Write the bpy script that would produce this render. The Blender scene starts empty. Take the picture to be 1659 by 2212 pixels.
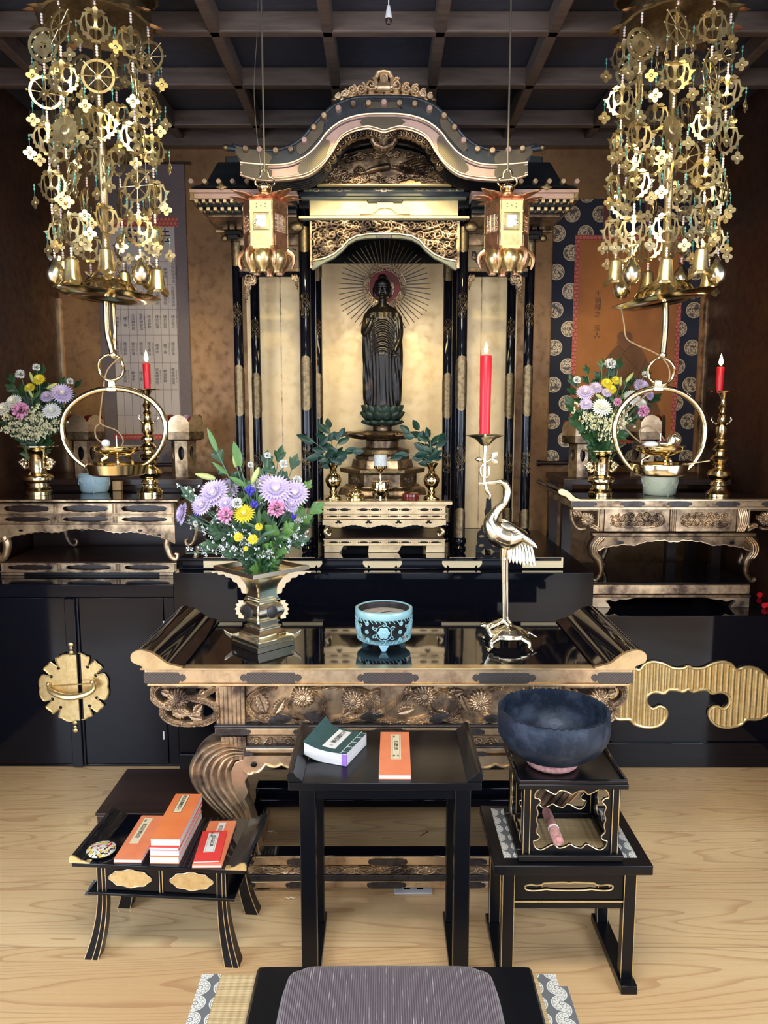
import bpy, bmesh, math, random
import numpy as np
from mathutils import Vector, Matrix
from mathutils.geometry import tessellate_polygon
SC = bpy.context.scene
COL = SC.collection
PI = math.pi
sin, cos, rad = math.sin, math.cos, math.radians
rnd = random.Random(7)
# ---------------------------------------------------------------- camera
F, TH, EYE = 1650.0, rad(7.46), 1.5
cam = bpy.data.cameras.new('camera'); camo = bpy.data.objects.new('camera', cam); COL.objects.link(camo)
camo.location = (0, 0, EYE); camo.rotation_euler = (PI/2 - TH, 0, 0)
cam.sensor_fit = 'HORIZONTAL'; cam.sensor_width = 36; cam.lens = 36*F/1659.0; cam.clip_start = .05; cam.clip_end = 60
SC.camera = camo
SC.view_settings.view_transform = 'Standard'; SC.view_settings.look = 'None'
SC.view_settings.gamma = 1; SC.view_settings.use_curve_mapping = False
SC.view_settings.exposure = 0.4
SC.cycles.max_bounces = 7; SC.cycles.glossy_bounces = 4; SC.cycles.diffuse_bounces = 3
SC.cycles.use_denoising = True
SC.cycles.sample_clamp_indirect = 6
w = bpy.data.worlds.new('world'); SC.world = w; w.use_nodes = True
w.node_tree.nodes['Background'].inputs[0].default_value = (.75, .85, 1, 1); w.node_tree.nodes['Background'].inputs[1].default_value = .3
def area(name, loc, aim, sx, sy, power, col):
    l = bpy.data.lights.new(name, 'AREA'); l.shape = 'RECTANGLE'; l.size = sx; l.size_y = sy; l.energy = power; l.color = col
    o = bpy.data.objects.new(name, l); COL.objects.link(o); o.location = loc
    o.rotation_euler = (Vector(aim)-Vector(loc)).to_track_quat('-Z', 'Y').to_euler(); return o
def spot(name, loc, aim, power, col, ang, blend=.5, r=.04):
    l = bpy.data.lights.new(name, 'SPOT'); l.energy = power; l.color = col; l.spot_size = rad(ang); l.spot_blend = blend; l.shadow_soft_size = r
    o = bpy.data.objects.new(name, l); COL.objects.link(o); o.location = loc
    o.rotation_euler = (Vector(aim)-Vector(loc)).to_track_quat('-Z', 'Y').to_euler(); return o
area('overhead_fill_light', (0, .9, 2.80), (0, 1.05, 0), 1.5, .8, 50, (1, .94, .85))  # overhead area fill, added without a seen fixture
area('hall_fill_light', (0, -1.4, 2.80), (0, .6, .6), 2.0, .7, 50, (1, .95, .88))  # area fill added behind the camera to brighten the hall
area('window_light_left', (-2.85, .3, 1.35), (0, 2.9, 1.1), 2.2, 1.7, 62, (.72, .84, 1))
area('window_light_right', (2.85, .3, 1.35), (0, 2.9, 1.1), 2.2, 1.7, 46, (.78, .88, 1))
for sx in (-1, 1): spot('altar_spot_light', (sx*.2, 1.92, 2.88), (sx*.13, 3.3, 2.225), 24, (1, .80, .28), 15, .35, .01)
spot('lantern_spot_light', (-.12, 1.75, 2.82), (-.48, 2.9, 2.05), 36, (1, .84, .34), 40, .5, .03)
spot('lantern_spot_light', (.12, 1.75, 2.82), (.48, 2.9, 2.05), 36, (1, .84, .34), 40, .5, .03)
spot('ornament_spot_light', (-.3, 1.5, 2.84), (-1.04, 2.75, 2.15), 62, (1, .86, .36), 42, .6, .03)
spot('ornament_spot_light', (.3, 1.5, 2.84), (1.04, 2.75, 2.15), 62, (1, .86, .36), 42, .6, .03)
area('shrine_lamp_light', (0, 3.52, 1.93), (0, 3.98, 1.35), .3, .04, 1.05, (1, .80, .42))

# ---------------------------------------------------------------- projection: a photo pixel at a known distance is a point of the room
def ray(px, py):
    u = (px-829.5)/F; v = (py-1106)/F
    return u, cos(TH)-v*sin(TH), -(sin(TH)+v*cos(TH))
def P(px, py, Y):
    u, f, d = ray(px, py); t = Y/f
    return Vector((u*t, Y, EYE+d*t))
def G(px, py, z):
    u, f, d = ray(px, py); t = (z-EYE)/d
    return Vector((u*t, f*t, z))
def px2m(py, Y):                      # metres per photo pixel at that depth
    return Y/ray(0, py)[1]/F
# ---------------------------------------------------------------- materials
def mat(name, col, rough=.5, metal=0., var=None, bump=None, coat=0., emit=None, sheen=0., trans=0., rvar=None, spec=.5, stretch=(1, 1, 1)):
    m = bpy.data.materials.new(name); m.use_nodes = True; nt = m.node_tree; b = nt.nodes['Principled BSDF']
    b.inputs['Base Color'].default_value = (*col, 1); b.inputs['Roughness'].default_value = rough; b.inputs['Metallic'].default_value = metal
    b.inputs['Coat Weight'].default_value = coat; b.inputs['Coat Roughness'].default_value = .04; b.inputs['Specular IOR Level'].default_value = spec
    if sheen: b.inputs['Sheen Weight'].default_value = sheen
    if trans: b.inputs['Transmission Weight'].default_value = trans
    if emit: b.inputs['Emission Color'].default_value = (*emit[0], 1); b.inputs['Emission Strength'].default_value = emit[1]
    N = nt.nodes.new; L = nt.links.new
    tc = N('ShaderNodeTexCoord'); mp = N('ShaderNodeMapping'); mp.inputs['Scale'].default_value = stretch; L(tc.outputs['Object'], mp.inputs[0])
    if var:                            # (second colour, scale, detail, low, high)
        n = N('ShaderNodeTexNoise'); n.inputs['Scale'].default_value = var[1]; n.inputs['Detail'].default_value = var[2]; n.inputs['Roughness'].default_value = .62
        L(mp.outputs[0], n.inputs[0]); r = N('ShaderNodeMapRange'); r.inputs[1].default_value = var[3]; r.inputs[2].default_value = var[4]; L(n.outputs[0], r.inputs[0])
        x = N('ShaderNodeMix'); x.data_type = 'RGBA'; x.inputs[6].default_value = (*col, 1); x.inputs[7].default_value = (*var[0], 1)
        L(r.outputs[0], x.inputs[0]); L(x.outputs[2], b.inputs['Base Color'])
        if rvar is not None:
            q = N('ShaderNodeMapRange'); q.inputs[3].default_value = rough; q.inputs[4].default_value = rvar; L(r.outputs[0], q.inputs[0]); L(q.outputs[0], b.inputs['Roughness'])
    if bump:                           # (scale, strength, distance)
        n = N('ShaderNodeTexNoise'); n.inputs['Scale'].default_value = bump[0]; n.inputs['Detail'].default_value = 4; L(mp.outputs[0], n.inputs[0])
        k = N('ShaderNodeBump'); k.inputs['Strength'].default_value = bump[1]; k.inputs['Distance'].default_value = bump[2]; L(n.outputs[0], k.inputs['Height']); L(k.outputs[0], b.inputs['Normal'])
    return m
class NT:                              # small node-graph writer for the pattern materials
    def __init__(s, m): s.m = m; s.t = m.node_tree; s.b = s.t.nodes['Principled BSDF']; s.co = s.t.nodes.new('ShaderNodeTexCoord').outputs['Object']
    def put(s, sock, v):
        if isinstance(v, bpy.types.NodeSocket): s.t.links.new(v, sock)
        elif v is not None: sock.default_value = v
    def f(s, op, a, b=None, c=None):
        n = s.t.nodes.new('ShaderNodeMath'); n.operation = op
        for i, v in enumerate((a, b, c)): s.put(n.inputs[i], v)
        return n.outputs[0]
    def xyz(s, v=None):
        n = s.t.nodes.new('ShaderNodeSeparateXYZ'); s.put(n.inputs[0], v or s.co); return n.outputs
    def vec(s, x, y, z=0.):
        n = s.t.nodes.new('ShaderNodeCombineXYZ')
        for i, v in enumerate((x, y, z)): s.put(n.inputs[i], v)
        return n.outputs[0]
    def noise(s, v, sc, det=3, ro=.55, out=0):
        n = s.t.nodes.new('ShaderNodeTexNoise'); s.put(n.inputs[0], v); n.inputs['Scale'].default_value = sc; n.inputs['Detail'].default_value = det; n.inputs['Roughness'].default_value = ro; return n.outputs[out]
    def mr(s, v, a, b, c=0., d=1., smooth=False):
        n = s.t.nodes.new('ShaderNodeMapRange'); s.put(n.inputs[0], v)
        if smooth: n.interpolation_type = 'SMOOTHSTEP'
        for i, q in enumerate((a, b, c, d)): s.put(n.inputs[i+1], q)
        return n.outputs[0]
    def mix(s, f, a, b):
        n = s.t.nodes.new('ShaderNodeMix'); n.data_type = 'RGBA'; s.put(n.inputs[0], f)
        s.put(n.inputs[6], a if isinstance(a, bpy.types.NodeSocket) else (*a, 1)); s.put(n.inputs[7], b if isinstance(b, bpy.types.NodeSocket) else (*b, 1)); return n.outputs[2]
    def color(s, c): s.put(s.b.inputs['Base Color'], c)
    def bump(s, h, st, d):
        k = s.t.nodes.new('ShaderNodeBump'); k.inputs['Strength'].default_value = st; k.inputs['Distance'].default_value = d; s.put(k.inputs['Height'], h); s.t.links.new(k.outputs[0], s.b.inputs['Normal'])
GOLD = mat('aged_gold_leaf', (.78, .59, .38), .34, .9, ((.36, .23, .14), 14, 5, .46, .72), (60, .25, .002), rvar=.5)
GOLDW = mat('worn_gold_leaf', (.66, .48, .30), .36, .88, ((.11, .075, .06), 13, 6, .38, .64), (50, .35, .002), rvar=.55)
GOLDP = mat('pale_gold_leaf', (.88, .68, .40), .30, .88, ((.58, .42, .25), 18, 5, .45, .75), (70, .2, .001))
GOLDD = mat('dark_gilded_carving', (.36, .25, .15), .33, .85, ((.07, .048, .035), 18, 5, .38, .62), (60, .3, .002))
PINKG = mat('rosy_gold_band', (.50, .33, .28), .40, .45, ((.36, .22, .17), 9, 5, .42, .72), (50, .2, .001))
BRASS = mat('polished_brass', (.90, .75, .45), .13, 1., ((.78, .60, .30), 7, 3, .45, .8), rvar=.2)
BRASSP = mat('pale_polished_brass', (.95, .88, .70), .2, 1., ((.86, .74, .48), 9, 3, .42, .7), rvar=.24)
BRASSF = mat('flat_gilt_brass', (.84, .68, .34), .30, .92, ((.50, .37, .20), 16, 3, .42, .62), (120, .15, .001))
COPPER = mat('coppery_gilt_openwork', (.78, .46, .30), .30, .95, ((.42, .24, .16), 30, 3, .45, .7), (140, .4, .002))
INLAY = mat('bright_gold_fitting', (.93, .74, .38), .30, .75, ((.78, .56, .24), 60, 3, .4, .7), (300, .3, .001))
LACQ = mat('black_lacquer', (.0035, .004, .0075), .05, 0, coat=.1, spec=.32)
LACQB = mat('black_lacquer_cabinet', (.0045, .0058, .012), .09, 0, coat=.0, spec=.33)
LACQM = mat('satin_black_lacquer', (.0045, .005, .007), .26, 0, spec=.32)
LACQG = mat('black_lacquer_with_grain', (.010, .010, .012), .22, 0, ((.05, .045, .042), 30, 4, .5, .75), stretch=(9, 1, 9))
ROOFM = mat('blue_black_roof_lacquer', (.018, .024, .032), .30, 0, ((.035, .042, .048), 12, 4, .45, .7))
BROWN = mat('dark_brown_wood', (.040, .019, .015), .32, 0, ((.022, .011, .009), 3, 5, .4, .7), stretch=(.4, 6, 6))
DIRON = mat('dark_engraved_fitting', (.085, .078, .080), .42, .75, ((.045, .040, .042), 40, 3, .45, .7))
FITG = mat('tarnished_gilt_fitting', (.26, .19, .10), .38, .9, ((.12, .085, .05), 60, 4, .42, .7), (220, .5, .002))
GREENB = mat('verdigris_painted_beam', (.15, .17, .12), .42, .1, ((.22, .23, .16), 18, 4, .4, .7))
GREENL = mat('patinated_green_lotus', (.022, .048, .038), .5, 0, ((.012, .025, .02), 14, 4, .4, .7))
BRONZE = mat('dark_lacquered_statue', (.009, .007, .006), .30, .3, ((.10, .06, .035), 14, 5, .54, .80), (60, .2, .002), rvar=.3)
CELA = mat('celadon_glaze', (.36, .62, .64), .12, 0, ((.26, .52, .62), 5, 2, .4, .7), coat=.4)
CELB = mat('pale_blue_celadon', (.42, .60, .68), .15, 0, ((.36, .52, .62), 9, 2, .4, .7), coat=.3)
CELG = mat('grey_green_celadon', (.47, .53, .46), .15, 0, ((.42, .48, .40), 9, 2, .4, .7), coat=.3)
ASH = mat('grey_white_ash', (.62, .58, .50), .95, 0, ((.42, .38, .32), 40, 4, .4, .7), (80, .6, .004))
RED = mat('red_wax', (.80, .018, .035), .32, 0, sheen=0)
RED.node_tree.nodes['Principled BSDF'].inputs['Subsurface Weight'].default_value = .25
REDL = mat('red_lacquer', (.16, .018, .012), .14, 0, coat=.4)
FLAME = mat('candle_flame', (1, .8, .4), .5, 0, emit=((1, .72, .30), 14))
WAXW = mat('white_frosted_wax', (.72, .76, .74), .55, 0, ((.60, .64, .62), 90, 3, .4, .6), (120, .5, .002))
PAPER = mat('white_page_edges', (.82, .80, .80), .8, 0, ((.66, .64, .66), 30, 4, .42, .7), stretch=(.15, .15, 14))
ORANGE = mat('orange_paper_cover', (.86, .25, .075), .6, 0, ((.80, .20, .06), 12, 4, .4, .7))
SALMON = mat('salmon_paper_cover', (.85, .27, .12), .6, 0, ((.80, .23, .10), 20, 4, .4, .7))
CRIM = mat('red_paper_cover', (.80, .055, .045), .55, 0)
TEALB = mat('dark_teal_book_cloth', (.035, .090, .088), .7, 0, ((.028, .07, .07), 60, 4, .4, .7))
LABELC = mat('cream_title_slip', (.80, .72, .48), .7)
LABELW = mat('white_title_slip', (.84, .84, .80), .7)
INK = mat('black_ink', (.012, .012, .014), .6)
INKF = mat('faded_brown_ink', (.075, .035, .018), .7)
THREAD = mat('white_thread', (.8, .8, .75), .8)
VIOLET = mat('violet_cloth', (.35, .18, .60), .8)
PLAST = mat('grey_plastic', (.55, .57, .60), .4)
WHITE = mat('white_plastic', (.80, .80, .82), .3)
LEAF = mat('dark_green_leaf', (.018, .062, .024), .38, 0, ((.035, .10, .035), 12, 3, .4, .7))
LEAFB = mat('glossy_blue_green_leaf', (.008, .042, .030), .38, 0, ((.012, .058, .045), 12, 3, .4, .7))
LEAFL = mat('light_green_leaf', (.12, .26, .06), .38, 0, ((.07, .18, .05), 12, 3, .4, .7))
STEMG = mat('grey_green_stem', (.11, .20, .13), .5)
BUD = mat('lily_bud_green', (.50, .60, .16), .4, 0, ((.62, .66, .35), 9, 2, .4, .7))
LILAC = mat('lilac_petals', (.62, .50, .80), .6, 0, ((.76, .68, .88), 20, 2, .4, .7))
PINK = mat('pink_petals', (.86, .36, .62), .6, 0, ((.90, .55, .74), 20, 2, .4, .7))
YELLOW = mat('yellow_petals', (.85, .70, .04), .55)
WHITEP = mat('white_petals', (.85, .86, .84), .6)
CREAMP = mat('cream_blossom', (.80, .78, .52), .7)
BLUEP = mat('gentian_blue_petals', (.05, .045, .50), .45, 0, ((.12, .10, .62), 20, 2, .4, .7))
STATICE = mat('pale_statice_blossom', (.74, .76, .80), .7)
BEADW = mat('pale_pink_beads', (.80, .62, .60), .15, 0, ((.85, .8, .8), 80, 1, .45, .55))
BEADG = mat('turquoise_beads', (.08, .26, .24), .15)
IRONB = mat('patinated_gong_metal', (.022, .034, .060), .40, .55, ((.060, .085, .13), 26, 6, .45, .72), (90, .4, .002), rvar=.6)
BROCR = mat('rose_brocade', (.42, .17, .16), .7, 0, ((.60, .34, .30), 90, 3, .4, .65), (200, .5, .002))
WIRE = mat('dull_wire', (.30, .26, .20), .4, .8)
MAUVE = mat('grey_mauve_mounting_silk', (.16, .125, .135), .8, 0, ((.19, .15, .16), 120, 3, .4, .7))
ORSILK = mat('orange_brown_painting_silk', (.42, .155, .045), .8, 0, ((.35, .12, .035), 5, 4, .4, .7), (300, .2, .001))
PLASTER = mat('grey_plaster', (.42, .45, .52), .85)
WOODB = mat('plain_wood_block', (.55, .36, .18), .5)
HALO = mat('dark_red_halo_disc', (.19, .012, .018), .6, 0, ((.07, .010, .012), 14, 4, .4, .7))
GILDK = mat('bright_gold_lintel', (.92, .74, .34), .34, .6, ((.80, .60, .26), 14, 4, .4, .7), (60, .15, .001))
def wood_floor():
    m = mat('pale_cypress_boards', (.7, .5, .3), .22, 0, coat=.15); g = NT(m); x, y, z = g.xyz()[:3]
    bw = .30; pl = g.f('FLOOR', g.f('DIVIDE', g.f('ADD', y, .12), bw)); fy = g.f('FRACT', g.f('DIVIDE', g.f('ADD', y, .12), bw))
    nz = g.noise(g.vec(g.f('MULTIPLY', x, .62), g.f('MULTIPLY', y, 5.6), g.f('MULTIPLY', pl, 3.37)), 1.0, 1.5, .4)
    ring = g.f('FRACT', g.f('MULTIPLY', nz, 24.)); line = g.mr(ring, .68, 1., 0, 1, True)
    fine = g.noise(g.vec(g.f('MULTIPLY', x, 3.), g.f('MULTIPLY', y, 160.), pl), 1., 3)
    tone = g.noise(g.vec(g.f('MULTIPLY', x, .5), g.f('MULTIPLY', y, 2.), g.f('MULTIPLY', pl, 5.1)), 1., 2)
    c = g.mix(g.mr(tone, .3, .7), (.84, .62, .33), (.70, .45, .22)); c = g.mix(g.f('MULTIPLY', line, .5), c, (.42, .20, .09))
    c = g.mix(g.mr(fine, .45, .8, 0, .3), c, (.50, .30, .15))
    seam = g.f('LESS_THAN', fy, .007); c = g.mix(g.f('MULTIPLY', seam, .6), c, (.20, .11, .05)); g.color(c)
    g.put(g.b.inputs['Roughness'], g.mr(fine, .3, .7, .22, .34)); return m
FLOORM = wood_floor()
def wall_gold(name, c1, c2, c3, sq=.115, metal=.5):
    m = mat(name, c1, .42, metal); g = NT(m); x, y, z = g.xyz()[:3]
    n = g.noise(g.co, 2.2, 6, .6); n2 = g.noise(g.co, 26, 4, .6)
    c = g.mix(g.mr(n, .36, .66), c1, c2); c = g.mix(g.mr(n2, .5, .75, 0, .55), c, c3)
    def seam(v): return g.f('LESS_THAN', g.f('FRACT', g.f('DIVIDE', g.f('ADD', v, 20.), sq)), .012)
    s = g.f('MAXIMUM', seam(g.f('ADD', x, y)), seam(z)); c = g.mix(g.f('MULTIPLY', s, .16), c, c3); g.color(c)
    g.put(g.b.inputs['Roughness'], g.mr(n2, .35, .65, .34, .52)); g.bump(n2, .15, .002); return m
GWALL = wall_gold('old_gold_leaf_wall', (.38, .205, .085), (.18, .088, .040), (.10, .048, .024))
GSIDE = wall_gold('darkened_gold_side_wall', (.080, .034, .018), (.032, .016, .013), (.022, .012, .010))  # same gold leaf as the back wall, darkened for its dim reflections
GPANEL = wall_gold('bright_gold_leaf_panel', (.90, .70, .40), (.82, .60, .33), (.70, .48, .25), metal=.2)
def ceil_wood():
    m = mat('dark_ceiling_boards', (.1, .1, .1), .5); g = NT(m); x, y, z = g.xyz()[:3]
    n = g.noise(g.vec(g.f('MULTIPLY', x, 1.6), g.f('MULTIPLY', y, 5.), 0.), 1., 2); l = g.mr(g.f('FRACT', g.f('MULTIPLY', n, 20.)), .6, 1., 0, 1, True)
    g.color(g.mix(g.f('MULTIPLY', l, .5), (.036, .040, .060), (.068, .068, .088))); return m
CEILM = ceil_wood()
BEAMM = mat('brown_ceiling_beam', (.135, .098, .080), .45, 0, ((.08, .057, .048), 5, 4, .4, .7), stretch=(1, 8, 8))
def ring_cloth(name, bg, fg, cell, rr, rose=True, axes='xz', offs=(0, 0), metal=0., stag=True, lines=6):
    """brocade with round medallions, staggered rows"""
    m = mat(name, bg, .7, metal); g = NT(m); s = g.xyz(); a, b = s['XYZ'.index(axes[0].upper())], s['XYZ'.index(axes[1].upper())]
    a = g.f('ADD', a, offs[0]+cell[0]*40); b = g.f('ADD', b, offs[1]+cell[1]*40)
    rb = g.f('DIVIDE', b, cell[1]); row = g.f('FLOOR', rb)
    ra = g.f('DIVIDE', a, cell[0])
    if stag: ra = g.f('ADD', ra, g.f('MULTIPLY', g.f('MODULO', row, 2.), .5))
    u = g.f('MULTIPLY', g.f('SUBTRACT', g.f('FRACT', ra), .5), cell[0]); v = g.f('MULTIPLY', g.f('SUBTRACT', g.f('FRACT', rb), .5), cell[1])
    d = g.f('DIVIDE', g.f('SQRT', g.f('ADD', g.f('MULTIPLY', u, u), g.f('MULTIPLY', v, v))), rr)
    an = g.f('ARCTAN2', v, u)
    pet = g.f('ADD', .60, g.f('MULTIPLY', g.f('COSINE', g.f('MULTIPLY', an, float(lines))), .14))
    inside = g.f('LESS_THAN', d, 1.)
    ringm = g.f('MULTIPLY', g.f('GREATER_THAN', d, .82), g.f('LESS_THAN', d, .88))
    e = g.f('ABSOLUTE', g.f('SUBTRACT', d, pet)); petl = g.f('LESS_THAN', e, .05)
    core = g.f('MULTIPLY', g.f('LESS_THAN', d, .36), g.f('GREATER_THAN', g.f('COSINE', g.f('MULTIPLY', d, 26.)), .2))
    wig = g.f('MULTIPLY', g.f('GREATER_THAN', g.noise(g.co, 1.6/rr, 2), .56), g.f('LESS_THAN', d, .8))
    dark = g.f('MAXIMUM', g.f('MAXIMUM', ringm, petl), g.f('MAXIMUM', core, wig if rose else 0.))
    g.color(g.mix(g.f('MULTIPLY', inside, g.f('SUBTRACT', 1., g.f('MULTIPLY', dark, .85))), bg, fg))
    if metal: g.put(g.b.inputs['Metallic'], g.f('MULTIPLY', inside, metal)); g.put(g.b.inputs['Roughness'], g.mr(inside, 0, 1, .7, .42))
    return m
BROCN = ring_cloth('navy_brocade_with_gold_medallions', (.012, .014, .035), (.62, .47, .30), (.148, .0985), .042, metal=.5, offs=(.03, .02))
HERI = ring_cloth('grey_white_mat_border', (.14, .15, .16), (.72, .72, .66), (.05, .043), .0215, False, 'xy', stag=False, lines=10)
def tatami():
    m = mat('woven_rush_mat', (.62, .47, .24), .7); g = NT(m); x, y, z = g.xyz()[:3]
    a = g.f('SINE', g.f('MULTIPLY', x, 2*PI/.016)); b = g.f('SINE', g.f('MULTIPLY', y, 2*PI/.0045))
    h = g.f('ADD', a, g.f('MULTIPLY', b, .4)); n = g.noise(g.vec(g.f('MULTIPLY', x, 8.), g.f('MULTIPLY', y, 200.)), 1., 3)
    g.color(g.mix(g.mr(n, .3, .7), (.70, .55, .31), (.50, .36, .17))); g.bump(h, .6, .0012); return m
TATAMI = tatami()
def corduroy():
    m = mat('purple_grey_ribbed_cloth', (.2, .15, .18), .9, sheen=.3); g = NT(m); x, y, z = g.xyz()[:3]
    a = g.f('SINE', g.f('MULTIPLY', x, 2*PI/.0046)); n = g.noise(g.vec(g.f('MULTIPLY', x, 210.), g.f('MULTIPLY', y, 14.)), 1., 3)
    c = g.mix(g.mr(a, -.2, 1.), (.060, .040, .054), (.165, .125, .145)); c = g.mix(g.f('MULTIPLY', g.mr(n, .56, .72), g.mr(a, 0., 1.)), c, (.62, .55, .55)); g.color(c); g.bump(a, .7, .0012); return m
CORD = corduroy()
def diaper(name, c1, c2, p=.006, metal=.7, axes='xz'):        # engraved diagonal lattice
    m = mat(name, c1, .36, metal); g = NT(m); s = g.xyz(); a, b = s['XYZ'.index(axes[0].upper())], s['XYZ'.index(axes[1].upper())]
    d1 = g.f('ABSOLUTE', g.f('SINE', g.f('MULTIPLY', g.f('ADD', a, b), PI/p))); d2 = g.f('ABSOLUTE', g.f('SINE', g.f('MULTIPLY', g.f('SUBTRACT', a, b), PI/p)))
    l = g.f('LESS_THAN', g.f('MINIMUM', d1, d2), .28); g.color(g.mix(l, c1, c2)); return m
DFIT = diaper('dark_lattice_engraved_fitting', (.085, .078, .082), (.20, .17, .15), .009)
BFIT = diaper('bright_lattice_engraved_fitting', (.88, .74, .46), (.66, .47, .25), .006, .45)
TFIT = diaper('tarnished_lattice_fitting', (.13, .105, .075), (.055, .045, .035), .0075, .6)
REDBR = ring_cloth('red_brocade_strip', (.42, .045, .035), (.60, .22, .16), (.020, .020), .0085, False, lines=6)
ORBR = diaper('faint_patterned_red_silk', (.15, .035, .035), (.22, .06, .05), .008, 0.)
# ---------------------------------------------------------------- mesh collector
class M:
    def __init__(s): s.v = []; s.f = []
    def add(s, v, f, T=None):
        o = len(s.v); s.v += [tuple(T @ Vector(p)) for p in v] if T is not None else [tuple(p) for p in v]
        s.f += [tuple(i+o for i in q) for q in f]; return s
    def box(s, x0, x1, y0, y1, z0, z1, T=None):
        if x0 > x1: x0, x1 = x1, x0
        return s.add([(x0, y0, z0), (x1, y0, z0), (x1, y1, z0), (x0, y1, z0), (x0, y0, z1), (x1, y0, z1), (x1, y1, z1), (x0, y1, z1)],
            [(0, 3, 2, 1), (4, 5, 6, 7), (0, 1, 5, 4), (1, 2, 6, 5), (2, 3, 7, 6), (3, 0, 4, 7)], T)
    def bb(s, c, d, T=None): return s.box(c[0]-d[0]/2, c[0]+d[0]/2, c[1]-d[1]/2, c[1]+d[1]/2, c[2]-d[2]/2, c[2]+d[2]/2, T)
    def lathe(s, pr, n=32, c=(0, 0, 0), T=None, ph=0., lob=None, sy=1.):
        v = []; f = []; k = len(pr)
        for r, z in pr:
            for i in range(n):
                a = ph+2*PI*i/n; q = r*(lob(a, z) if lob else 1); v.append((c[0]+q*cos(a), c[1]+q*sin(a)*sy, c[2]+z))
        for j in range(k-1):
            for i in range(n): i2 = (i+1) % n; f.append((j*n+i, j*n+i2, (j+1)*n+i2, (j+1)*n+i))
        if pr[0][0] > 1e-5: f.append(tuple(range(n))[::-1])
        if pr[-1][0] > 1e-5: f.append(tuple((k-1)*n+i for i in range(n)))
        return s.add(v, f, T)
    def tube(s, pts, r, n=8, closed=False, T=None, cap=True, flat=1.):
        pts = [Vector(p) for p in pts]; k = len(pts); rr = r if hasattr(r, '__len__') else [r]*k; v = []; f = []; up = None
        for i in range(k):
            a = pts[(i-1) % k] if (closed or i) else pts[0]; b = pts[(i+1) % k] if (closed or i < k-1) else pts[-1]
            t = (b-a); t = t.normalized() if t.length > 1e-9 else Vector((0, 0, 1))
            if up is None: up = t.orthogonal().normalized()
            else:
                up = up-t*up.dot(t); up = up.normalized() if up.length > 1e-6 else t.orthogonal().normalized()
            w_ = t.cross(up)
            for j in range(n): q = 2*PI*j/n; v.append(pts[i]+(up*cos(q)+w_*sin(q)*flat)*rr[i])
        for i in range(k if closed else k-1):
            for j in range(n): j2 = (j+1) % n; i2 = (i+1) % k; f.append((i*n+j, i*n+j2, i2*n+j2, i2*n+j))
        if not closed and cap: f += [tuple(range(n))[::-1], tuple((k-1)*n+j for j in range(n))]
        return s.add(v, f, T)
    def ball(s, c, r, n=12, T=None, m=8):
        r = r if hasattr(r, '__len__') else (r, r, r); v = []; f = []
        for j in range(1, m):
            p = PI*j/m
            for i in range(n): a = 2*PI*i/n; v.append((c[0]+r[0]*sin(p)*cos(a), c[1]+r[1]*sin(p)*sin(a), c[2]-r[2]*cos(p)))
        for j in range(m-2):
            for i in range(n): i2 = (i+1) % n; f.append((j*n+i, j*n+i2, (j+1)*n+i2, (j+1)*n+i))
        v += [(c[0], c[1], c[2]-r[2]), (c[0], c[1], c[2]+r[2])]; L = len(v)
        for i in range(n): i2 = (i+1) % n; f += [(i2, i, L-2), ((m-2)*n+i, (m-2)*n+i2, L-1)]
        return s.add(v, f, T)
    def plate(s, loops, d0, d1, plane='xz', T=None):      # outline with holes, given thickness (plane xz: thickness runs along y)
        if loops and not hasattr(loops[0][0], '__len__'): loops = [loops]
        vl = [[Vector((a, b, 0)) for a, b in l] for l in loops]; tri = tessellate_polygon(vl); pts = [p for l in loops for p in l]; n = len(pts)
        mp = {'xz': lambda a, b, d: (a, d, b), 'xy': lambda a, b, d: (a, b, d), 'yz': lambda a, b, d: (d, a, b)}[plane]
        v = [mp(a, b, d0) for a, b in pts]+[mp(a, b, d1) for a, b in pts]; f = []
        for t in tri: f += [tuple(t), tuple(n+i for i in t)[::-1]]
        o = 0
        for l in loops:
            k = len(l)
            for i in range(k): j = (i+1) % k; f.append((o+i, o+j, n+o+j, n+o+i))
            o += k
        return s.add(v, f, T)
    def sweep(s, prof, path, T=None):      # prof [(a,b)] swept; path function gives a matrix per step
        k = len(prof); v = []; f = []
        for A in path: v += [A @ Vector((a, b, 0)) for a, b in prof]
        for i in range(len(path)-1):
            for j in range(k): j2 = (j+1) % k; f.append((i*k+j, i*k+j2, (i+1)*k+j2, (i+1)*k+j))
        f += [tuple(range(k))[::-1], tuple((len(path)-1)*k+j for j in range(k))]
        return s.add(v, f, T)
def worldloc(o):
    T = Matrix()
    while o is not None:
        T = Matrix.Translation(o.location) @ o.rotation_euler.to_matrix().to_4x4() @ T; o = o.parent
    return T
def obj(name, m, mt, parent=None, smooth=True, bevel=0., ab=True, ang=.7, fix=True):
    """one mesh object; ab: points are room coordinates even when it is a part"""
    me = bpy.data.meshes.new(name); me.from_pydata(m.v, [], m.f)
    if parent is not None and ab: me.transform(worldloc(parent).inverted())
    if fix and len(m.f) < 60000:
        b = bmesh.new(); b.from_mesh(me); bmesh.ops.recalc_face_normals(b, faces=b.faces); b.to_mesh(me); b.free()
    me.materials.append(mt)
    if smooth:
        me.shade_smooth()
        if ang: me.set_sharp_from_angle(angle=ang)
    o = bpy.data.objects.new(name, me); COL.objects.link(o); o.parent = parent
    if bevel:
        q = o.modifiers.new('bevel', 'BEVEL'); q.width = bevel; q.segments = 2; q.limit_method = 'ANGLE'; q.angle_limit = rad(40)
    return o
def tag(o, label=None, cat=None, group=None, kind=None):
    if label: o['label'] = label
    if cat: o['category'] = cat
    if group: o['group'] = group
    if kind: o['kind'] = kind
    return o
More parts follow.
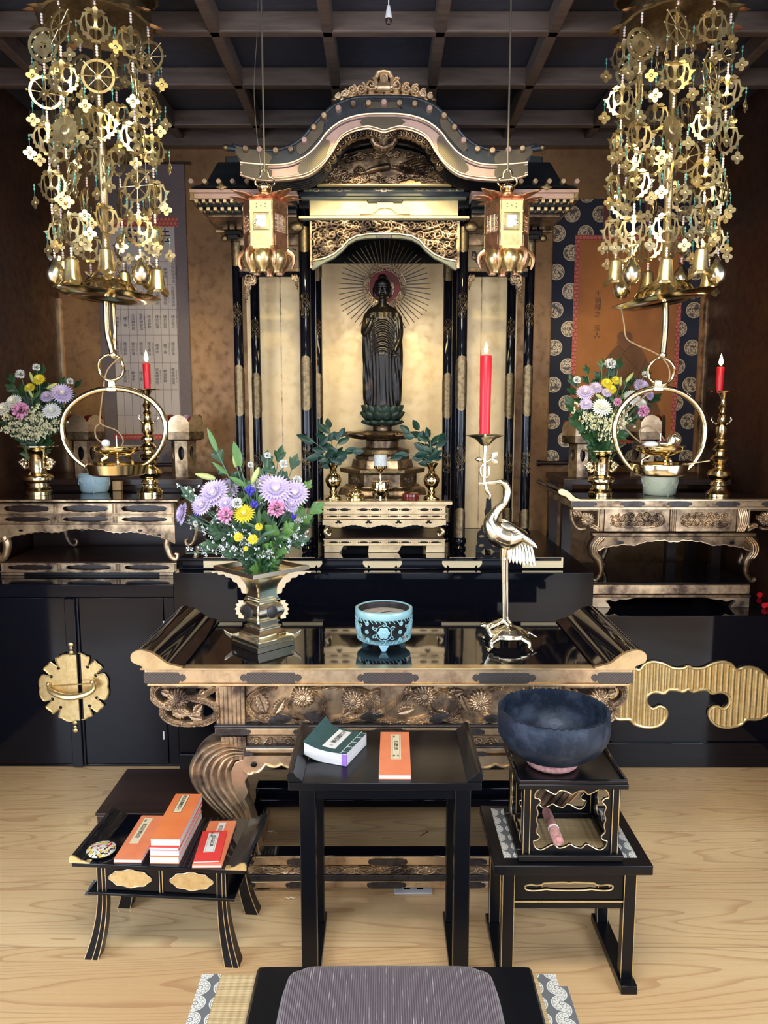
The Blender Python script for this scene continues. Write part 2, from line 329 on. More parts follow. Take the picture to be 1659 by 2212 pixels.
def thing(name, label, cat, loc=(0, 0, 0), rz=0., group=None):
    o = bpy.data.objects.new(name, None); COL.objects.link(o); o.empty_display_size = .05
    o.location = loc; o.rotation_euler = (0, 0, rz); return tag(o, label, cat, group)
def kids(o): return [c for c in bpy.data.objects if c.parent == o]
def dup(o, loc=None, rz=None, label=None, parent=None, tree=None):
    tree = tree if tree is not None else {q: [] for q in bpy.data.objects}
    if not any(tree.values()):
        for q in bpy.data.objects:
            if q.parent is not None: tree.setdefault(q.parent, []).append(q)
    def cp(a, par):
        c = a.copy(); COL.objects.link(c); c.parent = par
        for k in tree.get(a, []): cp(k, c)
        return c
    c = cp(o, parent)
    if loc is not None: c.location = loc
    if rz is not None: c.rotation_euler = (0, 0, rz)
    if label: c['label'] = label
    return c
def struct(name, m, mt, parent=None, **k):
    o = obj(name, m, mt, parent, **k)
    if parent is None: o['kind'] = 'structure'
    return o
def text(s, size, mt, name, parent, T, ext=.0002, spacing=1., lh=1.):
    cu = bpy.data.curves.new('t', 'FONT'); cu.body = s; cu.size = size; cu.extrude = ext; cu.align_x = 'CENTER'; cu.align_y = 'CENTER'; cu.space_line = lh; cu.resolution_u = 2
    to = bpy.data.objects.new('t', cu); COL.objects.link(to); dg = bpy.context.evaluated_depsgraph_get()
    me = bpy.data.meshes.new_from_object(to.evaluated_get(dg)); COL.objects.unlink(to); bpy.data.objects.remove(to)
    me.transform(T)
    if parent is not None: me.transform(worldloc(parent).inverted())
    me.materials.clear(); me.materials.append(mt); me.name = name
    o = bpy.data.objects.new(name, me); COL.objects.link(o); o.parent = parent; return o
def Tr(x=0, y=0, z=0): return Matrix.Translation((x, y, z))
def Rx(a): return Matrix.Rotation(a, 4, 'X')
def Ry(a): return Matrix.Rotation(a, 4, 'Y')
def Rz(a): return Matrix.Rotation(a, 4, 'Z')
def Sc(a, b=None, c=None): return Matrix.Diagonal((a, b if b else a, c if c else a, 1))
def aimz(d):                                                   # matrix turning +Z to direction d
    return Vector(d).to_track_quat('Z', 'Y').to_matrix().to_4x4()
def spl(pts, n=8, closed=False):                                # Catmull-Rom
    pts = [Vector(p) for p in pts]; k = len(pts); out = []
    for i in range(k if closed else k-1):
        p0 = pts[(i-1) % k] if (closed or i) else pts[0]; p1 = pts[i]; p2 = pts[(i+1) % k]; p3 = pts[(i+2) % k] if (closed or i+2 < k) else pts[-1]
        for j in range(n):
            t = j/n; out.append(.5*((2*p1)+(p2-p0)*t+(2*p0-5*p1+4*p2-p3)*t*t+(3*p1-p0-3*p2+p3)*t**3))
    if not closed: out.append(pts[-1])
    return out
def spl2(pts, n=6, closed=True): return [(p.x, p.y) for p in spl([(a, b, 0) for a, b in pts], n, closed)]
def pxl(pts, Y):                                               # photo outline -> (x, z) list on the plane at depth Y
    o = [P(a, b, Y) for a, b in pts]; return [(p.x, p.z) for p in o]
def mirr(h, cx=0.):                                            # half outline (right side, top to bottom) -> closed
    return h+[(2*cx-a, b) for a, b in reversed(h) if abs(a-cx) > 1e-6]
# ---------------------------------------------------------------- carved relief: a height field with real depth
class Relief:
    def __init__(s, w, h, res=.0012, base=None):
        s.w = w; s.h = h; s.nx = max(8, int(w/res)); s.nz = max(8, int(h/res))
        s.x = np.linspace(-w/2, w/2, s.nx+1); s.z = np.linspace(0, h, s.nz+1); s.X, s.Z = np.meshgrid(s.x, s.z)
        s.H = np.full(s.X.shape, -1. if base is None else base)
    def win(s, x0, x1, z0, z1):
        i0, i1 = np.searchsorted(s.x, (x0, x1)); j0, j1 = np.searchsorted(s.z, (z0, z1)); return slice(max(j0-1, 0), j1+1), slice(max(i0-1, 0), i1+1)
    def stroke(s, pts, r, h, groove=0, r1=None, lift=0.):
        k = len(pts); r1 = r if r1 is None else r1
        for i in range(k-1):
            (ax, az), (bx, bz) = pts[i], pts[i+1]; ra = r+(r1-r)*i/(k-1); rb = ra
            W = s.win(min(ax, bx)-ra, max(ax, bx)+ra, min(az, bz)-ra, max(az, bz)+ra); X = s.X[W]; Z = s.Z[W]
            if X.size == 0: continue
            dx, dz = bx-ax, bz-az; L = dx*dx+dz*dz+1e-12; t = np.clip(((X-ax)*dx+(Z-az)*dz)/L, 0, 1)
            d = np.hypot(X-ax-t*dx, Z-az-t*dz)/ra; q = np.where(d < 1, lift+h*np.sqrt(np.clip(1-d*d, 0, 1))*(1-(.22*np.cos(d*PI*2*groove) if groove else 0)), -1.)
            s.H[W] = np.maximum(s.H[W], q)
        return s
    def spiral(s, cx, cz, R, r, h, turns=1.5, a0=0., d=1, groove=0, tail=None, lift=0.):
        n = int(16*turns)+4; pts = []
        for i in range(n+1): t = i/n; q = R*(1-.86*t); a = a0+d*2*PI*turns*t; pts.append((cx+q*cos(a), cz+q*sin(a)))
        if tail: pts = [tail]+pts
        return s.stroke(pts, r, h, groove, r*.6, lift)
    def leaf(s, x, z, L, wd, a, h, lift=0.):
        ca, sa = cos(a), sin(a); W = s.win(x-L, x+L, z-L, z+L); X = s.X[W]-x; Z = s.Z[W]-z
        if X.size == 0: return s
        u = (X*ca+Z*sa)/L; v = (-X*sa+Z*ca)/wd; e = np.clip(np.sin(np.clip(u, 0, 1)**.8*PI), 0, 1)*(1+.12*np.sin(u*38)); ok = (u > 0) & (u < 1) & (np.abs(v) < e)
        q = lift+h*(.55+.45*np.abs(v)/np.maximum(e, .05))*np.sqrt(np.clip(1-(v/np.maximum(e, .02))**4, 0, 1))-h*.25*(np.abs(v) < .07)
        s.H[W] = np.maximum(s.H[W], np.where(ok, q, -1.)); return s
    def flower(s, x, z, R, n, h, lift=0., core=.32):
        W = s.win(x-R, x+R, z-R, z+R); X = s.X[W]-x; Z = s.Z[W]-z; d = np.hypot(X, Z)/R; a = np.arctan2(Z, X)
        e = .82+.18*np.abs(np.cos(a*n/2)); q = np.where(d < e, lift+h*(.55+.35*np.abs(np.cos(a*n/2)))*np.sqrt(np.clip(1-(d/e)**6, 0, 1)), -1.)
        q = np.where(d < .66, lift+h*(.85+.2*np.abs(np.sin(a*n/2))), q)
        q = np.where(d < core, lift+h*(1.05+.45*np.sqrt(np.clip(1-(d/core)**2, 0, 1))+.08*np.sin(X/R*40)*np.sin(Z/R*40)), q)
        s.H[W] = np.maximum(s.H[W], q); return s
    def cloud(s, x, z, R, h, d=1, a0=0., lift=0.):
        s.spiral(x, z, R, R*.34, h, 1.5, a0, d, 1, lift=lift); return s
    def cut(s, fn): s.H = np.where(fn(s.X, s.Z), s.H, -1.); return s
    def mesh(s, m, T, back=.004):
        ok = s.H > 0; V = np.stack([s.X, -np.maximum(s.H, 0), s.Z], -1).reshape(-1, 3); nz, nx = s.H.shape
        c = ok[:-1, :-1] & ok[1:, :-1] & ok[:-1, 1:] & ok[1:, 1:]; j, i = np.nonzero(c); a = j*nx+i
        q = np.stack([a, a+1, a+nx+1, a+nx], 1); used = np.unique(q); mp = -np.ones(len(V), int); mp[used] = np.arange(len(used)); v = V[used]; q = mp[q]
        n = len(v); faces = [tuple(map(int, r)) for r in q]
        E = {}
        for r in q:
            for k in range(4): E[(int(r[k]), int(r[(k+1) % 4]))] = 1
        vb = v.copy(); vb[:, 1] = back; bd = [(p, r) for (p, r) in E if (r, p) not in E]
        ids = sorted({p for e in bd for p in e}); bm = {p: n+k for k, p in enumerate(ids)}
        allv = [tuple(p) for p in v]+[tuple(vb[p]) for p in ids]; faces += [(r, p, bm[p], bm[r]) for p, r in bd]
        return m.add(allv, faces, T)
# ================================================================ THE ROOM
XL, XR, YB, ZC = -1.74, 1.72, 4.2, 2.97
struct('floor', M().box(-3.2, 3.2, -4.2, YB+.1, -.05, 0), FLOORM)
struct('wall_back', M().box(XL-.1, XR+.1, YB, YB+.1, 0, ZC), GWALL)
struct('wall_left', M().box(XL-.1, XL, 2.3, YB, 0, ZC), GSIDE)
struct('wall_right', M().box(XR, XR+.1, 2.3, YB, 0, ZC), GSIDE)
struct('wall_hall', M().box(-3.2, XL-.1, 2.3, 2.4, 0, ZC).box(XR+.1, 3.2, 2.3, 2.4, 0, ZC).box(-3.2, 3.2, -4.2, -4.1, 0, ZC)
       .box(-3.2, -3.1, -4.1, 2.3, 0, ZC).box(3.1, 3.2, -4.1, 2.3, 0, ZC), PLASTER)
ceil = struct('ceiling', M().box(-3.2, 3.2, -4.2, YB+.1, ZC, ZC+.05), CEILM)
ys = [3.985-.465*i for i in range(9)]; xs = [-1.05+.42*i for i in range(-2, 8)]
for y in ys: struct('ceiling_beam', M().box(-3.1, 3.1, y-.022, y+.022, ZC-.075, ZC), BEAMM, ceil, bevel=.006)
for x in xs: struct('ceiling_beam', M().box(x-.022, x+.022, .3, YB, ZC-.075, ZC-.001), BEAMM, ceil, bevel=.006)
for (x, y, sx, sy) in ((0, .9, 1.5, .8), (0, -1.4, 2.0, .7)): struct('added_light_housing', M().box(x-sx/2-.03, x+sx/2+.03, y-sy/2-.03, y+sy/2+.03, 2.81, 2.89), PLASTER, ceil)  # unseen housings added above the two area fills
p0 = P(829, 275, YB-.01)
struct('trim_1', M().box(XL, XR, YB-.02, YB, p0.z-.004, p0.z+.012), BEAMM)
struct('trim_2', M().box(XL, XR, YB-.06, YB, ZC-.11, ZC), BEAMM)
xg = P(1507, 900, YB).x
struct('trim_3', M().box(xg, XR, YB-.035, YB, .6, 2.1), GOLDW)
struct('trim_4', M().box(XL, XL+.012, YB-.012, YB, .6, 2.1), GOLDP)
for sx in (-1, 1):                                     # paper windows of the hall behind the photographer
    struct('window_%d' % (1 if sx < 0 else 2), M().box(sx*3.02, sx*3.09, -.9, 1.5, .3, .36).box(sx*3.02, sx*3.09, -.9, 1.5, 2.25, 2.31)
           .box(sx*3.02, sx*3.09, -.9, -.84, .3, 2.3).box(sx*3.02, sx*3.09, .28, .32, .3, 2.3).box(sx*3.02, sx*3.09, 1.44, 1.5, .3, 2.3), BEAMM)

w3 = struct('window_3', M().box(-2.7, 2.7, -4.095, -4.06, .35, .42).box(-2.7, 2.7, -4.095, -4.06, 2.25, 2.32), BEAMM)  # unseen back windows, added as a glow for the brass to reflect
SHOJI = mat('glowing_window_paper', (.8, .82, .85), .8, 0, emit=((.72, .82, 1), 2.6))  # panes given their own glow to brighten the hall
for i in range(6):
    x = -2.7+.9*i; struct('pane', M().box(x+.03, x+.87, -4.092, -4.085, .42, 2.25), SHOJI, w3); struct('frame_bar', M().box(x-.03, x+.03, -4.095, -4.06, .42, 2.25), BEAMM, w3)
for i, sx in ((1, -1), (2, 1)):
    struct('pane', M().box(sx*3.075, sx*3.085, -.84, .28, .36, 2.25), SHOJI, bpy.data.objects['window_%d' % i]); struct('pane', M().box(sx*3.075, sx*3.085, .32, 1.44, .36, 2.25), SHOJI, bpy.data.objects['window_%d' % i])
# ---------------------------------------------------------------- built-in plinths
YF = 3.09
zL = P(100, 1262, YF).z; xLC = P(377, 1262, YF).x; zC = P(829, 1237, YF-.02).z; xCR = P(1278, 1300, YF).x; zR = P(1400, 1330, YF).z
cab = thing('altar_cabinet', 'black lacquer cabinet with two doors and a big round gilt lock plate', 'cabinet', ((XL+xLC)/2, YF, 0))
zt = P(100, 1290, YF).z; zb = P(100, 1650, YF).z
obj('body', M().box(XL+.002, xLC-.002, YF+.012, YB-.002, 0.001, zL).box(XL+.002, xLC-.002, YF-.006, YF+.02, zt, zL).box(XL+.002, xLC-.002, YF, YF+.02, 0.001, zb), LACQB, cab, bevel=.003)
xs1, xs2, xh = P(148, 1400, YF).x, P(176, 1400, YF).x, P(356, 1400, YF).x
dl = obj('door', M().box(XL+.01, xs1+.01, YF-.004, YF+.012, zb+.002, zt-.002), LACQB, cab, bevel=.002)
dr = obj('door', M().box(xs2-.01, xh, YF-.004, YF+.012, zb+.002, zt-.002), LACQB, cab, bevel=.002)
obj('stile', M().box(xs1, xs2-.01, YF-.022, YF+.012, 0.01, zt-.001).box(xs2-.012, xs2, YF-.012, YF+.01, .01, zt-.001), LACQB, cab, bevel=.003)
obj('stile', M().box(xh+.003, xLC-.004, YF-.004, YF+.012, zb+.002, zt-.002), LACQB, cab, bevel=.002)
for yy in (1350, 1587): c = P(355, yy, YF); obj('hinge', M().bb((c.x, YF-.006, c.z), (.006, .006, .036)), WHITE, cab)
def lockplate(cx, cz, R, half):
    pts = []
    for i in range(97):
        a = PI/2-PI*i/96 if half > 0 else PI/2+PI*i/96
        q = R*(.97+.035*abs(sin(a*8)))
        for an in (PI*.31, PI*.16, -PI*.16, -PI*.31):
            d = abs((a if half > 0 else PI-a)-an+(2*PI if False else 0)); d = min(d, abs(d-2*PI))
            if d < .085: q *= 1-.26*(1-(d/.085)**2)
        pts.append((cx+q*cos(a), cz+q*sin(a)*1.03))
    return pts
c = P(164, 1481, YF); pm = px2m(1481, YF); R = 73*pm
for half, par, yy, nm in ((-1, dl, YF-.024, 'lock_plate'), (1, dr, YF-.008, 'lock_plate')):
    m = M(); L = lockplate(c.x, c.z, R, half); L = [p if (half < 0) == (p[0] < c.x) or True else p for p in L]
    if half < 0: L = [(min(p[0], xs2-.012), p[1]) for p in L]
    m.plate(L, yy-.003, yy, 'xz'); lp = obj(nm, m, INLAY, par if half > 0 else cab, smooth=False)
    e = [Vector((p[0], yy-.004, p[1])) for p in L]; obj('plate_rim', M().tube(e, .003, 6), INLAY, lp)
    holes = M()
    for sz in (-1, 1):
        for an in (.31, .16): q = R*.72; holes.ball((c.x+half*q*cos(PI*an), yy-.003, c.z+sz*q*sin(PI*an)), (.007, .002, .007))
    obj('plate_hole', holes, LACQM, lp)
bx = M().box(xs1-.002, xs2-.012, YF-.0285, YF-.022, c.z-R, c.z+R)
for sg in (1, -1):
    for r_, dz in ((.011, .010), (.008, .028), (.012, .044)): bx.ball(((xs1+xs2)/2-.006, YF-.026, c.z+sg*(R+dz)), (r_, .004, r_*.8))
obj('lock_cover', bx, INLAY, cab, bevel=.001)
hp = spl([P(105, 1478, YF-.03), P(108, 1492, YF-.045), P(130, 1503, YF-.055), P(155, 1506, YF-.058), P(185, 1500, YF-.055), P(203, 1488, YF-.045), P(200, 1472, YF-.03)], 6)
hd = obj('handle', M().tube(hp, [.006+.008*sin(PI*i/(len(hp)-1)) for i in range(len(hp))], 8).tube([P(112, 1483, YF-.034), P(196, 1476, YF-.034)], .003, 6), INLAY, cab)
obj('handle_mount', M().ball(P(105, 1478, YF-.03), .012).ball(P(200, 1473, YF-.03), .012), INLAY, cab)
dais = thing('altar_dais', 'black lacquer altar dais in the middle carrying the shrine', 'platform', ((xLC+xCR)/2, YF-.02, 0))
obj('body', M().box(xLC, xCR, YF-.02, YB-.003, .001, zC), LACQ, dais, bevel=.003)
obj('base_board', M().box(xLC+.002, xCR-.002, YF-.032, YF-.02, .001, .07), LACQM, dais, bevel=.003)
# upper step with its fittings
ys2 = 3.14; zS = P(829, 1203, ys2).z; zS0 = zC; xa = P(392, 1210, ys2).x; xb = P(1215, 1210, ys2).x; zS = .894
stp = thing('shrine_step', 'glossy black upper step with bright gold corner and edge fittings under the shrine', 'platform', (0, ys2, zC+.001))
obj('body', M().box(xa, xb, ys2+.01, YB-.003, zC+.001, zS-.012).box(xa-.012, xb-.004, ys2, YB-.003, zS-.012, zS).box(xa-.012, xb+.006, ys2-.004, YB-.003, zC+.001, zC+.006), LACQ, stp, bevel=.003)
def cartouche(x0, x1, z0, z1, ends=(1, 1)):
    h = (z1-z0)/2; zc = (z0+z1)/2; k = h*.95; pts = []
    def end(x, sg):
        return [(x-sg*k*1.55, zc+h), (x-sg*k*1.1, zc+h*.42), (x-sg*k*.9, zc+h*.95), (x-sg*k*.45, zc+h*.85), (x, zc+h*.25), (x, zc-h*.25), (x-sg*k*.45, zc-h*.85), (x-sg*k*.9, zc-h*.95), (x-sg*k*1.1, zc-h*.42), (x-sg*k*1.55, zc-h)]
    R_ = end(x1, 1) if ends[1] else [(x1, z1), (x1, z0)]
    L_ = end(x0, -1) if ends[0] else [(x0, z1), (x0, z0)]
    return R_+L_[::-1]
yf = ys2+.01; z0, z1 = P(829, 1226, yf).z, P(829, 1204, yf).z
for a, b, e in ((608, 696, (1, 1)), (784, 868, (1, 1)), (955, 1041, (1, 1)), (1128, 1216, (0, 0)), (440, 520, (0, 1))):
    x0, x1 = P(a, 1215, yf).x, P(b, 1215, yf).x
    obj('edge_fitting', M().plate(cartouche(x0, x1, z0, z1, e), yf-.004, yf), BFIT, stp, smooth=False)
ex = thing('platform_cabinet', 'black lacquer side platform with a gilt ribbed cloud panel on its front', 'cabinet', ((xCR+XR)/2, YF, 0))
obj('body', M().box(xCR+.002, XR-.002, YF, YB-.003, 0.001, zR).box(xCR+.002, XR-.002, YF-.012, YF+.01, 0.001, P(1500, 1602, YF).z), LACQ, ex, bevel=.003)
hz = [(0, 785), (45, 805), (130, 802), (210, 765), (300, 748), (370, 770), (415, 818), (480, 797), (570, 800), (650, 850), (710, 930), (740, 1020), (735, 1120), (690, 1190), (600, 1235), (500, 1238), (460, 1275), (400, 1298), (330, 1308), (250, 1290), (195, 1240), (180, 1180), (200, 1145), (245, 1128), (280, 1145), (310, 1148), (350, 1110), (358, 1065), (335, 1025), (280, 1003), (205, 1015), (165, 985), (100, 985), (45, 1000), (0, 980)]
h2 = [(1240+970/3.96+a/3.96, 1240+b/3.96) for a, b in hz]; cxp = h2[0][0]
full = h2+[(2*cxp-a, b) for a, b in reversed(h2[1:-1])]
xz = spl2(pxl(full, YF-.002), 4)
# ribbed gold inside the outline, cut to the outline strip by strip
def inside(poly, x, z):
    c_ = False; j = len(poly)-1
    for i in range(len(poly)):
        (xi, zi), (xj, zj) = poly[i], poly[j]
        if (zi > z) != (zj > z) and x < (xj-xi)*(z-zi)/(zj-zi)+xi: c_ = not c_
        j = i
    return c_
def spans(poly, x):
    c_ = []; j = len(poly)-1
    for i in range(len(poly)):
        (xi, zi), (xj, zj) = poly[i], poly[j]
        if (xi > x) != (xj > x): c_.append((zj-zi)*(x-xi)/(xj-xi)+zi)
        j = i
    c_.sort(); return list(zip(c_[::2], c_[1::2]))
m = M(); xmin = min(p[0] for p in xz); xmax = max(p[0] for p in xz); nst = 300; rib = .0245
for i in range(nst):
    xa_, xb_ = xmin+(xmax-xmin)*i/nst, xmin+(xmax-xmin)*(i+1)/nst
    ya, yb = [YF-.004-.008*abs(sin(PI*(q-xmin)/rib))**.6 for q in (xa_, xb_)]
    for z0_, z1_ in spans(xz, (xa_+xb_)/2): m.add([(xa_, ya, z0_), (xb_, yb, z0_), (xb_, yb, z1_), (xa_, ya, z1_)], [(0, 1, 2, 3)])
obj('ribbed_gold_panel', m, INLAY, ex, fix=False, smooth=False)
obj('cloud_rim', M().tube([(a, YF-.007, b) for a, b in xz], .007, 8, True), INLAY, ex)
# shelves standing behind the side altars
for nm, a, b, lab in (('left', XL+.01, P(445, 1040, 3.6).x, 'dark brown back shelf behind the left side altar'), ('right', P(1222, 1060, 3.6).x, XR-.04, 'dark back shelf under the medallion scroll behind the right altar')):
    zs = P(200, 1033, 3.72).z; zb_ = (zL if nm == 'left' else zR)+.001
    if nm == 'left': b = min(b, xLC-.01)
    else: a = max(a, xCR+.01)
    s_ = thing('back_shelf', lab, 'shelf', ((a+b)/2, 3.8, zb_))
    obj('board', M().box(a, b, 3.68, 4.1, zs-.03, zs), BROWN, s_, bevel=.003)
    if nm == 'left': obj('front_panel', M().box(a, b, 3.72, 3.74, zb_, zs-.03), BROWN, s_)
    for q in ((a, b-.02) if nm == 'left' else (a+.01, P(1430, 1200, 3.8).x, b-.05)): obj('side_panel' if nm == 'left' else 'leg', M().box(q, q+(.02 if nm == 'left' else .045), 3.74, 4.09 if nm == 'left' else 3.78, zb_, zs-.03), BROWN, s_)
    if nm == 'right': obj('leg', M().box(b-.05, b-.005, 4.04, 4.09, zb_, zs-.03), BROWN, s_); obj('leg', M().box(a+.01, a+.055, 4.04, 4.09, zb_, zs-.03), BROWN, s_)
# ================================================================ THE SHRINE (one thing, many parts)
CX = 829.5
YG = 3.04                              # front of the curved gable
shr = thing('altar_shrine', 'tall black and gold altar shrine with curved gable roof and lacquered pillars', 'shrine', (0, 3.5, .895))
def pillar(px0, py0, px1, py1, Y, rpx, zt_, zb_, marks, foot=True):
    a, b = P(px0, py0, Y), P(px1, py1, Y); x = (a.x+b.x)/2; r = rpx*px2m(800, Y)
    pr = [(r*1.25, zb_), (r*1.3, zb_+.006), (r*1.05, zb_+.016), (r*1.32, zb_+.03), (r*1.3, zb_+.045), (r*.95, zb_+.055), (r, zb_+.06), (r, zt_-.01), (r*.8, zt_)] if foot else [(r, zb_), (r, zt_)]
    pl = obj('pillar', M().lathe(pr, 32, (x, Y, 0)), LACQ, shr)
    for kind, y0, y1 in marks:
        z0, z1 = P(px0, y1, Y).z, P(px0, y0, Y).z; m = M(); n = 40; hh = (z1-z0); span = PI*.44
        if kind == 'rose':            # pierced three-lobed ornament wrapped round the pillar
            def W(a_, z_): return (x+(r+.0012)*sin(a_), Y-(r+.0012)*cos(a_), z_)
            zc = (z0+z1)/2
            for dz, q in ((0, .26), (.33, .14), (-.33, .14)):
                aw = .95 if dz == 0 else .68
                m.tube([W(aw*sin(t*2*PI/24), zc+dz*hh+q*hh*cos(t*2*PI/24)) for t in range(24)], .0011, 5, True)
                m.tube([W(aw*.55*sin(t*2*PI/16), zc+dz*hh+q*.6*hh*cos(t*2*PI/16)) for t in range(16)], .0009, 5, True)
            m.tube([W(sg, zc+dz*hh) for sg, dz in ((0, .12), (.42, 0), (0, -.12), (-.42, 0))], .0014, 5, True)
            for sg in (-1, 1): m.tube([W(sg*.9*(1-abs(t)/6), zc+hh*.26*t/6) for t in range(-6, 7)], .001, 5)
            obj('pillar_ornament', m, FITG, pl); continue
        k = 26; v = []; f = []
        for i in range(k+1):
            a_ = -PI*.52+PI*1.04*i/k; e = 1-(abs(a_)/(PI*.52))**2.2
            lo, hi = z0, z1
            tip = min(hh*.22, .035)*(1-e)+.002*abs(sin(a_*6))
            if kind in ('both', 'down'): lo += tip*1.3
            if kind in ('both', 'up'): hi -= tip*1.3
            for j in range(3): v.append((x+(r+.0018)*sin(a_), Y-(r+.0018)*cos(a_), lo+(hi-lo)*j/2))
        for i in range(k):
            for j in range(2): o_ = i*3+j; f.append((o_, o_+3, o_+4, o_+1))
        m.add(v, f); obj('pillar_cuff', m, FITG, pl, fix=False)
    return x, r
zD = .895
MK = [('down', 492, 548), ('rose', 632, 690), ('both', 768, 888), ('rose', 957, 1018), ('up', 1095, 1160)]
YP = 3.36; zcap = P(660, 452, YP).z
pillar(660, 600, 665, 1166, YP, 11.5, zcap, zD, MK); pillar(999, 600, 992, 1166, YP, 11.5, zcap, zD, MK)
YO = 3.55; zco = P(510, 492, YO).z
MK2 = [('down', 520, 578), ('rose', 655, 710), ('both', 788, 900), ('rose', 970, 1025), ('up', 1098, 1140)]
pillar(513, 650, 526, 1140, YO, 10.5, zco, zD, MK2); pillar(1144, 650, 1131, 1140, YO, 10.5, zco, zD, MK2)
MK3 = [('down', 560, 610), ('rose', 690, 735), ('both', 805, 905), ('rose', 975, 1022), ('up', 1095, 1130)]
YI = 3.86; zci = P(680, 520, YI).z
pillar(553, 700, 560, 1140, YI, 10, zci, zD, MK3); pillar(1102, 700, 1096, 1140, YI, 10, zci, zD, MK3)
pillar(687, 700, 689, 1140, YI, 10, zci, zD, MK3); pillar(966, 700, 964, 1140, YI, 10, zci, zD, MK3)
for s_ in (-1, 1):                     # thin square posts between the pillar rows
    x = P(CX+s_*148, 800, 3.7).x; pz = P(676, 800, 3.6)
    obj('post', M().box(x-.012, x+.012, 3.60, 3.63, zD, zci), LACQ, shr, bevel=.002)
# gold back panels
YK = 3.97; zk1 = P(829, 480, YK).z; zk2 = P(829, 568, YK).z
x0, x1 = P(690, 900, YK).x, P(963, 900, YK).x
obj('back_panel', M().box(x0, x1, YK, YK+.02, zD, zk2), GPANEL, shr); obj('upper_shade_panel', M().box(x0, x1, YK-.006, YK+.02, zk2, zk1).box(x0, x1, YK-.012, YK, zk2-.004, zk2+.004), LACQM, shr)  # black upper panel stands in for the shade above the gold
for a, b in ((538, 650), (1003, 1112)): obj('back_panel', M().box(P(a, 900, YK).x, P(b, 900, YK).x, YK, YK+.02, zD+.001, zk1), GPANEL, shr)
for a in (610, 1036): x = P(a, 900, YK).x; obj('panel_moulding', M().box(x-.002, x+.002, YK-.004, YK, zD, zk1), GOLDW, shr)
# beams between the pillars
def bar(nm, ax, bx_, y0, y1, Y, dp, mt, bev=.002, par=shr):
    a, b = P(ax, y0, Y), P(bx_, y1, Y); return obj(nm, M().box(a.x, b.x, Y, Y+dp, b.z, a.z), mt, par, bevel=bev)
for a, b in ((516, 648), (1010, 1141)):
    bar('side_beam', a, b, 587, 598, 3.50, .03, LACQ); bar('side_beam', a, b, 578, 587, 3.50, .03, GOLDD); bar('side_beam', a, b, 503, 530, 3.53, .03, GOLDD)
    bar('side_beam', a, b, 470, 500, 3.55, .03, LACQM)
    # openwork scrolls under the side beams
    A, B = P(a+8, 577, 3.53), P(b-8, 536, 3.53); w_, h_ = B.x-A.x, B.z-A.z; R_ = Relief(w_, h_, .0012)
    for i in range(9):
        xx = -w_/2+w_*(i+.5)/9; R_.spiral(xx, h_*(.35 if i % 2 else .65), h_*.30, .0028, .006, 1.4, i, 1 if i % 2 else -1)
    R_.stroke([(-w_/2+w_*i/24, h_/2+h_*.3*sin(i*PI/2.4)) for i in range(25)], .003, .006)
    m = M(); R_.mesh(m, Tr((A.x+B.x)/2, 3.53, A.z)); obj('side_openwork', m, DIRON, shr, fix=False)
def corner_carving(px, py, w_, h_, Y, sg):
    R_ = Relief(w_, h_, .0011); n = 6
    for i in range(n):
        t = i/(n-1); q = w_*(.34*(1-t)+.10); cx_ = -w_/2+q*1.0; R_.spiral(cx_, h_*(.9-.84*t), q, q*.30, .007, 1.5, i*1.3, 1 if i % 2 else -1)
        if i < 3: R_.spiral(cx_+q*1.3, h_*(.93-.5*t), q*.8, q*.26, .006, 1.4, i, -1)
    m = M(); p = P(px, py, Y); R_.mesh(m, Tr(p.x, Y, p.z-h_) @ Sc(sg, 1, 1)); obj('corner_carving', m, GOLDW, shr, fix=False)
corner_carving(540, 594, .055, .125, 3.5, 1); corner_carving(1116, 594, .055, .125, 3.5, -1)
corner_carving(637, 594, .030, .07, 3.5, -1); corner_carving(1019, 594, .030, .07, 3.5, 1)
# bracket clusters over the pillars
def bracket(px, py, Y, s):
    c = P(px, py, Y); br = obj('bracket', M().box(c.x-.024*s, c.x+.024*s, Y-.03*s, Y+.03*s, c.z, c.z+.022*s), LACQM, shr, bevel=.004)
    z = c.z+.022*s
    for k, (wd, hh) in enumerate(((.075, .018), (.11, .018))):
        obj('bracket_arm', M().box(c.x-wd*s/2, c.x+wd*s/2, Y-.02*s, Y+.02*s, z, z+hh*s), LACQM, br, bevel=.003); z += hh*s
        for q in (-1, 0, 1): obj('bearing_block', M().box(c.x+q*wd*s*.42-.012*s, c.x+q*wd*s*.42+.012*s, Y-.034*s, Y+.02*s, z, z+.014*s), GOLDD, br, bevel=.003)
        z += .014*s
for px, py, Y, s in ((658, 455, 3.34, .95), (1001, 455, 3.34, .95), (505, 520, 3.50, 1.0), (1152, 520, 3.50, 1.0)): bracket(px, py, Y, s)
for s_ in (-1, 1):                     # projecting nosings
    a = P(CX+s_*338, 499, 3.5); b = P(CX+s_*362, 499, 3.5)
    obj('beam_nose', M().tube([a, ((a+b)/2), b], [.008, .008, .011], 10), GOLDW, shr)
    e = P(CX+s_*344, 515, 3.49); obj('beam_scroll', M().ball(e, (.017, .012, .016)), FITG, shr)
    e = P(CX+s_*189, 490, 3.33); obj('beam_scroll', M().ball(e, (.030, .012, .022)), FITG, shr)
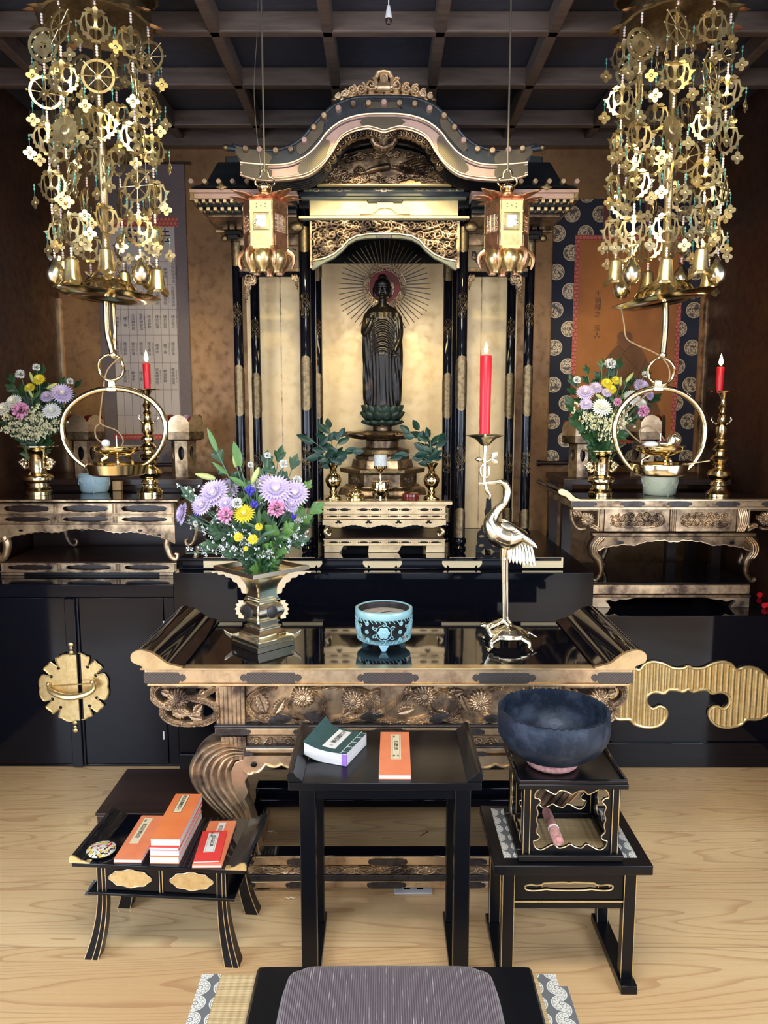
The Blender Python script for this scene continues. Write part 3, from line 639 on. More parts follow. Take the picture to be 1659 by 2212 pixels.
# lintel stack
YL = 3.30
bar('lintel_moulding', 645, 1014, 466, 472, YL, .04, GILDK); bar('lintel_panel', 668, 990, 430, 466, YL+.018, .02, GILDK)
bar('lintel_moulding', 652, 1008, 472, 477, YL+.004, .04, LACQM); bar('lintel_moulding', 650, 1008, 424, 431, YL, .04, GREENB); bar('lintel_beam', 645, 1014, 414, 424, YL-.004, .05, ROOFM)
bar('scroll_beam', 655, 1003, 395, 416, YL-.002, .03, GREENB)
A, B = P(662, 417, YL-.004), P(996, 395, YL-.004); w_, h_ = B.x-A.x, B.z-A.z; R_ = Relief(w_, h_, .001)
for sg in (-1, 1):
    for i, (q, e) in enumerate(((.44, 0), (.36, 1), (.29, 0), (.21, 1))): R_.spiral(sg*w_*q, h_*(.45+.12*e), h_*.36, .0022, .003, 1.4, 2*e, sg)
    R_.stroke([(sg*w_*(.14+.34*t/12), h_*(.5+.3*sin(t*1.4))) for t in range(13)], .002, .003)
R_.flower(0, h_/2, h_*.46, 6, .003); R_.leaf(0, h_/2, h_*1.4, h_*.3, 0, .003); R_.leaf(0, h_/2, h_*1.4, h_*.3, PI, .003)
m = M(); R_.mesh(m, Tr((A.x+B.x)/2, YL-.002, A.z), .002); obj('beam_scrollwork', m, GOLDP, shr, fix=False)
# frog-leg strut on the bright lintel
fl = [(-1, 0), (-.82, .22), (-.55, .30), (-.38, .55), (-.3, .95), (0, .98), (.3, .95), (.38, .55), (.55, .30), (.82, .22), (1, 0), (.7, .02), (.45, .06), (.26, .42), (0, .5), (-.26, .42), (-.45, .06), (-.7, .02)]
c = P(832, 464, YL+.016); q = 44*px2m(450, YL)
obj('frog_leg_strut', M().plate([(c.x+a*q*1.25, c.z+b*q*.62) for a, b in fl], YL+.008, YL+.018), GILDK, shr, bevel=.002)
bar('strut_cap', 793, 870, 430, 437, YL+.004, .02, LACQM)
# arched openwork under the lintel
arch = [(675, 566), (700, 561), (722, 551), (740, 536), (752, 522), (770, 512), (795, 508), (829, 507)]
archf = arch+[(2*CX-a, b) for a, b in reversed(arch[:-1])]
YA = 3.31; ax_ = pxl(archf, YA); zt1, zx0, zx1 = P(829, 478, YA).z, P(674, 520, YA).x, P(987, 520, YA).x
zb1 = P(829, 577, YA).z; w_, h_ = zx1-zx0, zt1-zb1; mx = (zx0+zx1)/2
R_ = Relief(w_, h_, .0011); rr = random.Random(3); axs = [p[0]-mx for p in ax_]; azs = [p[1]-zb1 for p in ax_]
for i in range(24):
    for j in range(5):
        xx = -w_/2+w_*(i+.5*(j % 2))/23.5+rr.uniform(-.3, .3)*w_/24; zz = h_*(j+.5+rr.uniform(-.2, .2))/5; q = h_*.105*rr.uniform(.7, 1.25)
        R_.spiral(xx, zz, q, q*.30, .012, 1.5, rr.uniform(0, 6), rr.choice((-1, 1)), tail=(xx+rr.choice((-1, 1))*q*2.2, zz+rr.uniform(-.3, .3)*q), lift=.002)
for k in range(22):
    x0_ = rr.uniform(-w_/2, w_/2*.8); z0_ = rr.uniform(.1, .95)*h_; R_.stroke([(x0_+t*.012, z0_+.006*sin(t*1.1+k)) for t in range(7)], .0032, .007, r1=.0012)
R_.cut(lambda X, Z: (Z > np.interp(X, axs, azs)+.006) | (np.abs(X) > max(axs)))
m = M(); R_.mesh(m, Tr(mx, YA, zb1), .006); obj('arched_openwork', m, GOLDW, shr, fix=False)
obj('openwork_backing', M().plate([(a, b+.004) for a, b in ax_]+[(zx1, zb1+.004), (zx1, zt1), (zx0, zt1), (zx0, zb1+.004)], YA+.012, YA+.02), LACQM, shr, smooth=False)
obj('arch_rim', M().tube([(a, YA-.004, b) for a, b in [(zx0, zb1+.02)]+ax_[0:0]+[(p[0], p[1]+.004) for p in ax_]+[(zx1, zb1+.02)]], .0055, 8), GOLDP, shr)
am = [(a, b-.012) for a, b in ax_]; obj('arch_moulding', M().plate(ax_+[(zx1, zb1), (zx1, zb1-.010), (ax_[-1][0], zb1-.012)]+am[::-1][1:-1]+[(ax_[0][0], zb1-.012), (zx0, zb1-.010), (zx0, zb1)], YA-.004, YA+.02), GREENB, shr, smooth=False)
bar('arch_crest', 812, 846, 506, 515, YA-.008, .01, DIRON)
for a, b in ((668, 675), (986, 993)): bar('openwork_frame', a, b, 474, 580, YA-.002, .02, GOLDW)
# ---------------- the curved gable
def full_px(h): return [(2*CX-a, b) for a, b in reversed(h[1:])]+h
capc = [(829, 222), (863, 224), (896, 225), (928, 235), (959, 251), (981, 276), (1001, 304), (1031, 323), (1063, 326), (1098, 324), (1128, 322)]
capc = [(829.5, 222)]+capc[1:]
btop = [(829.5, 248), (877, 250), (918, 262), (950, 285), (970, 311), (996, 337), (1032, 354), (1074, 358), (1140, 353)]
bbot = [(829.5, 286), (848, 281), (867, 278), (898, 285), (924, 301), (944, 332), (965, 358), (996, 379), (1048, 388), (1100, 388), (1140, 377)]
ttop = [(829.5, 207), (863, 207), (898, 210), (939, 226), (975, 257), (1006, 294), (1038, 315), (1074, 322), (1115, 321), (1158, 310)]
def cur(h, Y, n=5): return [(p.x, p.y) for p in spl([(a, b, 0) for a, b in pxl(full_px(h), Y)], n)]
def rs(c_, n=120):                     # resample by x
    xs_ = np.linspace(c_[0][0], c_[-1][0], n); return xs_, np.interp(xs_, [p[0] for p in c_], [p[1] for p in c_])
def strip(nm, up, dn, Y, dp, mt, **k):
    return obj(nm, M().plate(up+dn[::-1], Y, Y+dp), mt, shr, smooth=False, **k)
T_ = cur(ttop, YG); BT = cur(btop, YG-.006); BB = cur(bbot, YG-.006)
off = lambda c_, d: [(a, b+d) for a, b in c_]
strip('gable_rim', T_, cur(btop, YG), YG, .03, ROOFM)
strip('gable_band', BT, BB, YG-.006, .03, PINKG)
for cc, d_, r_, mt in ((BT, .003, .0042, GOLDP), (BT, -.010, .0022, DIRON), (BB, .008, .0028, GOLDP), (BB, -.001, .004, GOLD)): obj('gable_moulding', M().tube([(a, YG-.009, b+d_) for a, b in cc], r_, 6), mt, shr)
# roof skin behind the rim
xs_, zs_ = rs(T_, 90); v = []; f = []; ny = 8
for j in range(ny):
    Yj = YG-.004+j*.075; 
    for i in range(90): v.append((xs_[i]*(1+.0*j), Yj, zs_[i]+.004+.012*math.sqrt(j)-(.0 if j else .003)))
for j in range(ny-1):
    for i in range(89): o_ = j*90+i; f.append((o_, o_+1, o_+91, o_+90))
o_ = obj('gable_roof', M().add(v, f), ROOFM, shr, fix=False); q = o_.modifiers.new('solid', 'SOLIDIFY'); q.thickness = .012; q.offset = -1
for i, (a, b) in enumerate(capc):      # round tile ends
    for sg in ((1,) if i == 0 else (1, -1)):
        p = P(CX+sg*(a-CX), b, YG-.012); obj('tile_end', M().lathe([(.0115, 0), (.0115, .03), (.009, .034), (.0, .034)], 20, T=Tr(p.x, p.y+.022, p.z) @ Rx(PI/2)), GOLDW if i % 3 else PINKG, shr)
for sg in (-1, 1):
    a, b = P(CX+sg*300, 326, YG+.02), P(CX+sg*342, 319, YG-.01); obj('corner_tile', M().tube([a, b], .011, 12), ROOFM, shr)
    obj('corner_tile_end', M().ball(b, (.012, .012, .012)), FITG, shr)
# engraved fittings on rim and band
def fit(c1, c2, t0, t1, Y, mt, nm, inset=.12):
    x1_, z1_ = rs(c1, 200); x2_, z2_ = rs(c2, 200); i0, i1 = int(t0*199), int(t1*199); n = 20; up = []; dn = []
    for k in range(n+1):
        i = int(i0+(i1-i0)*k/n); e = inset+.34*max(0, 1-min(k, n-k)/2.2)**1
        a = np.array((x1_[i], z1_[i])); b = np.array((x2_[i], z2_[i])); up.append(tuple(a+(b-a)*e)); dn.append(tuple(a+(b-a)*(1-e)))
    obj(nm, M().plate(up+dn[::-1], Y-.004, Y+.001), mt, shr, smooth=False)
Tr_, Br_ = T_, cur(btop, YG)
fit(BT, BB, .42, .575, YG-.007, TFIT, 'band_fitting', .16); fit(T_, Br_, .435, .565, YG-.001, TFIT, 'rim_fitting', .34)
for t0, t1 in ((.205, .315), (.685, .795)): fit(BT, BB, t0, t1, YG-.007, TFIT, 'band_fitting', .08); fit(T_, Br_, t0+.005, t1-.01, YG-.001, TFIT, 'rim_fitting', .22)
for t0, t1 in ((.0, .115), (.885, 1.)): fit(BT, BB, t0, t1, YG-.008, TFIT, 'band_fitting', .02)
for t0, t1 in ((.0, .125), (.875, 1.)): fit(T_, Br_, t0, t1, YG-.001, TFIT, 'rim_fitting', .08)
# ridge crest of curling clouds
A = P(716, 219, YG+.06); B = P(943, 150, YG+.06); w_, h_ = B.x-A.x, B.z-A.z; R_ = Relief(w_, h_, .0012)
for sg in (-1, 1):
    for cx_, cz_, q in ((.12, .46, .20), (.215, .34, .17), (.30, .30, .16), (.375, .18, .13), (.44, .10, .09)):
        R_.spiral(sg*w_*cx_, h_*cz_, h_*q, h_*.068, .016, 1.6, 1.2, sg, 1, lift=.006); R_.stroke([(sg*w_*cx_, h_*(cz_-q)), (sg*w_*(cx_+.02), h_*.02)], h_*.12, .010)
    R_.stroke([(sg*w_*.02, h_*.17), (sg*w_*.18, h_*.14), (sg*w_*.34, h_*.05), (sg*w_*.48, 0)], h_*.09, .012)
R_.stroke([(-w_*.075, h_*.40), (-w_*.085, h_*.68), (-w_*.06, h_*.86), (0, h_*.9), (w_*.06, h_*.86), (w_*.085, h_*.68), (w_*.075, h_*.40)], h_*.095, .018, lift=.006)
R_.stroke([(-w_*.05, h_*.42), (w_*.05, h_*.42)], h_*.16, .016, lift=.004); R_.stroke([(0, h_*.5), (0, h_*.74)], h_*.14, .010, lift=.006)
m = M(); R_.mesh(m, Tr((A.x+B.x)/2, YG+.06, A.z), .03); obj('ridge_crest', m, GOLD, shr, fix=False)
# cloud edging and hanging fish carving under the band
A = P(664, 378, YG+.02); B = P(995, 284, YG+.02); w_, h_ = B.x-A.x, B.z-A.z; R_ = Relief(w_, h_, .0012); bb_ = cur(bbot, YG+.02, 3); mxx = (A.x+B.x)/2
bxs = [p[0]-mxx for p in bb_]; bzs = [p[1]-A.z for p in bb_]
for i in range(-11, 12):
    xx = i*w_*.0335; zz = np.interp(xx, bxs, bzs)-h_*.12-.012*abs(i/11)**2
    R_.spiral(xx, zz, .0155, .0048, .012, 1.5, 1.5 if i < 0 else 1.6, -1 if i < 0 else 1, 1, lift=.004)
R_.stroke([(-w_*.07, h_*.80), (-w_*.05, h_*.68), (0, h_*.60), (w_*.05, h_*.68), (w_*.07, h_*.80)], .012, .014, lift=.006); R_.stroke([(0, h_*.8), (0, h_*.62)], .02, .014, lift=.004)
R_.cut(lambda X, Z: (Z < np.interp(X, bxs, bzs)+.004) & (np.hypot(np.abs(X)-w_*.055, Z-h_*.76) > .0052))
m = M(); R_.mesh(m, Tr(mxx, YG+.02, A.z), .006); obj('gable_cloud_carving', m, GOLDD, shr, fix=False)
# black ribs under the gable
xs_, zs_ = rs(cur(bbot, YG+.03, 4), 60)
for k in range(6):
    Yk = YG+.045+k*.026; sc = 1-.004*k; obj('gable_rib', M().tube([(xs_[i]*sc, Yk, zs_[i]+.004) for i in range(3, 57)], .008, 6), LACQM, shr)
# phoenix panel
A = P(683, 398, 3.25); B = P(976, 318, 3.25); w_, h_ = B.x-A.x, B.z-A.z; R_ = Relief(w_, h_, .0011); rr = random.Random(11)
top = lambda X: h_*np.sqrt(np.clip(1-(np.abs(X)/(w_/2))**1.9, 0, 1))
for i in range(70):
    xx = rr.uniform(-.48, .48)*w_; tz = float(top(np.array(xx))); zz = tz*rr.choice((.10, .86, .80, .18)) if abs(xx) < w_*.3 else tz*rr.uniform(.1, .85); q = .012*rr.uniform(.7, 1.4)
    R_.spiral(xx, zz, q, q*.36, .010, 1.5, rr.uniform(0, 6), rr.choice((-1, 1)), tail=(xx+rr.choice((-1, 1))*q*2.4, zz-q*.3))
for k in range(9):                     # tail feathers
    a0 = -.42+.10*k; R_.stroke([(w_*.02+t*.017*cos(a0*.6), h_*.46+t*.017*sin(a0)*.6+.004*sin(t+k)) for t in range(11)], .0042, .013, 1, .0015, lift=.003)
for k in range(10): R_.leaf(-w_*.03, h_*.45, h_*(.42-.012*k), .005, 1.25-k*.11, .012, lift=.006)   # wing
R_.stroke([(w_*.03, h_*.46), (-w_*.03, h_*.42), (-w_*.09, h_*.36), (-w_*.13, h_*.30)], .014, .018, 0, .008, lift=.006)
R_.stroke([(-w_*.13, h_*.30), (-w_*.17, h_*.26), (-w_*.20, h_*.30)], .008, .016, 0, .004, lift=.006)
R_.spiral(-w_*.19, h_*.33, .026, .004, .010, 1.0, 0, 1, lift=.004); R_.flower(-w_*.19, h_*.32, .018, 9, .008)
R_.H = np.maximum(R_.H, .0012); R_.cut(lambda X, Z: Z < top(X))
m = M(); R_.mesh(m, Tr((A.x+B.x)/2, 3.25, A.z), .01); obj('phoenix_carving', m, GOLDD, shr, fix=False)
gb = [(-w_/2*1.25, -.01), (-w_/2*1.1, .03), (-w_*.42, h_*.62), (-w_*.25, h_*1.0), (0, h_*1.2), (w_*.25, h_*1.0), (w_*.42, h_*.62), (w_/2*1.1, .03), (w_/2*1.25, -.01)]
obj('gable_wall', M().plate([((A.x+B.x)/2+a, A.z+b) for a, b in gb], 3.27, 3.29), LACQM, shr, smooth=False)
bar('panel_moulding', 684, 976, 396, 401, 3.245, .02, GILDK)
# ---------------- wide hip roof behind, with rafters
YH = 3.22
def hip(y, Y, hw): a = P(CX-hw, y, Y); return a
e0 = P(408, 404, YH); r0 = P(470, 352, YH+.25); zE, xE = e0.z, -e0.x; zr, xr = r0.z, -r0.x
xi = .36
for sg in (-1, 1):
    v = [(sg*xi, YH, zE), (sg*xE, YH, zE), (sg*xE, YH+.72, zE), (sg*xi, YH+.72, zE), (sg*xi, YH+.24, zr), (sg*xr, YH+.24, zr), (sg*xr, YH+.5, zr), (sg*xi, YH+.5, zr),
         (sg*xi, YH+.05, zE+.03), (sg*xE*.93, YH+.05, zE+.03), (sg*xE*.93, YH+.67, zE+.03), (sg*xi, YH+.67, zE+.03)]
    obj('hip_roof', M().add(v, [(0, 1, 9, 8), (8, 9, 5, 4), (2, 3, 11, 10), (10, 11, 7, 6), (3, 0, 8, 4, 7, 11), (1, 2, 10, 9), (9, 10, 6, 5), (4, 5, 6, 7), (3, 2, 1, 0)]), ROOFM, shr, smooth=False, bevel=.006)
obj('roof_ridge', M().box(-xr*.96, xr*.96, YH+.27, YH+.47, zr, zr+.035), ROOFM, shr, bevel=.006)
for px, mt in ((412, PINKG), (442, GOLDW), (472, GOLDW), (502, GOLDW), (533, GOLDW)):
    for sg in (-1, 1): p = P(CX+sg*(CX-px), 391, YH-.012); obj('tile_end', M().lathe([(.0115, 0), (.0115, .02), (.009, .024), (.0, .024)], 20, T=Tr(p.x, p.y+.022, p.z) @ Rx(PI/2)), mt, shr)
for sg in (-1, 1):
    def sb(nm, a, b, y0, y1, Y, dp, mt):
        x0, x1 = sorted((P(CX-sg*(CX-a), 400, Y).x, P(CX-sg*(CX-b), 400, Y).x)); z1, z0 = P(CX, y0, Y).z, P(CX, y1, Y).z; return obj(nm, M().box(x0, x1, Y, Y+dp, z0, z1), mt, shr, bevel=.002)
    sb('eave_band', 408, 640, 408, 416, YH-.004, .7, PINKG); sb('eave_band', 414, 640, 417, 429, YH+.004, .68, PINKG); sb('eave_corner', 408, 418, 416, 433, YH-.002, .68, FITG)
    for i in range(8):
        for row, (yy, Yr, a0) in enumerate(((434, YH+.01, 424), (451, YH+.035, 434))):
            a = a0+i*15.3; p = P(CX-sg*(CX-a), yy, Yr); obj('rafter', M().box(p.x-.0065, p.x+.0065, Yr, Yr+.16, p.z-.006, p.z+.006), GOLDP, shr)
    sb('eave_beam', 424, 640, 427, 447, YH+.03, .6, LACQM); sb('eave_beam', 436, 640, 443, 461, YH+.06, .55, LACQM); sb('eave_beam', 446, 640, 457, 469, YH+.08, .4, GOLDD)
    c = P(CX+sg*(CX-478), 404, YH-.006); obj('roof_flower_fitting', M().lathe([(.022, 0), (.018, .004), (.006, .005)], 24, T=Tr(c.x, YH-.002, c.z) @ Rx(PI/2) @ Sc(1, .5, 1), lob=lambda a, z: 1+.2*cos(4*a)), FITG, shr)
# flat soffit between gable and lintel
obj('soffit', M().box(-.55, .55, 3.31, 3.9, P(829, 440, 3.3).z+.02, P(829, 440, 3.3).z+.03), LACQM, shr)
obj('inner_ceiling', M().box(-.52, .52, 3.36, YK, zk1-.02, zk1-.004), LACQM, shr)
# ================================================================ STATUE AND SHRINE OFFERINGS
def LP(m, cx, Y, prof, n=32, T=None, **k):                # lathe given as (radius px, photo y)
    s_ = px2m(prof[0][1], Y); x = P(cx, prof[0][1], Y).x
    return m.lathe([(max(r, 0)*s_, P(cx, y, Y).z) for r, y in prof], n, (x, Y, 0), **k)
YS = 3.76; S_ = px2m(760, YS); fx = P(826, 760, YS).x; fz = P(826, 882, YS).z
def remesh(m, vox, sm=2, name='r'):
    me = bpy.data.meshes.new(name); me.from_pydata(m.v, [], m.f)
    b = bmesh.new(); b.from_mesh(me); bmesh.ops.recalc_face_normals(b, faces=b.faces); b.to_mesh(me); b.free()
    o = bpy.data.objects.new(name, me); COL.objects.link(o); q = o.modifiers.new('r', 'REMESH'); q.mode = 'VOXEL'; q.voxel_size = vox
    if sm: w_ = o.modifiers.new('s', 'SMOOTH'); w_.factor = .5; w_.iterations = sm
    e = o.evaluated_get(bpy.context.evaluated_depsgraph_get()); r = bpy.data.meshes.new_from_object(e); out = M(); out.v = [tuple(v.co) for v in r.vertices]; out.f = [tuple(p.vertices) for p in r.polygons]
    bpy.data.objects.remove(o); return out
def loft(m, secs, n=96, fold=None, T=None):               # secs: (h, cx, cy, a, b)
    hs = np.array([s[0] for s in secs]); H = np.linspace(hs[0], hs[-1], max(12, int(abs(hs[-1]-hs[0])/1.6))); v = []; f = []
    I = [np.interp(H, hs, [s[k] for s in secs]) for k in range(1, 5)]
    for j, h in enumerate(H):
        for i in range(n):
            a = 2*PI*i/n; q = 1+(fold(a, h) if fold else 0); v.append((I[0][j]+I[2][j]*q*cos(a), I[1][j]+I[3][j]*q*sin(a), h))
    for j in range(len(H)-1):
        for i in range(n): i2 = (i+1) % n; f.append((j*n+i, j*n+i2, (j+1)*n+i2, (j+1)*n+i))
    f += [tuple(range(n))[::-1], tuple((len(H)-1)*n+i for i in range(n))]
    return m.add(v, f, T)
def folds(a, h):
    fr = max(0., -sin(a)); v = .035*sin(a*22+h*.02)*(1 if h < 120 else .3)
    if h > 108:
        d = (a-1.5*PI+PI) % (2*PI)-PI if False else a-1.5*PI; u = h+18*d*d*1.6
        v += .075*fr*sin(u*.62)*min(1, (h-108)/20)*(1 if h < 190 else 0)
    return v+.02*sin(a*9+h*.05)
m = M(); ms = Tr(fx, YS, fz) @ Sc(S_)
loft(m, [(4, 0, 0, 33, 20), (14, 0, 0, 31, 20), (40, 0, 0, 28, 19), (90, 0, 0, 29, 19), (130, 0, -1, 31, 19), (165, 0, -1, 32, 19), (190, 0, 0, 34, 18), (203, 0, 0, 35, 16), (211, 0, 1, 30, 13), (217, 0, 1, 18, 11), (221, 0, 0, 11, 10)], 160, folds)
loft(m, [(216, 0, -1, 10.5, 10), (224, 0, -1, 9, 9), (234, 0, -1, 9, 9)], 24)
# head
hd0 = len(m.v)
m.ball((0, -1, 249), (14.6, 15.5, 18.5), 32, m=24); m.ball((0, -7, 240), (10.5, 9, 9.5), 20, m=14); m.ball((0, -1, 258), (15.2, 15.8, 12), 28, m=16); m.ball((0, 0, 270), (8.2, 8.5, 8.5), 20, m=12)
m.tube([(0, -15.2, 251), (0, -17.4, 246), (0, -18.6, 243.4)], [1.2, 1.8, 2.3], 8)
for sx in (-1, 1):
    m.ball((sx*5, -15.2, 248.5), (3.6, 1.8, 1.5), 12); m.tube([(sx*1.6, -16.2, 252), (sx*5, -16, 253.6), (sx*9, -14, 252)], .7, 6); m.ball((sx*6, -11.5, 242), (4, 4, 5), 12)
    m.tube([(sx*14.6, -1, 254), (sx*15.8, -1, 250), (sx*15.4, -2, 242), (sx*14.2, -2, 234)], [1.8, 2.2, 1.8, 2.1], 8, flat=1.6)
m.ball((0, -16.2, 237.8), (3.8, 1.6, 1.3), 12); m.ball((0, -14.8, 233), (4, 3, 2.6), 12)
for k in range(150):                    # hair curls
    z = 1-1.1*(k+.5)/150; a = k*2.39996; r = math.sqrt(max(0, 1-z*z)); p = (15.6*r*cos(a), 16*r*sin(a)-.5, 252+17.5*z)
    if p[1] < -6 and p[2] < 257: continue
    m.ball(p, 1.25, 6, m=4)
for i in range(hd0, len(m.v)):
    p = m.v[i]; m.v[i] = (p[0]*1.16, p[1]*1.12, 228+(p[2]-228)*1.13)
# sleeves: right arm (photo left) raised, left arm (photo right) lowered
def sl(a, h): return .07*sin(a*7+h*.08)+.03*sin(a*15)
loft(m, [(8, -31, 2, 9, 11), (20, -31, 1, 11, 12), (80, -31, 0, 11, 13), (130, -31, -2, 12, 14), (165, -32, -4, 11, 15), (190, -31, -3, 10, 13), (203, -29, 0, 8, 10)], 64, sl)
loft(m, [(4, 31, 2, 7, 9), (16, 32, 1, 9, 11), (70, 32, 0, 11, 13), (110, 32, -1, 12, 14), (150, 33, -2, 10, 13), (185, 33, -1, 10, 12), (203, 29, 0, 8, 10)], 64, sl)
m.tube(spl([(-33, -2, 195), (-37, -6, 172), (-36, -12, 158), (-28, -20, 172), (-24, -22, 184)], 5), [8, 8, 8, 8, 8.5, 8.5, 8.5, 9, 9, 8.5, 8, 7.6, 7, 6.5, 6, 5.5, 5, 4.5, 4.2, 4, 3.8], 14)
m.tube(spl([(34, -2, 195), (37, -3, 170), (36, -8, 146), (30, -15, 130), (27, -18, 122)], 5), [8, 8, 8, 8, 8, 8, 8, 7.8, 7.6, 7.2, 7, 6.6, 6.2, 5.8, 5.4, 5, 4.6, 4.3, 4.1, 3.9, 3.8], 14)
def hand(o, d, nrm, s_=1.):             # palm, four fingers, thumb leaving the side of the palm
    d = Vector(d).normalized(); nrm = Vector(nrm).normalized(); sd = d.cross(nrm); o = Vector(o)
    m.tube([o, o+d*5*s_, o+d*9*s_], [3.4*s_, 4.4*s_, 4.2*s_], 12, flat=.55)
    for k, L in enumerate((6.5, 8, 7.6, 6)):
        b = o+d*8.5*s_+sd*(k-1.5)*2.15*s_; m.tube([b, b+d*L*.4*s_+nrm*.3, b+d*L*.75*s_+nrm*(1.0+(2.6 if k == 1 else 0))*s_, b+d*L*s_*.95+nrm*(2.2+(2.4 if k == 1 else 0))*s_], [1.25*s_, 1.15*s_, 1.05*s_, .8*s_], 8)
    b = o+d*3*s_-sd*3.6*s_; m.tube([b, b+d*3.2*s_-sd*1.6*s_+nrm*1.5, b+d*6*s_+nrm*3.2*s_], [1.5*s_, 1.3*s_, 1.*s_], 8)
hand((-23, -24, 187), (.12, -.15, 1), (0, -1, 0)); hand((27, -20, 121), (-.05, -.35, -1), (0, -1, 0))
for sx in (-1, 1):                      # feet
    m.ball((sx*9, -13, 2), (5, 10, 3), 14)
    for k in range(5): m.ball((sx*9+(k-2)*1.9, -22+abs(k-2)*.5, 1.4), (1.05, 2, 1.3), 8)
body = M(); body.v = [tuple(ms @ Vector(p)) for p in m.v]; body.f = m.f
body = remesh(body, .0024, 1)
st = thing('buddha_statue', 'dark standing Buddha statue with halo rays on a green lotus', 'statue', (fx, YS, P(829, 1072, 3.76).z))
obj('body', body, BRONZE, st, ang=0, fix=False)
# halo
hc = P(831, 617, YS+.035); hs = px2m(617, YS+.035); yh = YS+.04
halo = obj('halo_disc', M().lathe([(37*hs, 0), (37*hs, .004), (0, .006)], 64, T=Tr(hc.x, yh+.006, hc.z) @ Rx(PI/2)), HALO, st)
R_ = Relief(94*hs, 94*hs, .0011); c_ = 47*hs
for i in range(18): a = 2*PI*i/18; R_.spiral(40*hs*cos(a), c_+40*hs*sin(a), 6*hs, 2.0*hs, .006, 1.4, a, 1 if i % 2 else -1)
for rr_ in (34, 46): R_.stroke([(rr_*hs*cos(2*PI*i/60), c_+rr_*hs*sin(2*PI*i/60)) for i in range(61)], 1.6*hs, .007)
R_.cut(lambda X, Z: np.hypot(X, Z-c_) < 47.5*hs); m = M(); R_.mesh(m, Tr(hc.x, yh, hc.z-c_), .006); obj('halo_ring', m, GOLDW, halo, fix=False)
obj('halo_rosette', M().lathe([(21*hs, 0), (20*hs, .004), (14*hs, .006), (13*hs, .010), (0, .010)], 96, T=Tr(hc.x, yh+.002, hc.z-4*hs) @ Rx(PI/2), lob=lambda a, z: 1+.09*abs(sin(a*8))), GOLDD, halo)
for i in range(54):
    a = 2*PI*(i+.5)/54
    if abs((a-1.5*PI+PI) % (2*PI)-PI) < .36: continue
    L = (106 if sin(a) < .1 else 100)-6*abs(cos(a*3)); 
    obj('halo_ray', M().tube([(hc.x+46*hs*cos(a), yh+.004, hc.z+46*hs*sin(a)), (hc.x+L*hs*cos(a), yh+.006, hc.z+L*hs*sin(a))], [.0030, .0018], 6), DIRON if sin(a) < .4 else FITG, st)
# lotus and pedestal
def petal(L, W, cup, n=6, k=5, tipr=.25):
    v = []; f = []
    for j in range(n+1):
        t = j/n; wd = W*(sin(PI*min(t*.86+.14, 1))**.7)*(1 if t < 1 else 0)
        for i in range(k+1): u = 2*i/k-1; v.append((u*wd/2, -cup*sin(t*PI*.5)*L+cup*.35*L*(1-u*u)*-1+u*u*W*.18, t*L))
    for j in range(n):
        for i in range(k): o_ = j*(k+1)+i; f.append((o_, o_+1, o_+k+2, o_+k+1))
    return v, f
lz = P(826, 916, YS).z; lot = obj('lotus_core', M().lathe([(22*S_, 0), (34*S_, .02), (41*S_, .05), (38*S_, .078), (0, .080)], 32, (fx, YS, lz)), GREENL, st)
for ring, (n_, r_, z_, L, W, tilt) in enumerate(((12, 24, .000, .050, .062, .95), (12, 36, .022, .050, .064, .45), (14, 40, .048, .050, .058, .18))):
    for i in range(n_):
        a = 2*PI*(i+.5*(ring % 2))/n_; v, f = petal(L, W, .30-.1*ring); o_ = obj('lotus_petal', M().add(v, f, Tr(fx, YS, lz+z_) @ Rz(a+PI/2) @ Tr(0, -r_*S_, 0) @ Rx(tilt*1.0)), GREENL, lot, fix=False)
        q = o_.modifiers.new('s', 'SOLIDIFY'); q.thickness = .003
ped = obj('pedestal_neck', LP(M(), 826, YS, [(16, 932), (22, 930), (22, 920), (18, 915), (26, 913), (26, 911)], 32), GOLDD, st)
m = M(); R_ = Relief(1, 1, 1)
lobs = lambda a, z: 1+.10*sin(a*7)+.06*sin(a*13+1)+.05*cos(a*3)
LP(m, 826, YS, [(50, 948), (72, 945), (84, 937), (78, 933), (40, 930), (20, 931)], 120, lob=lobs); obj('cloud_tray', m, GOLDD, st)
for i in range(16):
    a = 2*PI*i/16; zc_ = P(826, 938, YS).z; m = M(); q = 74*S_
    m.tube([(fx+(q+.012*t*cos(t*1.2))*cos(a+.03*t), YS+(q+.006*t)*sin(a+.03*t), zc_+.007*sin(t*1.3)+.001*t) for t in range(6)], [.007, .007, .006, .005, .004, .002], 6); obj('tray_curl', m, GOLDD, st)
obj('pedestal_drum', LP(M(), 826, YS, [(34, 968), (37, 966), (37, 952), (34, 949)], 40), GOLDD, st)
obj('pedestal_disc', LP(M(), 826, YS, [(56, 982), (60, 978), (58, 970), (40, 967), (36, 968)], 48), FITG, st)
def hexa(nm, prof, mt, par=st, **k): return obj(nm, LP(M(), 826, YS, prof, 6, ph=0), mt, par, smooth=False, bevel=.003, **k)
hexa('hexagon_tier', [(58, 992), (58, 984), (52, 982), (52, 981)], GOLDD); hexa('hexagon_tier', [(68, 1012), (64, 992), (60, 991)], GOLDW)
hexa('hexagon_slab', [(90, 1020), (92, 1016), (92, 1010), (66, 1008)], FITG); hexa('hexagon_tier', [(74, 1046), (74, 1020), (60, 1019)], GOLDD)
hexa('hexagon_slab', [(80, 1050), (80, 1045)], GOLDW); hexa('hexagon_base', [(92, 1074), (96, 1066), (92, 1054), (80, 1048)], GOLDD)
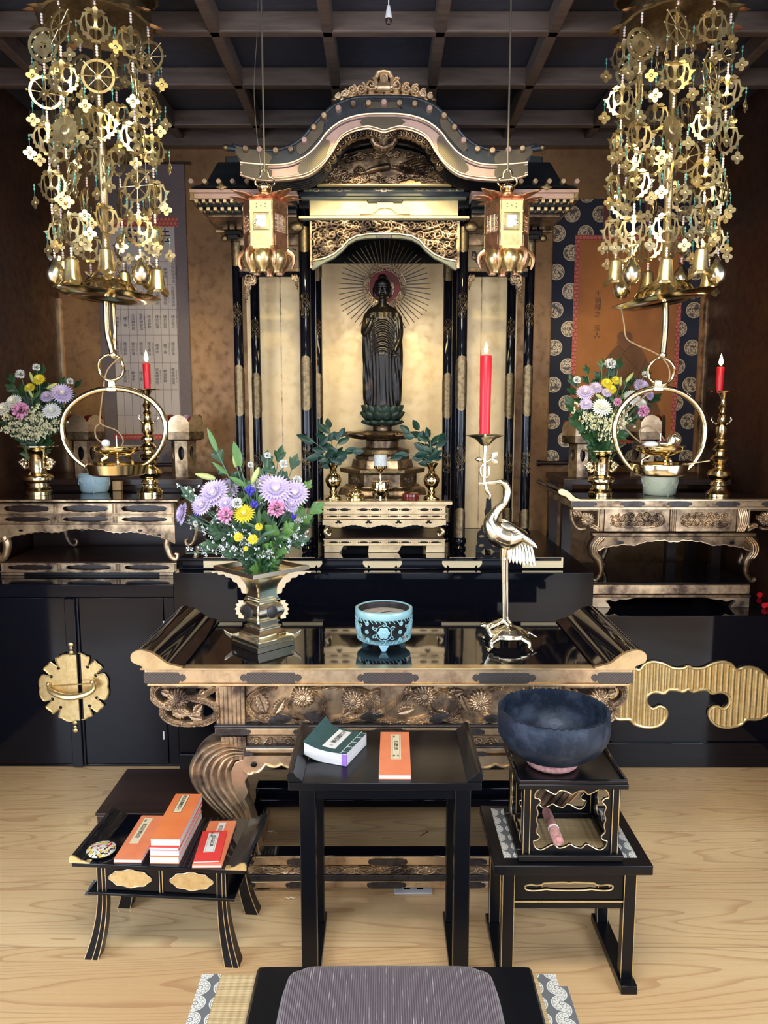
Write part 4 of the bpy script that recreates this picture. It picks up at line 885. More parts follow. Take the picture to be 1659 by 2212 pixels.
for i, nm in enumerate(('left', 'middle', 'right')):   # carved panels on the hexagon faces
    Rp = Relief(.085, .040, .001); rr = random.Random(i)
    for k in range(9): Rp.spiral(-.036+.009*k, .020+.007*(-1)**k, .0075, .0024, .006, 1.3, k, (-1)**k)
    for sx in (-.026, 0, .026): Rp.flower(sx, .02, .009, 6, .006)
    a = (i-1)*PI/3; m = M(); q = 74*S_*.866+.002; Rp.mesh(m, Tr(fx, YS, P(826, 1043, YS).z) @ Rz(a) @ Tr(0, -q, 0), .003); obj('carved_panel', m, GOLDW, st, fix=False)
plz = P(829, 1074, YS).z
pw = thing('statue_plinth', 'plain black plinth under the Buddha statue behind the offering table', 'plinth', (fx, YS, .8955))
obj('body', M().box(fx-.2, fx+.2, YS-.1, YS+.16, .8955, plz-.008), LACQM, pw, bevel=.004); obj('top_board', M().box(fx-.215, fx+.215, YS-.115, YS+.175, plz-.008, plz-.001), LACQM, pw, bevel=.002)
st.location.z = plz
for c in kids(st): c.data.transform(Tr(0, 0, P(829, 1072, 3.76).z-plz)) if c.data.users == 1 else None
# ---------------- gilt offering table in front of the statue
def slots(x0, x1, z0, z1, n=4):         # rail plate with pierced slots, returns loops
    loops = [[(x0, z0), (x1, z0), (x1, z1), (x0, z1)]]; w_ = (x1-x0)/n; h = z1-z0; zc_ = (z0+z1)/2
    for i in range(n):
        cx_ = x0+w_*(i+.5)
        for sg in (-1, 1):
            c0 = cx_+sg*w_*.19; L = w_*.15; loops.append([(c0+L*cos(t*PI/6), zc_+h*.20*sin(t*PI/6)) for t in range(12)])
        for q in (-.37, 0, .37): loops.append([(cx_+w_*q+w_*.022*cos(t*PI/3), zc_+h*.10*sin(t*PI/3)) for t in range(6)])
    return loops
def rail(par, x0, x1, z0, z1, Y, n, mt=GOLDP, back=LACQM, nm='pierced_rail', dp=.010):
    r = obj(nm, M().plate(slots(x0, x1, z0, z1, n), Y, Y+dp), mt, par, smooth=False)
    obj('rail_backing', M().box(x0+.004, x1-.004, Y+dp+.006, Y+dp+.012, z0+.001, z1-.001), back, r)
    obj('rail_lip', M().box(x0-.004, x1+.004, Y-.004, Y+dp, z1-.0012, z1+.0035), mt, r, bevel=.001); obj('rail_lip', M().box(x0-.004, x1+.004, Y-.004, Y+dp, z0-.0035, z0+.0012), mt, r, bevel=.001)
    for i in range(n+1):
        xq = x0+(x1-x0)*i/n; xq = min(max(xq, x0+.007), x1-.007)
        for q in (-.005, 0, .005): obj('rail_post', M().box(xq+q-.0016, xq+q+.0016, Y-.003, Y, z0+.001, z1-.001), mt, r) if n < 6 else None
    return r
YT = 3.27; tb = thing('offering_table', 'small gilt pierced offering table before the Buddha statue', 'table', (0, 3.41, .8955))
X = lambda a: P(a, 1130, YT).x
Z = lambda b: P(829, b, YT).z
obj('table_top', M().box(X(685), X(975), YT-.006, YT+.28, Z(1092), Z(1084)), LACQ, tb, bevel=.002)
obj('top_edge', M().box(X(683.5), X(976.5), YT-.012, YT+.015, Z(1091), Z(1082)), GOLDP, tb, bevel=.003)
rail(tb, X(699), X(962), Z(1109), Z(1093), YT, 4); rail(tb, X(699), X(962), Z(1120), Z(1111), YT, 4)
obj('side_frame', M().box(X(699), X(699)+.01, YT+.01, YT+.27, Z(1120), Z(1093)), GOLDW, tb); obj('side_frame', M().box(X(962)-.01, X(962), YT+.01, YT+.27, Z(1120), Z(1093)), GOLDW, tb)
def scal(x0, x1, zt_, zb_, n, depth, k=7):  # scalloped lower edge
    pts = [(x0, zt_), (x1, zt_)]; N_ = n*k*4
    for i in range(N_, -1, -1):
        t = i/N_; u = (t*n) % 1; base = zb_+depth*(.5-.5*cos(2*PI*(u+.5)))*.9; pts.append((x0+(x1-x0)*t, base-.10*depth+.14*depth*abs(sin(PI*t*n*k))))
    return pts
obj('scalloped_apron', M().plate(scal(X(697), X(963), Z(1123), Z(1139), 4, .012), YT-.006, YT+.004), GOLDP, tb, smooth=False)
for a in (731, 796, 861, 926):
    for q, dz in ((-3.5, 0), (3.5, 0), (0, -3)): c = P(a+q, 1129+dz, YT-.007); obj('apron_hole', M().ball(c, (.007, .001, .004)), LACQM, tb)
for sg in (-1, 1):
    c = P(830+sg*123, 1150, YT); m = M(); m.tube([(c.x+sg*(-.002)+sg*.012*sin(t*.62), YT+.008, c.z+.016-.0055*t) for t in range(7)]+[(c.x-sg*.012, YT+.008, c.z-.014), (c.x-sg*.014, YT+.008, c.z-.004)], [.006, .008, .009, .009, .009, .008, .007, .006, .004], 10); obj('leg', m, GOLDP, tb)
    c2 = (c.x, YT+.24); obj('leg', M().tube([(c.x, YT+.24, c.z+.02), (c.x+sg*.01, YT+.24, c.z), (c.x, YT+.24, c.z-.018)], .007, 10), GOLDW, tb)
obj('lower_deck', M().box(X(701), X(960), YT, YT+.27, Z(1166), Z(1162)), BROWN, tb, bevel=.002)
rail(tb, X(700), X(961), Z(1177), Z(1166), YT, 4)
zf = .8958
for a, b in ((700, 742), (795, 868), (920, 961)): obj('foot', M().plate([(X(a), zf), (X(a)+(.004 if a > 700 else 0)+.0, Z(1178)), (X(b), Z(1178)), (X(b)-(.0 if b > 950 else .012), zf+.006), (X(b)-(.0 if b > 950 else .018), zf)], YT, YT+.012), GOLDP, tb, smooth=False)
obj('foot', M().box(X(700), X(742), YT+.25, YT+.262, zf, Z(1178)), GOLDW, tb); obj('foot', M().box(X(920), X(961), YT+.25, YT+.262, zf, Z(1178)), GOLDW, tb)
zt_ = Z(1084)+.001
def onto(cx, Y, prof, n=32, **k):        # lathe in px units above the table top (r px, height px)
    s_ = px2m(1060, Y); x = P(cx, 1060, Y).x; return M().lathe([(r*s_, zt_+h*s_) for r, h in prof], n, (x, Y, 0), **k), (x, Y, zt_)
YV = 3.34
def vase_small(cx, lab):
    m, l = onto(cx, YV, [(17, 0), (17, 5), (15, 7), (10, 9), (7, 13), (9, 17), (6.5, 22), (8, 25), (14, 31), (17.5, 40), (17.5, 46), (13, 54), (7, 58), (8, 62), (6, 65), (8, 69), (13, 76), (14, 80), (12, 80), (5, 68)], 40)
    t = thing('altar_vase', lab, 'vase', l); obj('body', m, BRASS, t); s_ = px2m(1060, YV)
    obj('foot_ring', M().lathe([(17.6*s_, 0), (17.6*s_, 3*s_), (16*s_, 3.5*s_)], 40, l), BRASS, t); return l, s_
lv, sv = vase_small(720, 'small brass vase with green branches left of the white cup'); rv, _ = vase_small(932, 'small brass vase with green branches beside the red box')
# rice holder on footed stand
yb_ = YV-.01; s_ = px2m(1060, yb_); x_ = P(822, 1060, yb_).x
fs = thing('rice_stand', 'three-footed brass stand carrying the white cylinder on a stem', 'stand', (x_, yb_, zt_))
obj('bowl', M().lathe([(q*s_, zt_+h*s_) for q, h in ((3, 8), (7, 12), (10, 16), (12, 22), (24, 24), (24, 26), (19, 27), (19, 38), (18, 41), (5, 41), (3, 45), (3, 60), (5, 63), (8, 66), (14, 69), (15, 74), (13.5, 74), (0, 71))], 40, (x_, yb_, 0)), BRASS, fs)
for k in range(3): a = PI*.5+2*PI*k/3; obj('foot', M().tube([(x_+11*s_*cos(a), yb_+11*s_*sin(a), zt_+20*s_), (x_+18*s_*cos(a), yb_+18*s_*sin(a), zt_+14*s_), (x_+14*s_*cos(a), yb_+14*s_*sin(a), zt_+6*s_), (x_+15*s_*cos(a), yb_+15*s_*sin(a), zt_)], [3*s_, 3.4*s_, 2*s_, 3*s_], 8), BRASS, fs)
tag(obj('rice_offering', M().lathe([(13.5*s_, zt_+71.5*s_), (14*s_, zt_+76*s_), (14*s_, zt_+96*s_), (12.5*s_, zt_+98*s_), (0, zt_+98*s_)], 40, (x_, yb_, 0)), WAXW), 'white cylinder in the cup of the brass stand', 'offering')
m, l = onto(768, YV-.02, [(19, 0), (20, 3), (19, 6), (15, 7), (17, 10), (17, 14), (12, 16), (13, 20), (9, 22), (4, 24), (2, 27), (3, 29), (2, 31), (0, 33)], 36, lob=lambda a, z: 1+.03*abs(cos(a*5)))
t = thing('incense_box', 'tiered brass pot with a pointed lid on the gilt table', 'pot', l); obj('body', m, BRASS, t)
m, l = onto(887, YV-.02, [(16, 0), (18, 2), (18.5, 8), (17.8, 8.4), (18.5, 8.8), (18, 14), (14, 16.5), (0, 17)], 36); t = thing('round_box', 'round dark red lacquer box on the gilt table', 'box', l); obj('body', m, REDL, t)
# sakaki branches: leaves on twigs
def leafpoly(L, W, cup=.18, fold=.25, n=8):
    v = []; f = []
    for j in range(n+1):
        t = j/n; wd = W*.5*sin(PI*t**.85)**.8 if 0 < t < 1 else 0
        for u in (-1, -.5, 0, .5, 1): v.append((u*wd, cup*L*t*t+abs(u)*wd*fold, t*L))
    for j in range(n):
        for i in range(4): o_ = j*5+i; f.append((o_, o_+1, o_+6, o_+5))
    return v, f
def facing(d, roll=0., n=(0, -1, .25)):   # +Z runs along d, the leaf's upper side (-Y) looks along n
    z = Vector(d).normalized(); y = -Vector(n); y = (y-z*y.dot(z)); y = y.normalized() if y.length > 1e-4 else z.orthogonal(); x = y.cross(z)
    return Matrix((x, y, z)).transposed().to_4x4() @ Rz(roll)
def branch(name, lab, base, tips, mt, grp, sz=.06, per=7, parent=None):
    root = thing(name, lab, 'plant', base, 0, grp); rr = random.Random(hash(lab) % 999 if False else int(base[0]*1000) % 997)
    k = 0; m = M(); mL = []
    for tp in tips:
        b = Vector(base); tp = Vector(tp); mid = b.lerp(tp, .5)+Vector((0, -.01, .02)); pts = spl([b-Vector((0, 0, .04)), b, mid, tp], 6); m.tube(pts, [.0022-.0012*i/len(pts) for i in range(len(pts))], 6)
        for j in range(per):
            t = .35+.65*j/(per-1); p = pts[min(len(pts)-1, int(t*(len(pts)-1)))]; d = (pts[-1]-pts[-3]).normalized(); sd = Vector((1 if j % 2 else -1, rr.uniform(-.35, .15), rr.uniform(-.3, .5)))
            dd = (d*(1.1 if j == per-1 else .5)+sd*.7*(0 if j == per-1 else 1)).normalized(); v, f = leafpoly(sz*rr.uniform(.8, 1.15), sz*.54)
            mL.append((v, f, Tr(*p) @ facing(dd, rr.uniform(-.6, .6))))
    obj('stem', m, STEMG, root)
    for v, f, T in mL: obj('leaf', M().add(v, f, T), mt, root, fix=False, ang=0)
    return root
def tips_of(pl, Y0): return [P(a, b, Y0+d) for a, b, d in pl]
branch('evergreen_branch', 'dark green leafy branches in the left small vase', (lv[0], lv[1], zt_+78*sv), tips_of([(668, 950, -.03), (700, 935, 0), (712, 925, .02), (735, 945, -.02), (760, 975, -.04), (690, 985, -.05)], YV), LEAFB, None, .058, 6)
branch('evergreen_branch', 'dark green leafy branches in the small vase by the red box', (rv[0], rv[1], zt_+78*sv), tips_of([(885, 935, -.02), (905, 930, .02), (928, 945, -.03), (870, 985, -.05), (948, 955, 0)], YV), LEAFB, None, .056, 6)
# small black openwork stand on the step, right
c = P(1054, 1190, 3.28); t = thing('easel_stand', 'small black openwork easel stand standing behind the crane', 'stand', (c.x, 3.28, .8955)); s_ = px2m(1150, 3.28)
hl = [(0, 118), (5, 116), (6, 95), (9, 88), (7, 78), (10, 70), (9, 60), (14, 58), (16, 48), (22, 44), (24, 30), (22, 20), (26, 12), (26, 0), (14, 0), (8, 6), (0, 6)]
sil = [(c.x+a*s_, .8955+b*s_) for a, b in mirr(hl)]
hs_ = [[(c.x+sg*(8+7*abs(cos(t_*PI/5)))*s_ if False else c.x+sg*14*s_+6*s_*cos(t_*PI/5), .8955+(b0+3.2*sin(t_*PI/5))*s_) for t_ in range(10)] for sg in (-1, 1) for b0 in (34, 14)]
obj('openwork_back', M().plate([sil]+hs_, 3.278, 3.288), LACQM, t, smooth=False)
obj('support_foot', M().box(c.x-.006, c.x+.006, 3.23, 3.35, .8955, .9055), LACQM, t, bevel=.002); obj('support_leg', M().tube([(c.x, 3.345, .8975), (c.x, 3.29, .8955+70*s_)], .004, 8), LACQM, t)
# ================================================================ THE CENTRE ALTAR TABLE
YE = 2.20; zT = P(829, 1443, YE).z; CT = P(839.5, 1460, YE).x
X = lambda a, Y=YE: P(a, 1450, Y).x
Z = lambda b, Y=YE: P(829, b, Y).z
YBk = G(829, 1342, zT).y
ct = thing('altar_table', 'large gilt carved altar table with glossy black top and upturned ends', 'table', (CT, 2.46, 0))
obj('table_top', M().box(X(318), X(1361), YE+.012, YBk, zT-.014, zT), LACQ, ct, bevel=.002)
obj('front_rail', M().box(X(312), X(1366), YE-.002, YE+.03, Z(1476), zT-.002), GOLD, ct, bevel=.003)
obj('rail_lip', M().box(X(304), X(1373), YE-.008, YE+.03, zT-.004, zT+.001), GOLDP, ct, bevel=.001)
obj('rail_lip', M().box(X(318), X(1360), YE-.006, YE+.03, Z(1481), Z(1476)), GOLDP, ct, bevel=.001)
obj('side_rail', M().box(X(312), X(312)+.03, YE+.03, YBk, Z(1476), zT-.015), GOLDW, ct); obj('side_rail', M().box(X(1366)-.03, X(1366), YE+.03, YBk, Z(1476), zT-.015), GOLDW, ct)
obj('back_rail', M().box(X(342), X(1336), YBk-.03, YBk, Z(1520), zT-.015), GOLDW, ct)
def lobe(x0, x1, z0, z1, ends=(1, 1)):    # fitting with cloud-lobed ends
    h = (z1-z0)/2; zc_ = (z0+z1)/2
    def e(x, sg): return [(x-sg*h*2.0, zc_+h), (x-sg*h*1.35, zc_+h*.95), (x-sg*h*1.1, zc_+h*.5), (x-sg*h*.75, zc_+h*.72), (x-sg*h*.25, zc_+h*.5), (x, zc_), (x-sg*h*.25, zc_-h*.5), (x-sg*h*.75, zc_-h*.72), (x-sg*h*1.1, zc_-h*.5), (x-sg*h*1.35, zc_-h*.95), (x-sg*h*2.0, zc_-h)]
    return (e(x1, 1) if ends[1] else [(x1, z1), (x1, z0)])+(e(x0, -1) if ends[0] else [(x0, z1), (x0, z0)])[::-1]
def fits(par, spans_, z0, z1, Y, mt, nm='rail_fitting'):
    for i, (a, b) in enumerate(spans_): obj(nm, M().plate(lobe(a, b, z0, z1, (0 if i == 0 else 1, 0 if i == len(spans_)-1 else 1)), Y-.0025, Y), mt, par, smooth=False)
fits(ct, [(X(a), X(b)) for a, b in ((311, 402), (518, 652), (771, 905), (1020, 1158), (1277, 1367))], Z(1475), Z(1452), YE-.002, DFIT)
# upturned scroll ends
se = [(395, 1441), (380, 1436), (362, 1431), (347, 1420), (330, 1409), (315, 1404), (300, 1403), (288, 1408), (284, 1418), (288, 1428), (298, 1433), (308, 1437), (312, 1443), (330, 1443)]
for sg in (-1, 1):
    pr = pxl([(a if sg < 0 else 2*839.5-a, b) for a, b in se], YE); pr = [(a, max(b, zT-.001)) for a, b in pr]
    pr = spl2(pr, 3)
    e_ = obj('scroll_end', M().plate(pr, YE+.004, YBk), LACQ, ct, ang=.9); obj('end_cap', M().plate(pr, YE-.010, YE+.004), GOLDP, e_, ang=.6)
    for k in (.4,): pass
# frieze: posts, carved chrysanthemum panel, corner scrolls
zf0, zf1 = Z(1567, YE+.03), Z(1481, YE+.03); YFz = YE+.035
def ribpost(x0, x1, y0, y1, z0, z1, n=6, par=ct):
    m = M(); w_ = (x1-x0)/n
    for i in range(n): m.box(x0+w_*i+.0008, x0+w_*(i+1)-.0008, y0, y1, z0, z1)
    m.box(x0+.001, x1-.001, y0+.003, y1, z0, z1)
    return obj('post', m, GOLDW, par, bevel=.0015)
xp = [(X(474, YFz), X(529, YFz)), (X(1150, YFz), X(1205, YFz))]
for a, b in xp: ribpost(a, b, YFz-.012, YFz+.04, zf0, zf1); ribpost(a, b, YBk-.07, YBk-.03, zf0, zf1)
xA, xB = xp[0][1], xp[1][0]; w_, h_ = xB-xA, zf1-zf0
R_ = Relief(w_, h_, .0012, base=.0006)
fl_ = [(.20, .72, 1), (.375, .62, 1), (.625, .74, 1), (.82, .6, 1)]
def arc(cx_, cz_, rx, rz, a0, a1, n=24): return [(cx_+rx*cos(a0+(a1-a0)*i/n), cz_+rz*sin(a0+(a1-a0)*i/n)) for i in range(n+1)]
for k, (cx_, rx, a0, a1) in enumerate(((-.36, .135, PI*.6, PI*2.35), (-.195, .155, -PI*.25, PI*1.35), (.08, .17, PI*.75, PI*2.3), (.30, .16, PI*.1, -PI*1.3), (.42, .10, PI*.6, PI*2.3))):
    p_ = arc(cx_*w_, h_*.50, rx*w_, h_*.46, a0, a1); R_.stroke(p_, .012, .014, 2, .006, lift=.002)
R_.stroke([(-.5*w_+w_*i/40, h_*(.12+.10*sin(i*PI/6))) for i in range(41)], .009, .011, 2, lift=.001)
R_.stroke([(-.16*w_, h_*.1), (-.02*w_, h_*.35), (.06*w_, h_*.75), (.14*w_, h_*.96)], .011, .014, 2, lift=.002)
R_.stroke([(.0*w_, h_*.08), (.12*w_, h_*.08), (.25*w_, h_*.2)], .009, .012, 2)
for fx_, fz_, a, L in ((-.43, .30, 1.9, .075), (-.40, .28, 1.0, .06), (-.29, .55, 1.2, .05), (-.16, .25, .7, .07), (-.12, .55, 1.9, .05), (-.03, .52, 2.2, .055), (.03, .30, .3, .06), (.06, .60, 1.3, .055), (.16, .35, -.4, .06), (.20, .72, .3, .06), (.33, .3, 1.3, .075), (.28, .35, 2.0, .06), (.42, .4, 1.5, .06), (.46, .2, .5, .05)):
    R_.leaf(fx_*w_, fz_*h_, L, L*.28, a, .013, lift=.003)
for fx_, fz_, _ in fl_: R_.flower((fx_-.5)*w_, fz_*h_, h_*.30, 17, .016, lift=.006)
m = M(); R_.mesh(m, Tr((xA+xB)/2, YFz+.008, zf0), .008); obj('carved_frieze', m, GOLDW, ct, fix=False)
for fx_, fz_, a in ((-.42, .14, .1), (-.30, .30, -.3), (-.10, .22, .1), (.14, .14, .2), (.33, .22, -.2)):   # dark leaves
    v, f = leafpoly(.075, .03, .05, .1); obj('dark_leaf', M().add(v, f, Tr((xA+xB)/2+fx_*w_, YFz-.012, zf0+fz_*h_) @ Ry(PI/2-a) @ Rz(0)), DIRON, ct, fix=False)
for sg in (-1, 1):                      # openwork corner scrolls
    a, b = (X(325, YFz), X(474, YFz)) if sg < 0 else (X(1205, YFz), X(1354, YFz)); w2, h2_ = b-a, zf1-zf0+.0; R_ = Relief(w2, h2_, .0012)
    R_.stroke([(p[0], p[1]) for p in arc(-.16*w2, h2_*.80, w2*.31, h2_*.34, PI*.75, PI*1.62)], .012, .014, 2, lift=.003)
    R_.stroke(arc(.06*w2, h2_*.36, w2*.40, h2_*.33, PI*.80, PI*2.45), .012, .014, 2, lift=.003)
    R_.stroke([(.06*w2, h2_*.70), (.25*w2, h2_*.75), (.42*w2, h2_*.92)], .011, .013, 2); R_.stroke([(.47*w2, 0), (.47*w2, h2_)], .008, .008); R_.stroke([(-.45*w2, h2_*.97), (.5*w2, h2_*.97)], .007, .008)
    R_.stroke([(-.1*w2, h2_*.5), (.05*w2, h2_*.28), (.2*w2, h2_*.3)], .009, .012, 1)
    for fx_, fz_, a_, L in ((-.02, .25, 2.6, .05), (.05, .25, -.2, .045), (.12, .30, .9, .045), (-.20, .3, .1, .06), (-.35, .88, -.4, .04), (.28, .92, -2.2, .03)): R_.leaf(fx_*w2, fz_*h2_, L, L*.33, a_, .012, lift=.002)
    R_.flower(-.10*w2, h2_*.70, h2_*.27, 17, .016, lift=.008)
    m = M(); R_.mesh(m, Tr((a+b)/2, YFz, zf0) @ Sc(-sg if sg > 0 else 1, 1, 1), .012); obj('corner_scroll', m, GOLDW, ct, fix=False)
    # side frieze between the posts
    xs_ = X(474, YFz)+.004 if sg < 0 else X(1205, YFz)-.014
    obj('side_frieze', M().box(xs_, xs_+.01, YFz+.04, YBk-.07, zf0+.01, zf1), GOLDW, ct)
# lower rails
def trail(a, b, y0, y1, mt=GOLDW, dy=0., dp=.04): return obj('lower_rail', M().box(X(a, YFz), X(b, YFz), YFz-.02+dy, YFz+dp, Z(y1, YFz-.02), Z(y0, YFz-.02)), mt, ct, bevel=.004)
trail(462, 1217, 1566, 1572, DIRON, -.004); trail(463, 1216, 1573, 1589, GOLD)
fits(ct, [(X(a, YFz-.02), X(b, YFz-.02)) for a, b in ((462, 539), (631, 690), (800, 880), (990, 1050), (1140, 1217))], Z(1588, YFz-.02), Z(1574, YFz-.02), YFz-.0205, DIRON)
za, zb_ = Z(1612, YFz), Z(1590, YFz); R_ = Relief(w_, za and (zb_-za), .001, base=.0005); hh = zb_-za
for k in range(9):
    cx_ = -w_/2+w_*(k+.5)/9; R_.spiral(cx_-.018, hh*.5, hh*.38, .0026, .006, 1.5, 0, 1); R_.spiral(cx_+.022, hh*.45, hh*.33, .0024, .006, 1.3, PI, -1); R_.stroke([(cx_-.045+.010*t, hh*(.5+.3*sin(t*1.1))) for t in range(10)], .0022, .005)
m = M(); R_.mesh(m, Tr((xA+xB)/2, YFz+.004, za), .006); obj('scroll_carving', m, GOLDW, ct, fix=False)
obj('carving_backing', M().box(xA, xB, YFz+.010, YFz+.014, za, zb_), BROWN, ct)
trail(528, 1151, 1612, 1616, DIRON, -.002); trail(528, 1151, 1617, 1629, GOLD, .004)
fits(ct, [(X(a, YFz), X(b, YFz)) for a, b in ((524, 546), (625, 690), (800, 880), (990, 1055), (1133, 1155))], Z(1628, YFz), Z(1618, YFz), YFz-.017, DIRON)
for a, b in xp: ribpost(a, b, YFz-.006, YFz+.03, Z(1640, YFz), Z(1590, YFz))
# scalloped board joining the shell legs
def scl(a0, b0, a1, b1, n=10): return [(a0+(a1-a0)*i/n, b0+(b1-b0)*i/n+5.5*sin(PI*i/n)) for i in range(n)]
bd = [(528, 1630), (1151, 1630), (1151, 1662), (1130, 1668), (1108, 1650), (1085, 1654), (1075, 1650), (1040, 1655), (1000, 1646), (960, 1652), (930, 1640), (880, 1648), (839.5, 1640)]
pth = [(1151, 1662), (1130, 1666), (1104, 1648), (1070, 1648), (1030, 1652), (985, 1644), (930, 1646), (880, 1640), (839.5, 1634)]
sm_ = [q for i in range(len(pth)-1) for q in scl(*pth[i], *pth[i+1])]+[pth[-1]]; bd_r = [(1679-a, b) for a, b in reversed(sm_[:-1])]
bl = pxl(bd[1:2]+sm_+bd_r+[(1679-bd[1][0], bd[1][1])], YFz-.004)
obj('scalloped_board', M().plate(bl, YFz-.012, YFz+.012), GOLD, ct, smooth=False)
bo = [(a, YFz-.014, b) for a, b in pxl(sm_+bd_r, YFz-.004)]
obj('board_edge', M().tube(bo, .0035, 6), GOLDP, ct)
for a in (548, 1131): c = P(a, 1652, YFz-.016); o_ = obj('board_hole', M().ball(c, (.010, .002, .008)), LACQM, ct)
# shell legs: a fan of ribs sweeping from the board round and down to the foot
def shell(sg, yy, mt=GOLDW, back=False):
    root = None
    def q(a, b): p = P(a if sg < 0 else 1679-a, b, yy); return Vector((p.x, yy, p.z))
    out_ = spl([q(528, 1598), q(478, 1592), (q(436, 1610)), q(413, 1648), q(420, 1690), (q(452, 1728)), q(490, 1764), q(520, 1806), q(532, 1846)], 6)
    inn = spl([q(534, 1632), q(524, 1634), q(512, 1640), q(503, 1660), q(506, 1688), q(522, 1716), q(536, 1744), q(552, 1790), q(562, 1846)], 6)
    n = len(out_); R6 = 6; v = []; f = []; K = R6*6
    for i in range(n):
        for k in range(K+1):
            t = k/K; p = out_[i].lerp(inn[i], t); ph = t*R6 % 1 if k < K else 0
            bulge = .030*sin(PI*min(1, (t*.9+.1)))*sin(PI*(.12+.80*i/n))+.009*abs(sin(PI*t*R6))
            v.append((p.x, p.y-.010-bulge, p.z))
    m_ = n*(K+1)
    for i in range(n-1):
        for k in range(K): o_ = i*(K+1)+k; f.append((o_, o_+1, o_+K+2, o_+K+1))
    for i in range(n):
        for k in (0, K): p = v[i*(K+1)+k]; v.append((p[0], p[1]+.07, p[2]))
    for i in range(n-1):
        f.append((i*(K+1), (i+1)*(K+1), m_+2*(i+1), m_+2*i)); f.append((i*(K+1)+K, (i+1)*(K+1)+K, m_+2*(i+1)+1, m_+2*i+1))
        f.append((m_+2*i, m_+2*(i+1), m_+2*(i+1)+1, m_+2*i+1))
    f.append(tuple(range(K+1))+(m_+1, m_)); f.append(tuple((n-1)*(K+1)+k for k in range(K+1))+(m_+2*n-1, m_+2*n-2))
    lg = obj('leg', M().add(v, f), mt, ct, ang=.5)
    kn = [q(a, b) for a, b in ((534, 1632), (560, 1640), (556, 1656), (540, 1668), (531, 1684), (538, 1706), (530, 1722), (540, 1740), (566, 1846), (550, 1846), (530, 1752), (516, 1716), (503, 1690), (500, 1664), (510, 1642))]
    obj('leg_face', M().plate([(p.x, p.z) for p in kn], yy-.016, yy+.02), GOLD, lg, smooth=False, bevel=.002); return lg
shell(-1, YFz+.02); shell(1, YFz+.02)
for sg in (-1, 1):                       # rear legs
    x = X(839.5+sg*272, 2.6); m = M()
    for k in range(6): m.tube([(x+sg*(-.03+.012*k+.016*sin(t*.5)), YBk-.05-.02*sin(t*.5), .66-.05*t-.40*0) for t in range(8)]+[(x+sg*(-.02+.008*k), YBk-.05, .255)], .0085, 8)
    m.box(x-.02, x+.02, YBk-.06, YBk-.02, .20, .60); obj('leg', m, GOLDW, ct)
# plinth frame on the floor
YPl = 2.235; zk = G(829, 1845, 0).y
zP = P(829, 1848, YPl).z; xq0, xq1 = X(500, YPl), X(1179, YPl); yr = 2.66
fr = M(); fr.box(xq0, xq1, YPl, YPl+.055, zP-.02, zP); fr.box(xq0, xq1, yr-.06, yr, zP-.02, zP+.035); fr.box(xq0, xq0+.05, YPl+.055, yr-.06, zP-.02, zP); fr.box(xq1-.05, xq1, YPl+.055, yr-.06, zP-.02, zP)
obj('plinth_frame', fr, LACQ, ct, bevel=.003)
obj('plinth_step', M().box(xq0+.02, xq1-.02, yr-.10, yr-.0601, zP-.018, zP+.012), LACQ, ct, bevel=.003)
sc = [(xq0+.05, zP+.034)]+[(xq0+.05+(xq1-xq0-.1)*i/60, zP-.025-.006*abs(sin(i*PI/5))) for i in range(61)]+[(xq1-.05, zP+.034)]
obj('plinth_back_board', M().plate(sc, yr-.059, yr-.050), LACQM, ct, smooth=False)
zz = [Z(b, YPl) for b in (1849, 1853, 1868, 1872, 1890, 1896, 1902, 1912, 1916, 1929)]
obj('plinth_rail', M().box(xq0, xq1, YPl-.004, YPl+.03, zz[2], zz[0]), GOLD, ct, bevel=.003)
ps = [(-.001, 55), (95, 215), (300, 385), (460, 550), (630, 679.5)]
fits(ct, [(X(500+a, YPl), X(500+b, YPl)) for a, b in ((0, 40), (112, 172), (294, 382), (500, 560), (640, 679))], zz[2]+.001, zz[1], YPl-.0045, DIRON)
R_ = Relief(xq1-xq0, zz[3]-zz[4], .0012, base=.0005); W_ = xq1-xq0; hh = zz[3]-zz[4]
for k in range(10):
    c_ = -W_/2+W_*(k+.5)/10
    for j in range(3): R_.stroke(arc(c_+(.028 if j % 2 else -.028), hh*.5, .032-.008*j, hh*(.46-.12*j), 0, 2*PI), .0028, .006)
    R_.stroke([(c_-.05+.01*t, hh*(.5+.35*sin(t*.63+k))) for t in range(11)], .0026, .007)
m = M(); R_.mesh(m, Tr((xq0+xq1)/2, YPl+.006, zz[4]), .006); obj('plinth_carving', m, GOLDW, ct, fix=False)
obj('plinth_rail', M().box(xq0, xq1, YPl-.002, YPl+.03, zz[6], zz[4]), DIRON, ct, bevel=.002)
obj('plinth_rail', M().box(xq0-.01, xq1+.01, YPl-.006, YPl+.03, zz[8], zz[6]), GOLD, ct, bevel=.003)
fits(ct, [(X(497+a, YPl), X(497+b, YPl)) for a, b in ((0, 45), (112, 172), (294, 382), (500, 560), (640, 684))], zz[8]+.001, zz[6]-.001, YPl-.0065, DIRON)
for sgs in ((xq0, xq0+.17), ((xq0+xq1)/2-.12, (xq0+xq1)/2+.06) if False else (xq1-.17, xq1)):
    a, b = sgs; left = a == xq0; pts = [(a, zz[8]), (b, zz[8])]+[(b-(b-a)*i/10, .004+ (0.0 if (i > 6 if left else i < 4) else .007+.003*abs(sin(i*1.4)))) for i in range(11)]
    obj('plinth_foot', M().plate(pts, YPl, YPl+.03), GOLDW, ct, smooth=False)
for a in (xq0+.01, xq1-.04):
    obj('plinth_side', M().box(a, a+.03, YPl+.03, yr, .004, zP-.02), GOLDW, ct); obj('plinth_foot', M().box(a-.004, a+.034, YPl+.03, YPl+.09, 0.0005, .004), GOLDW, ct)
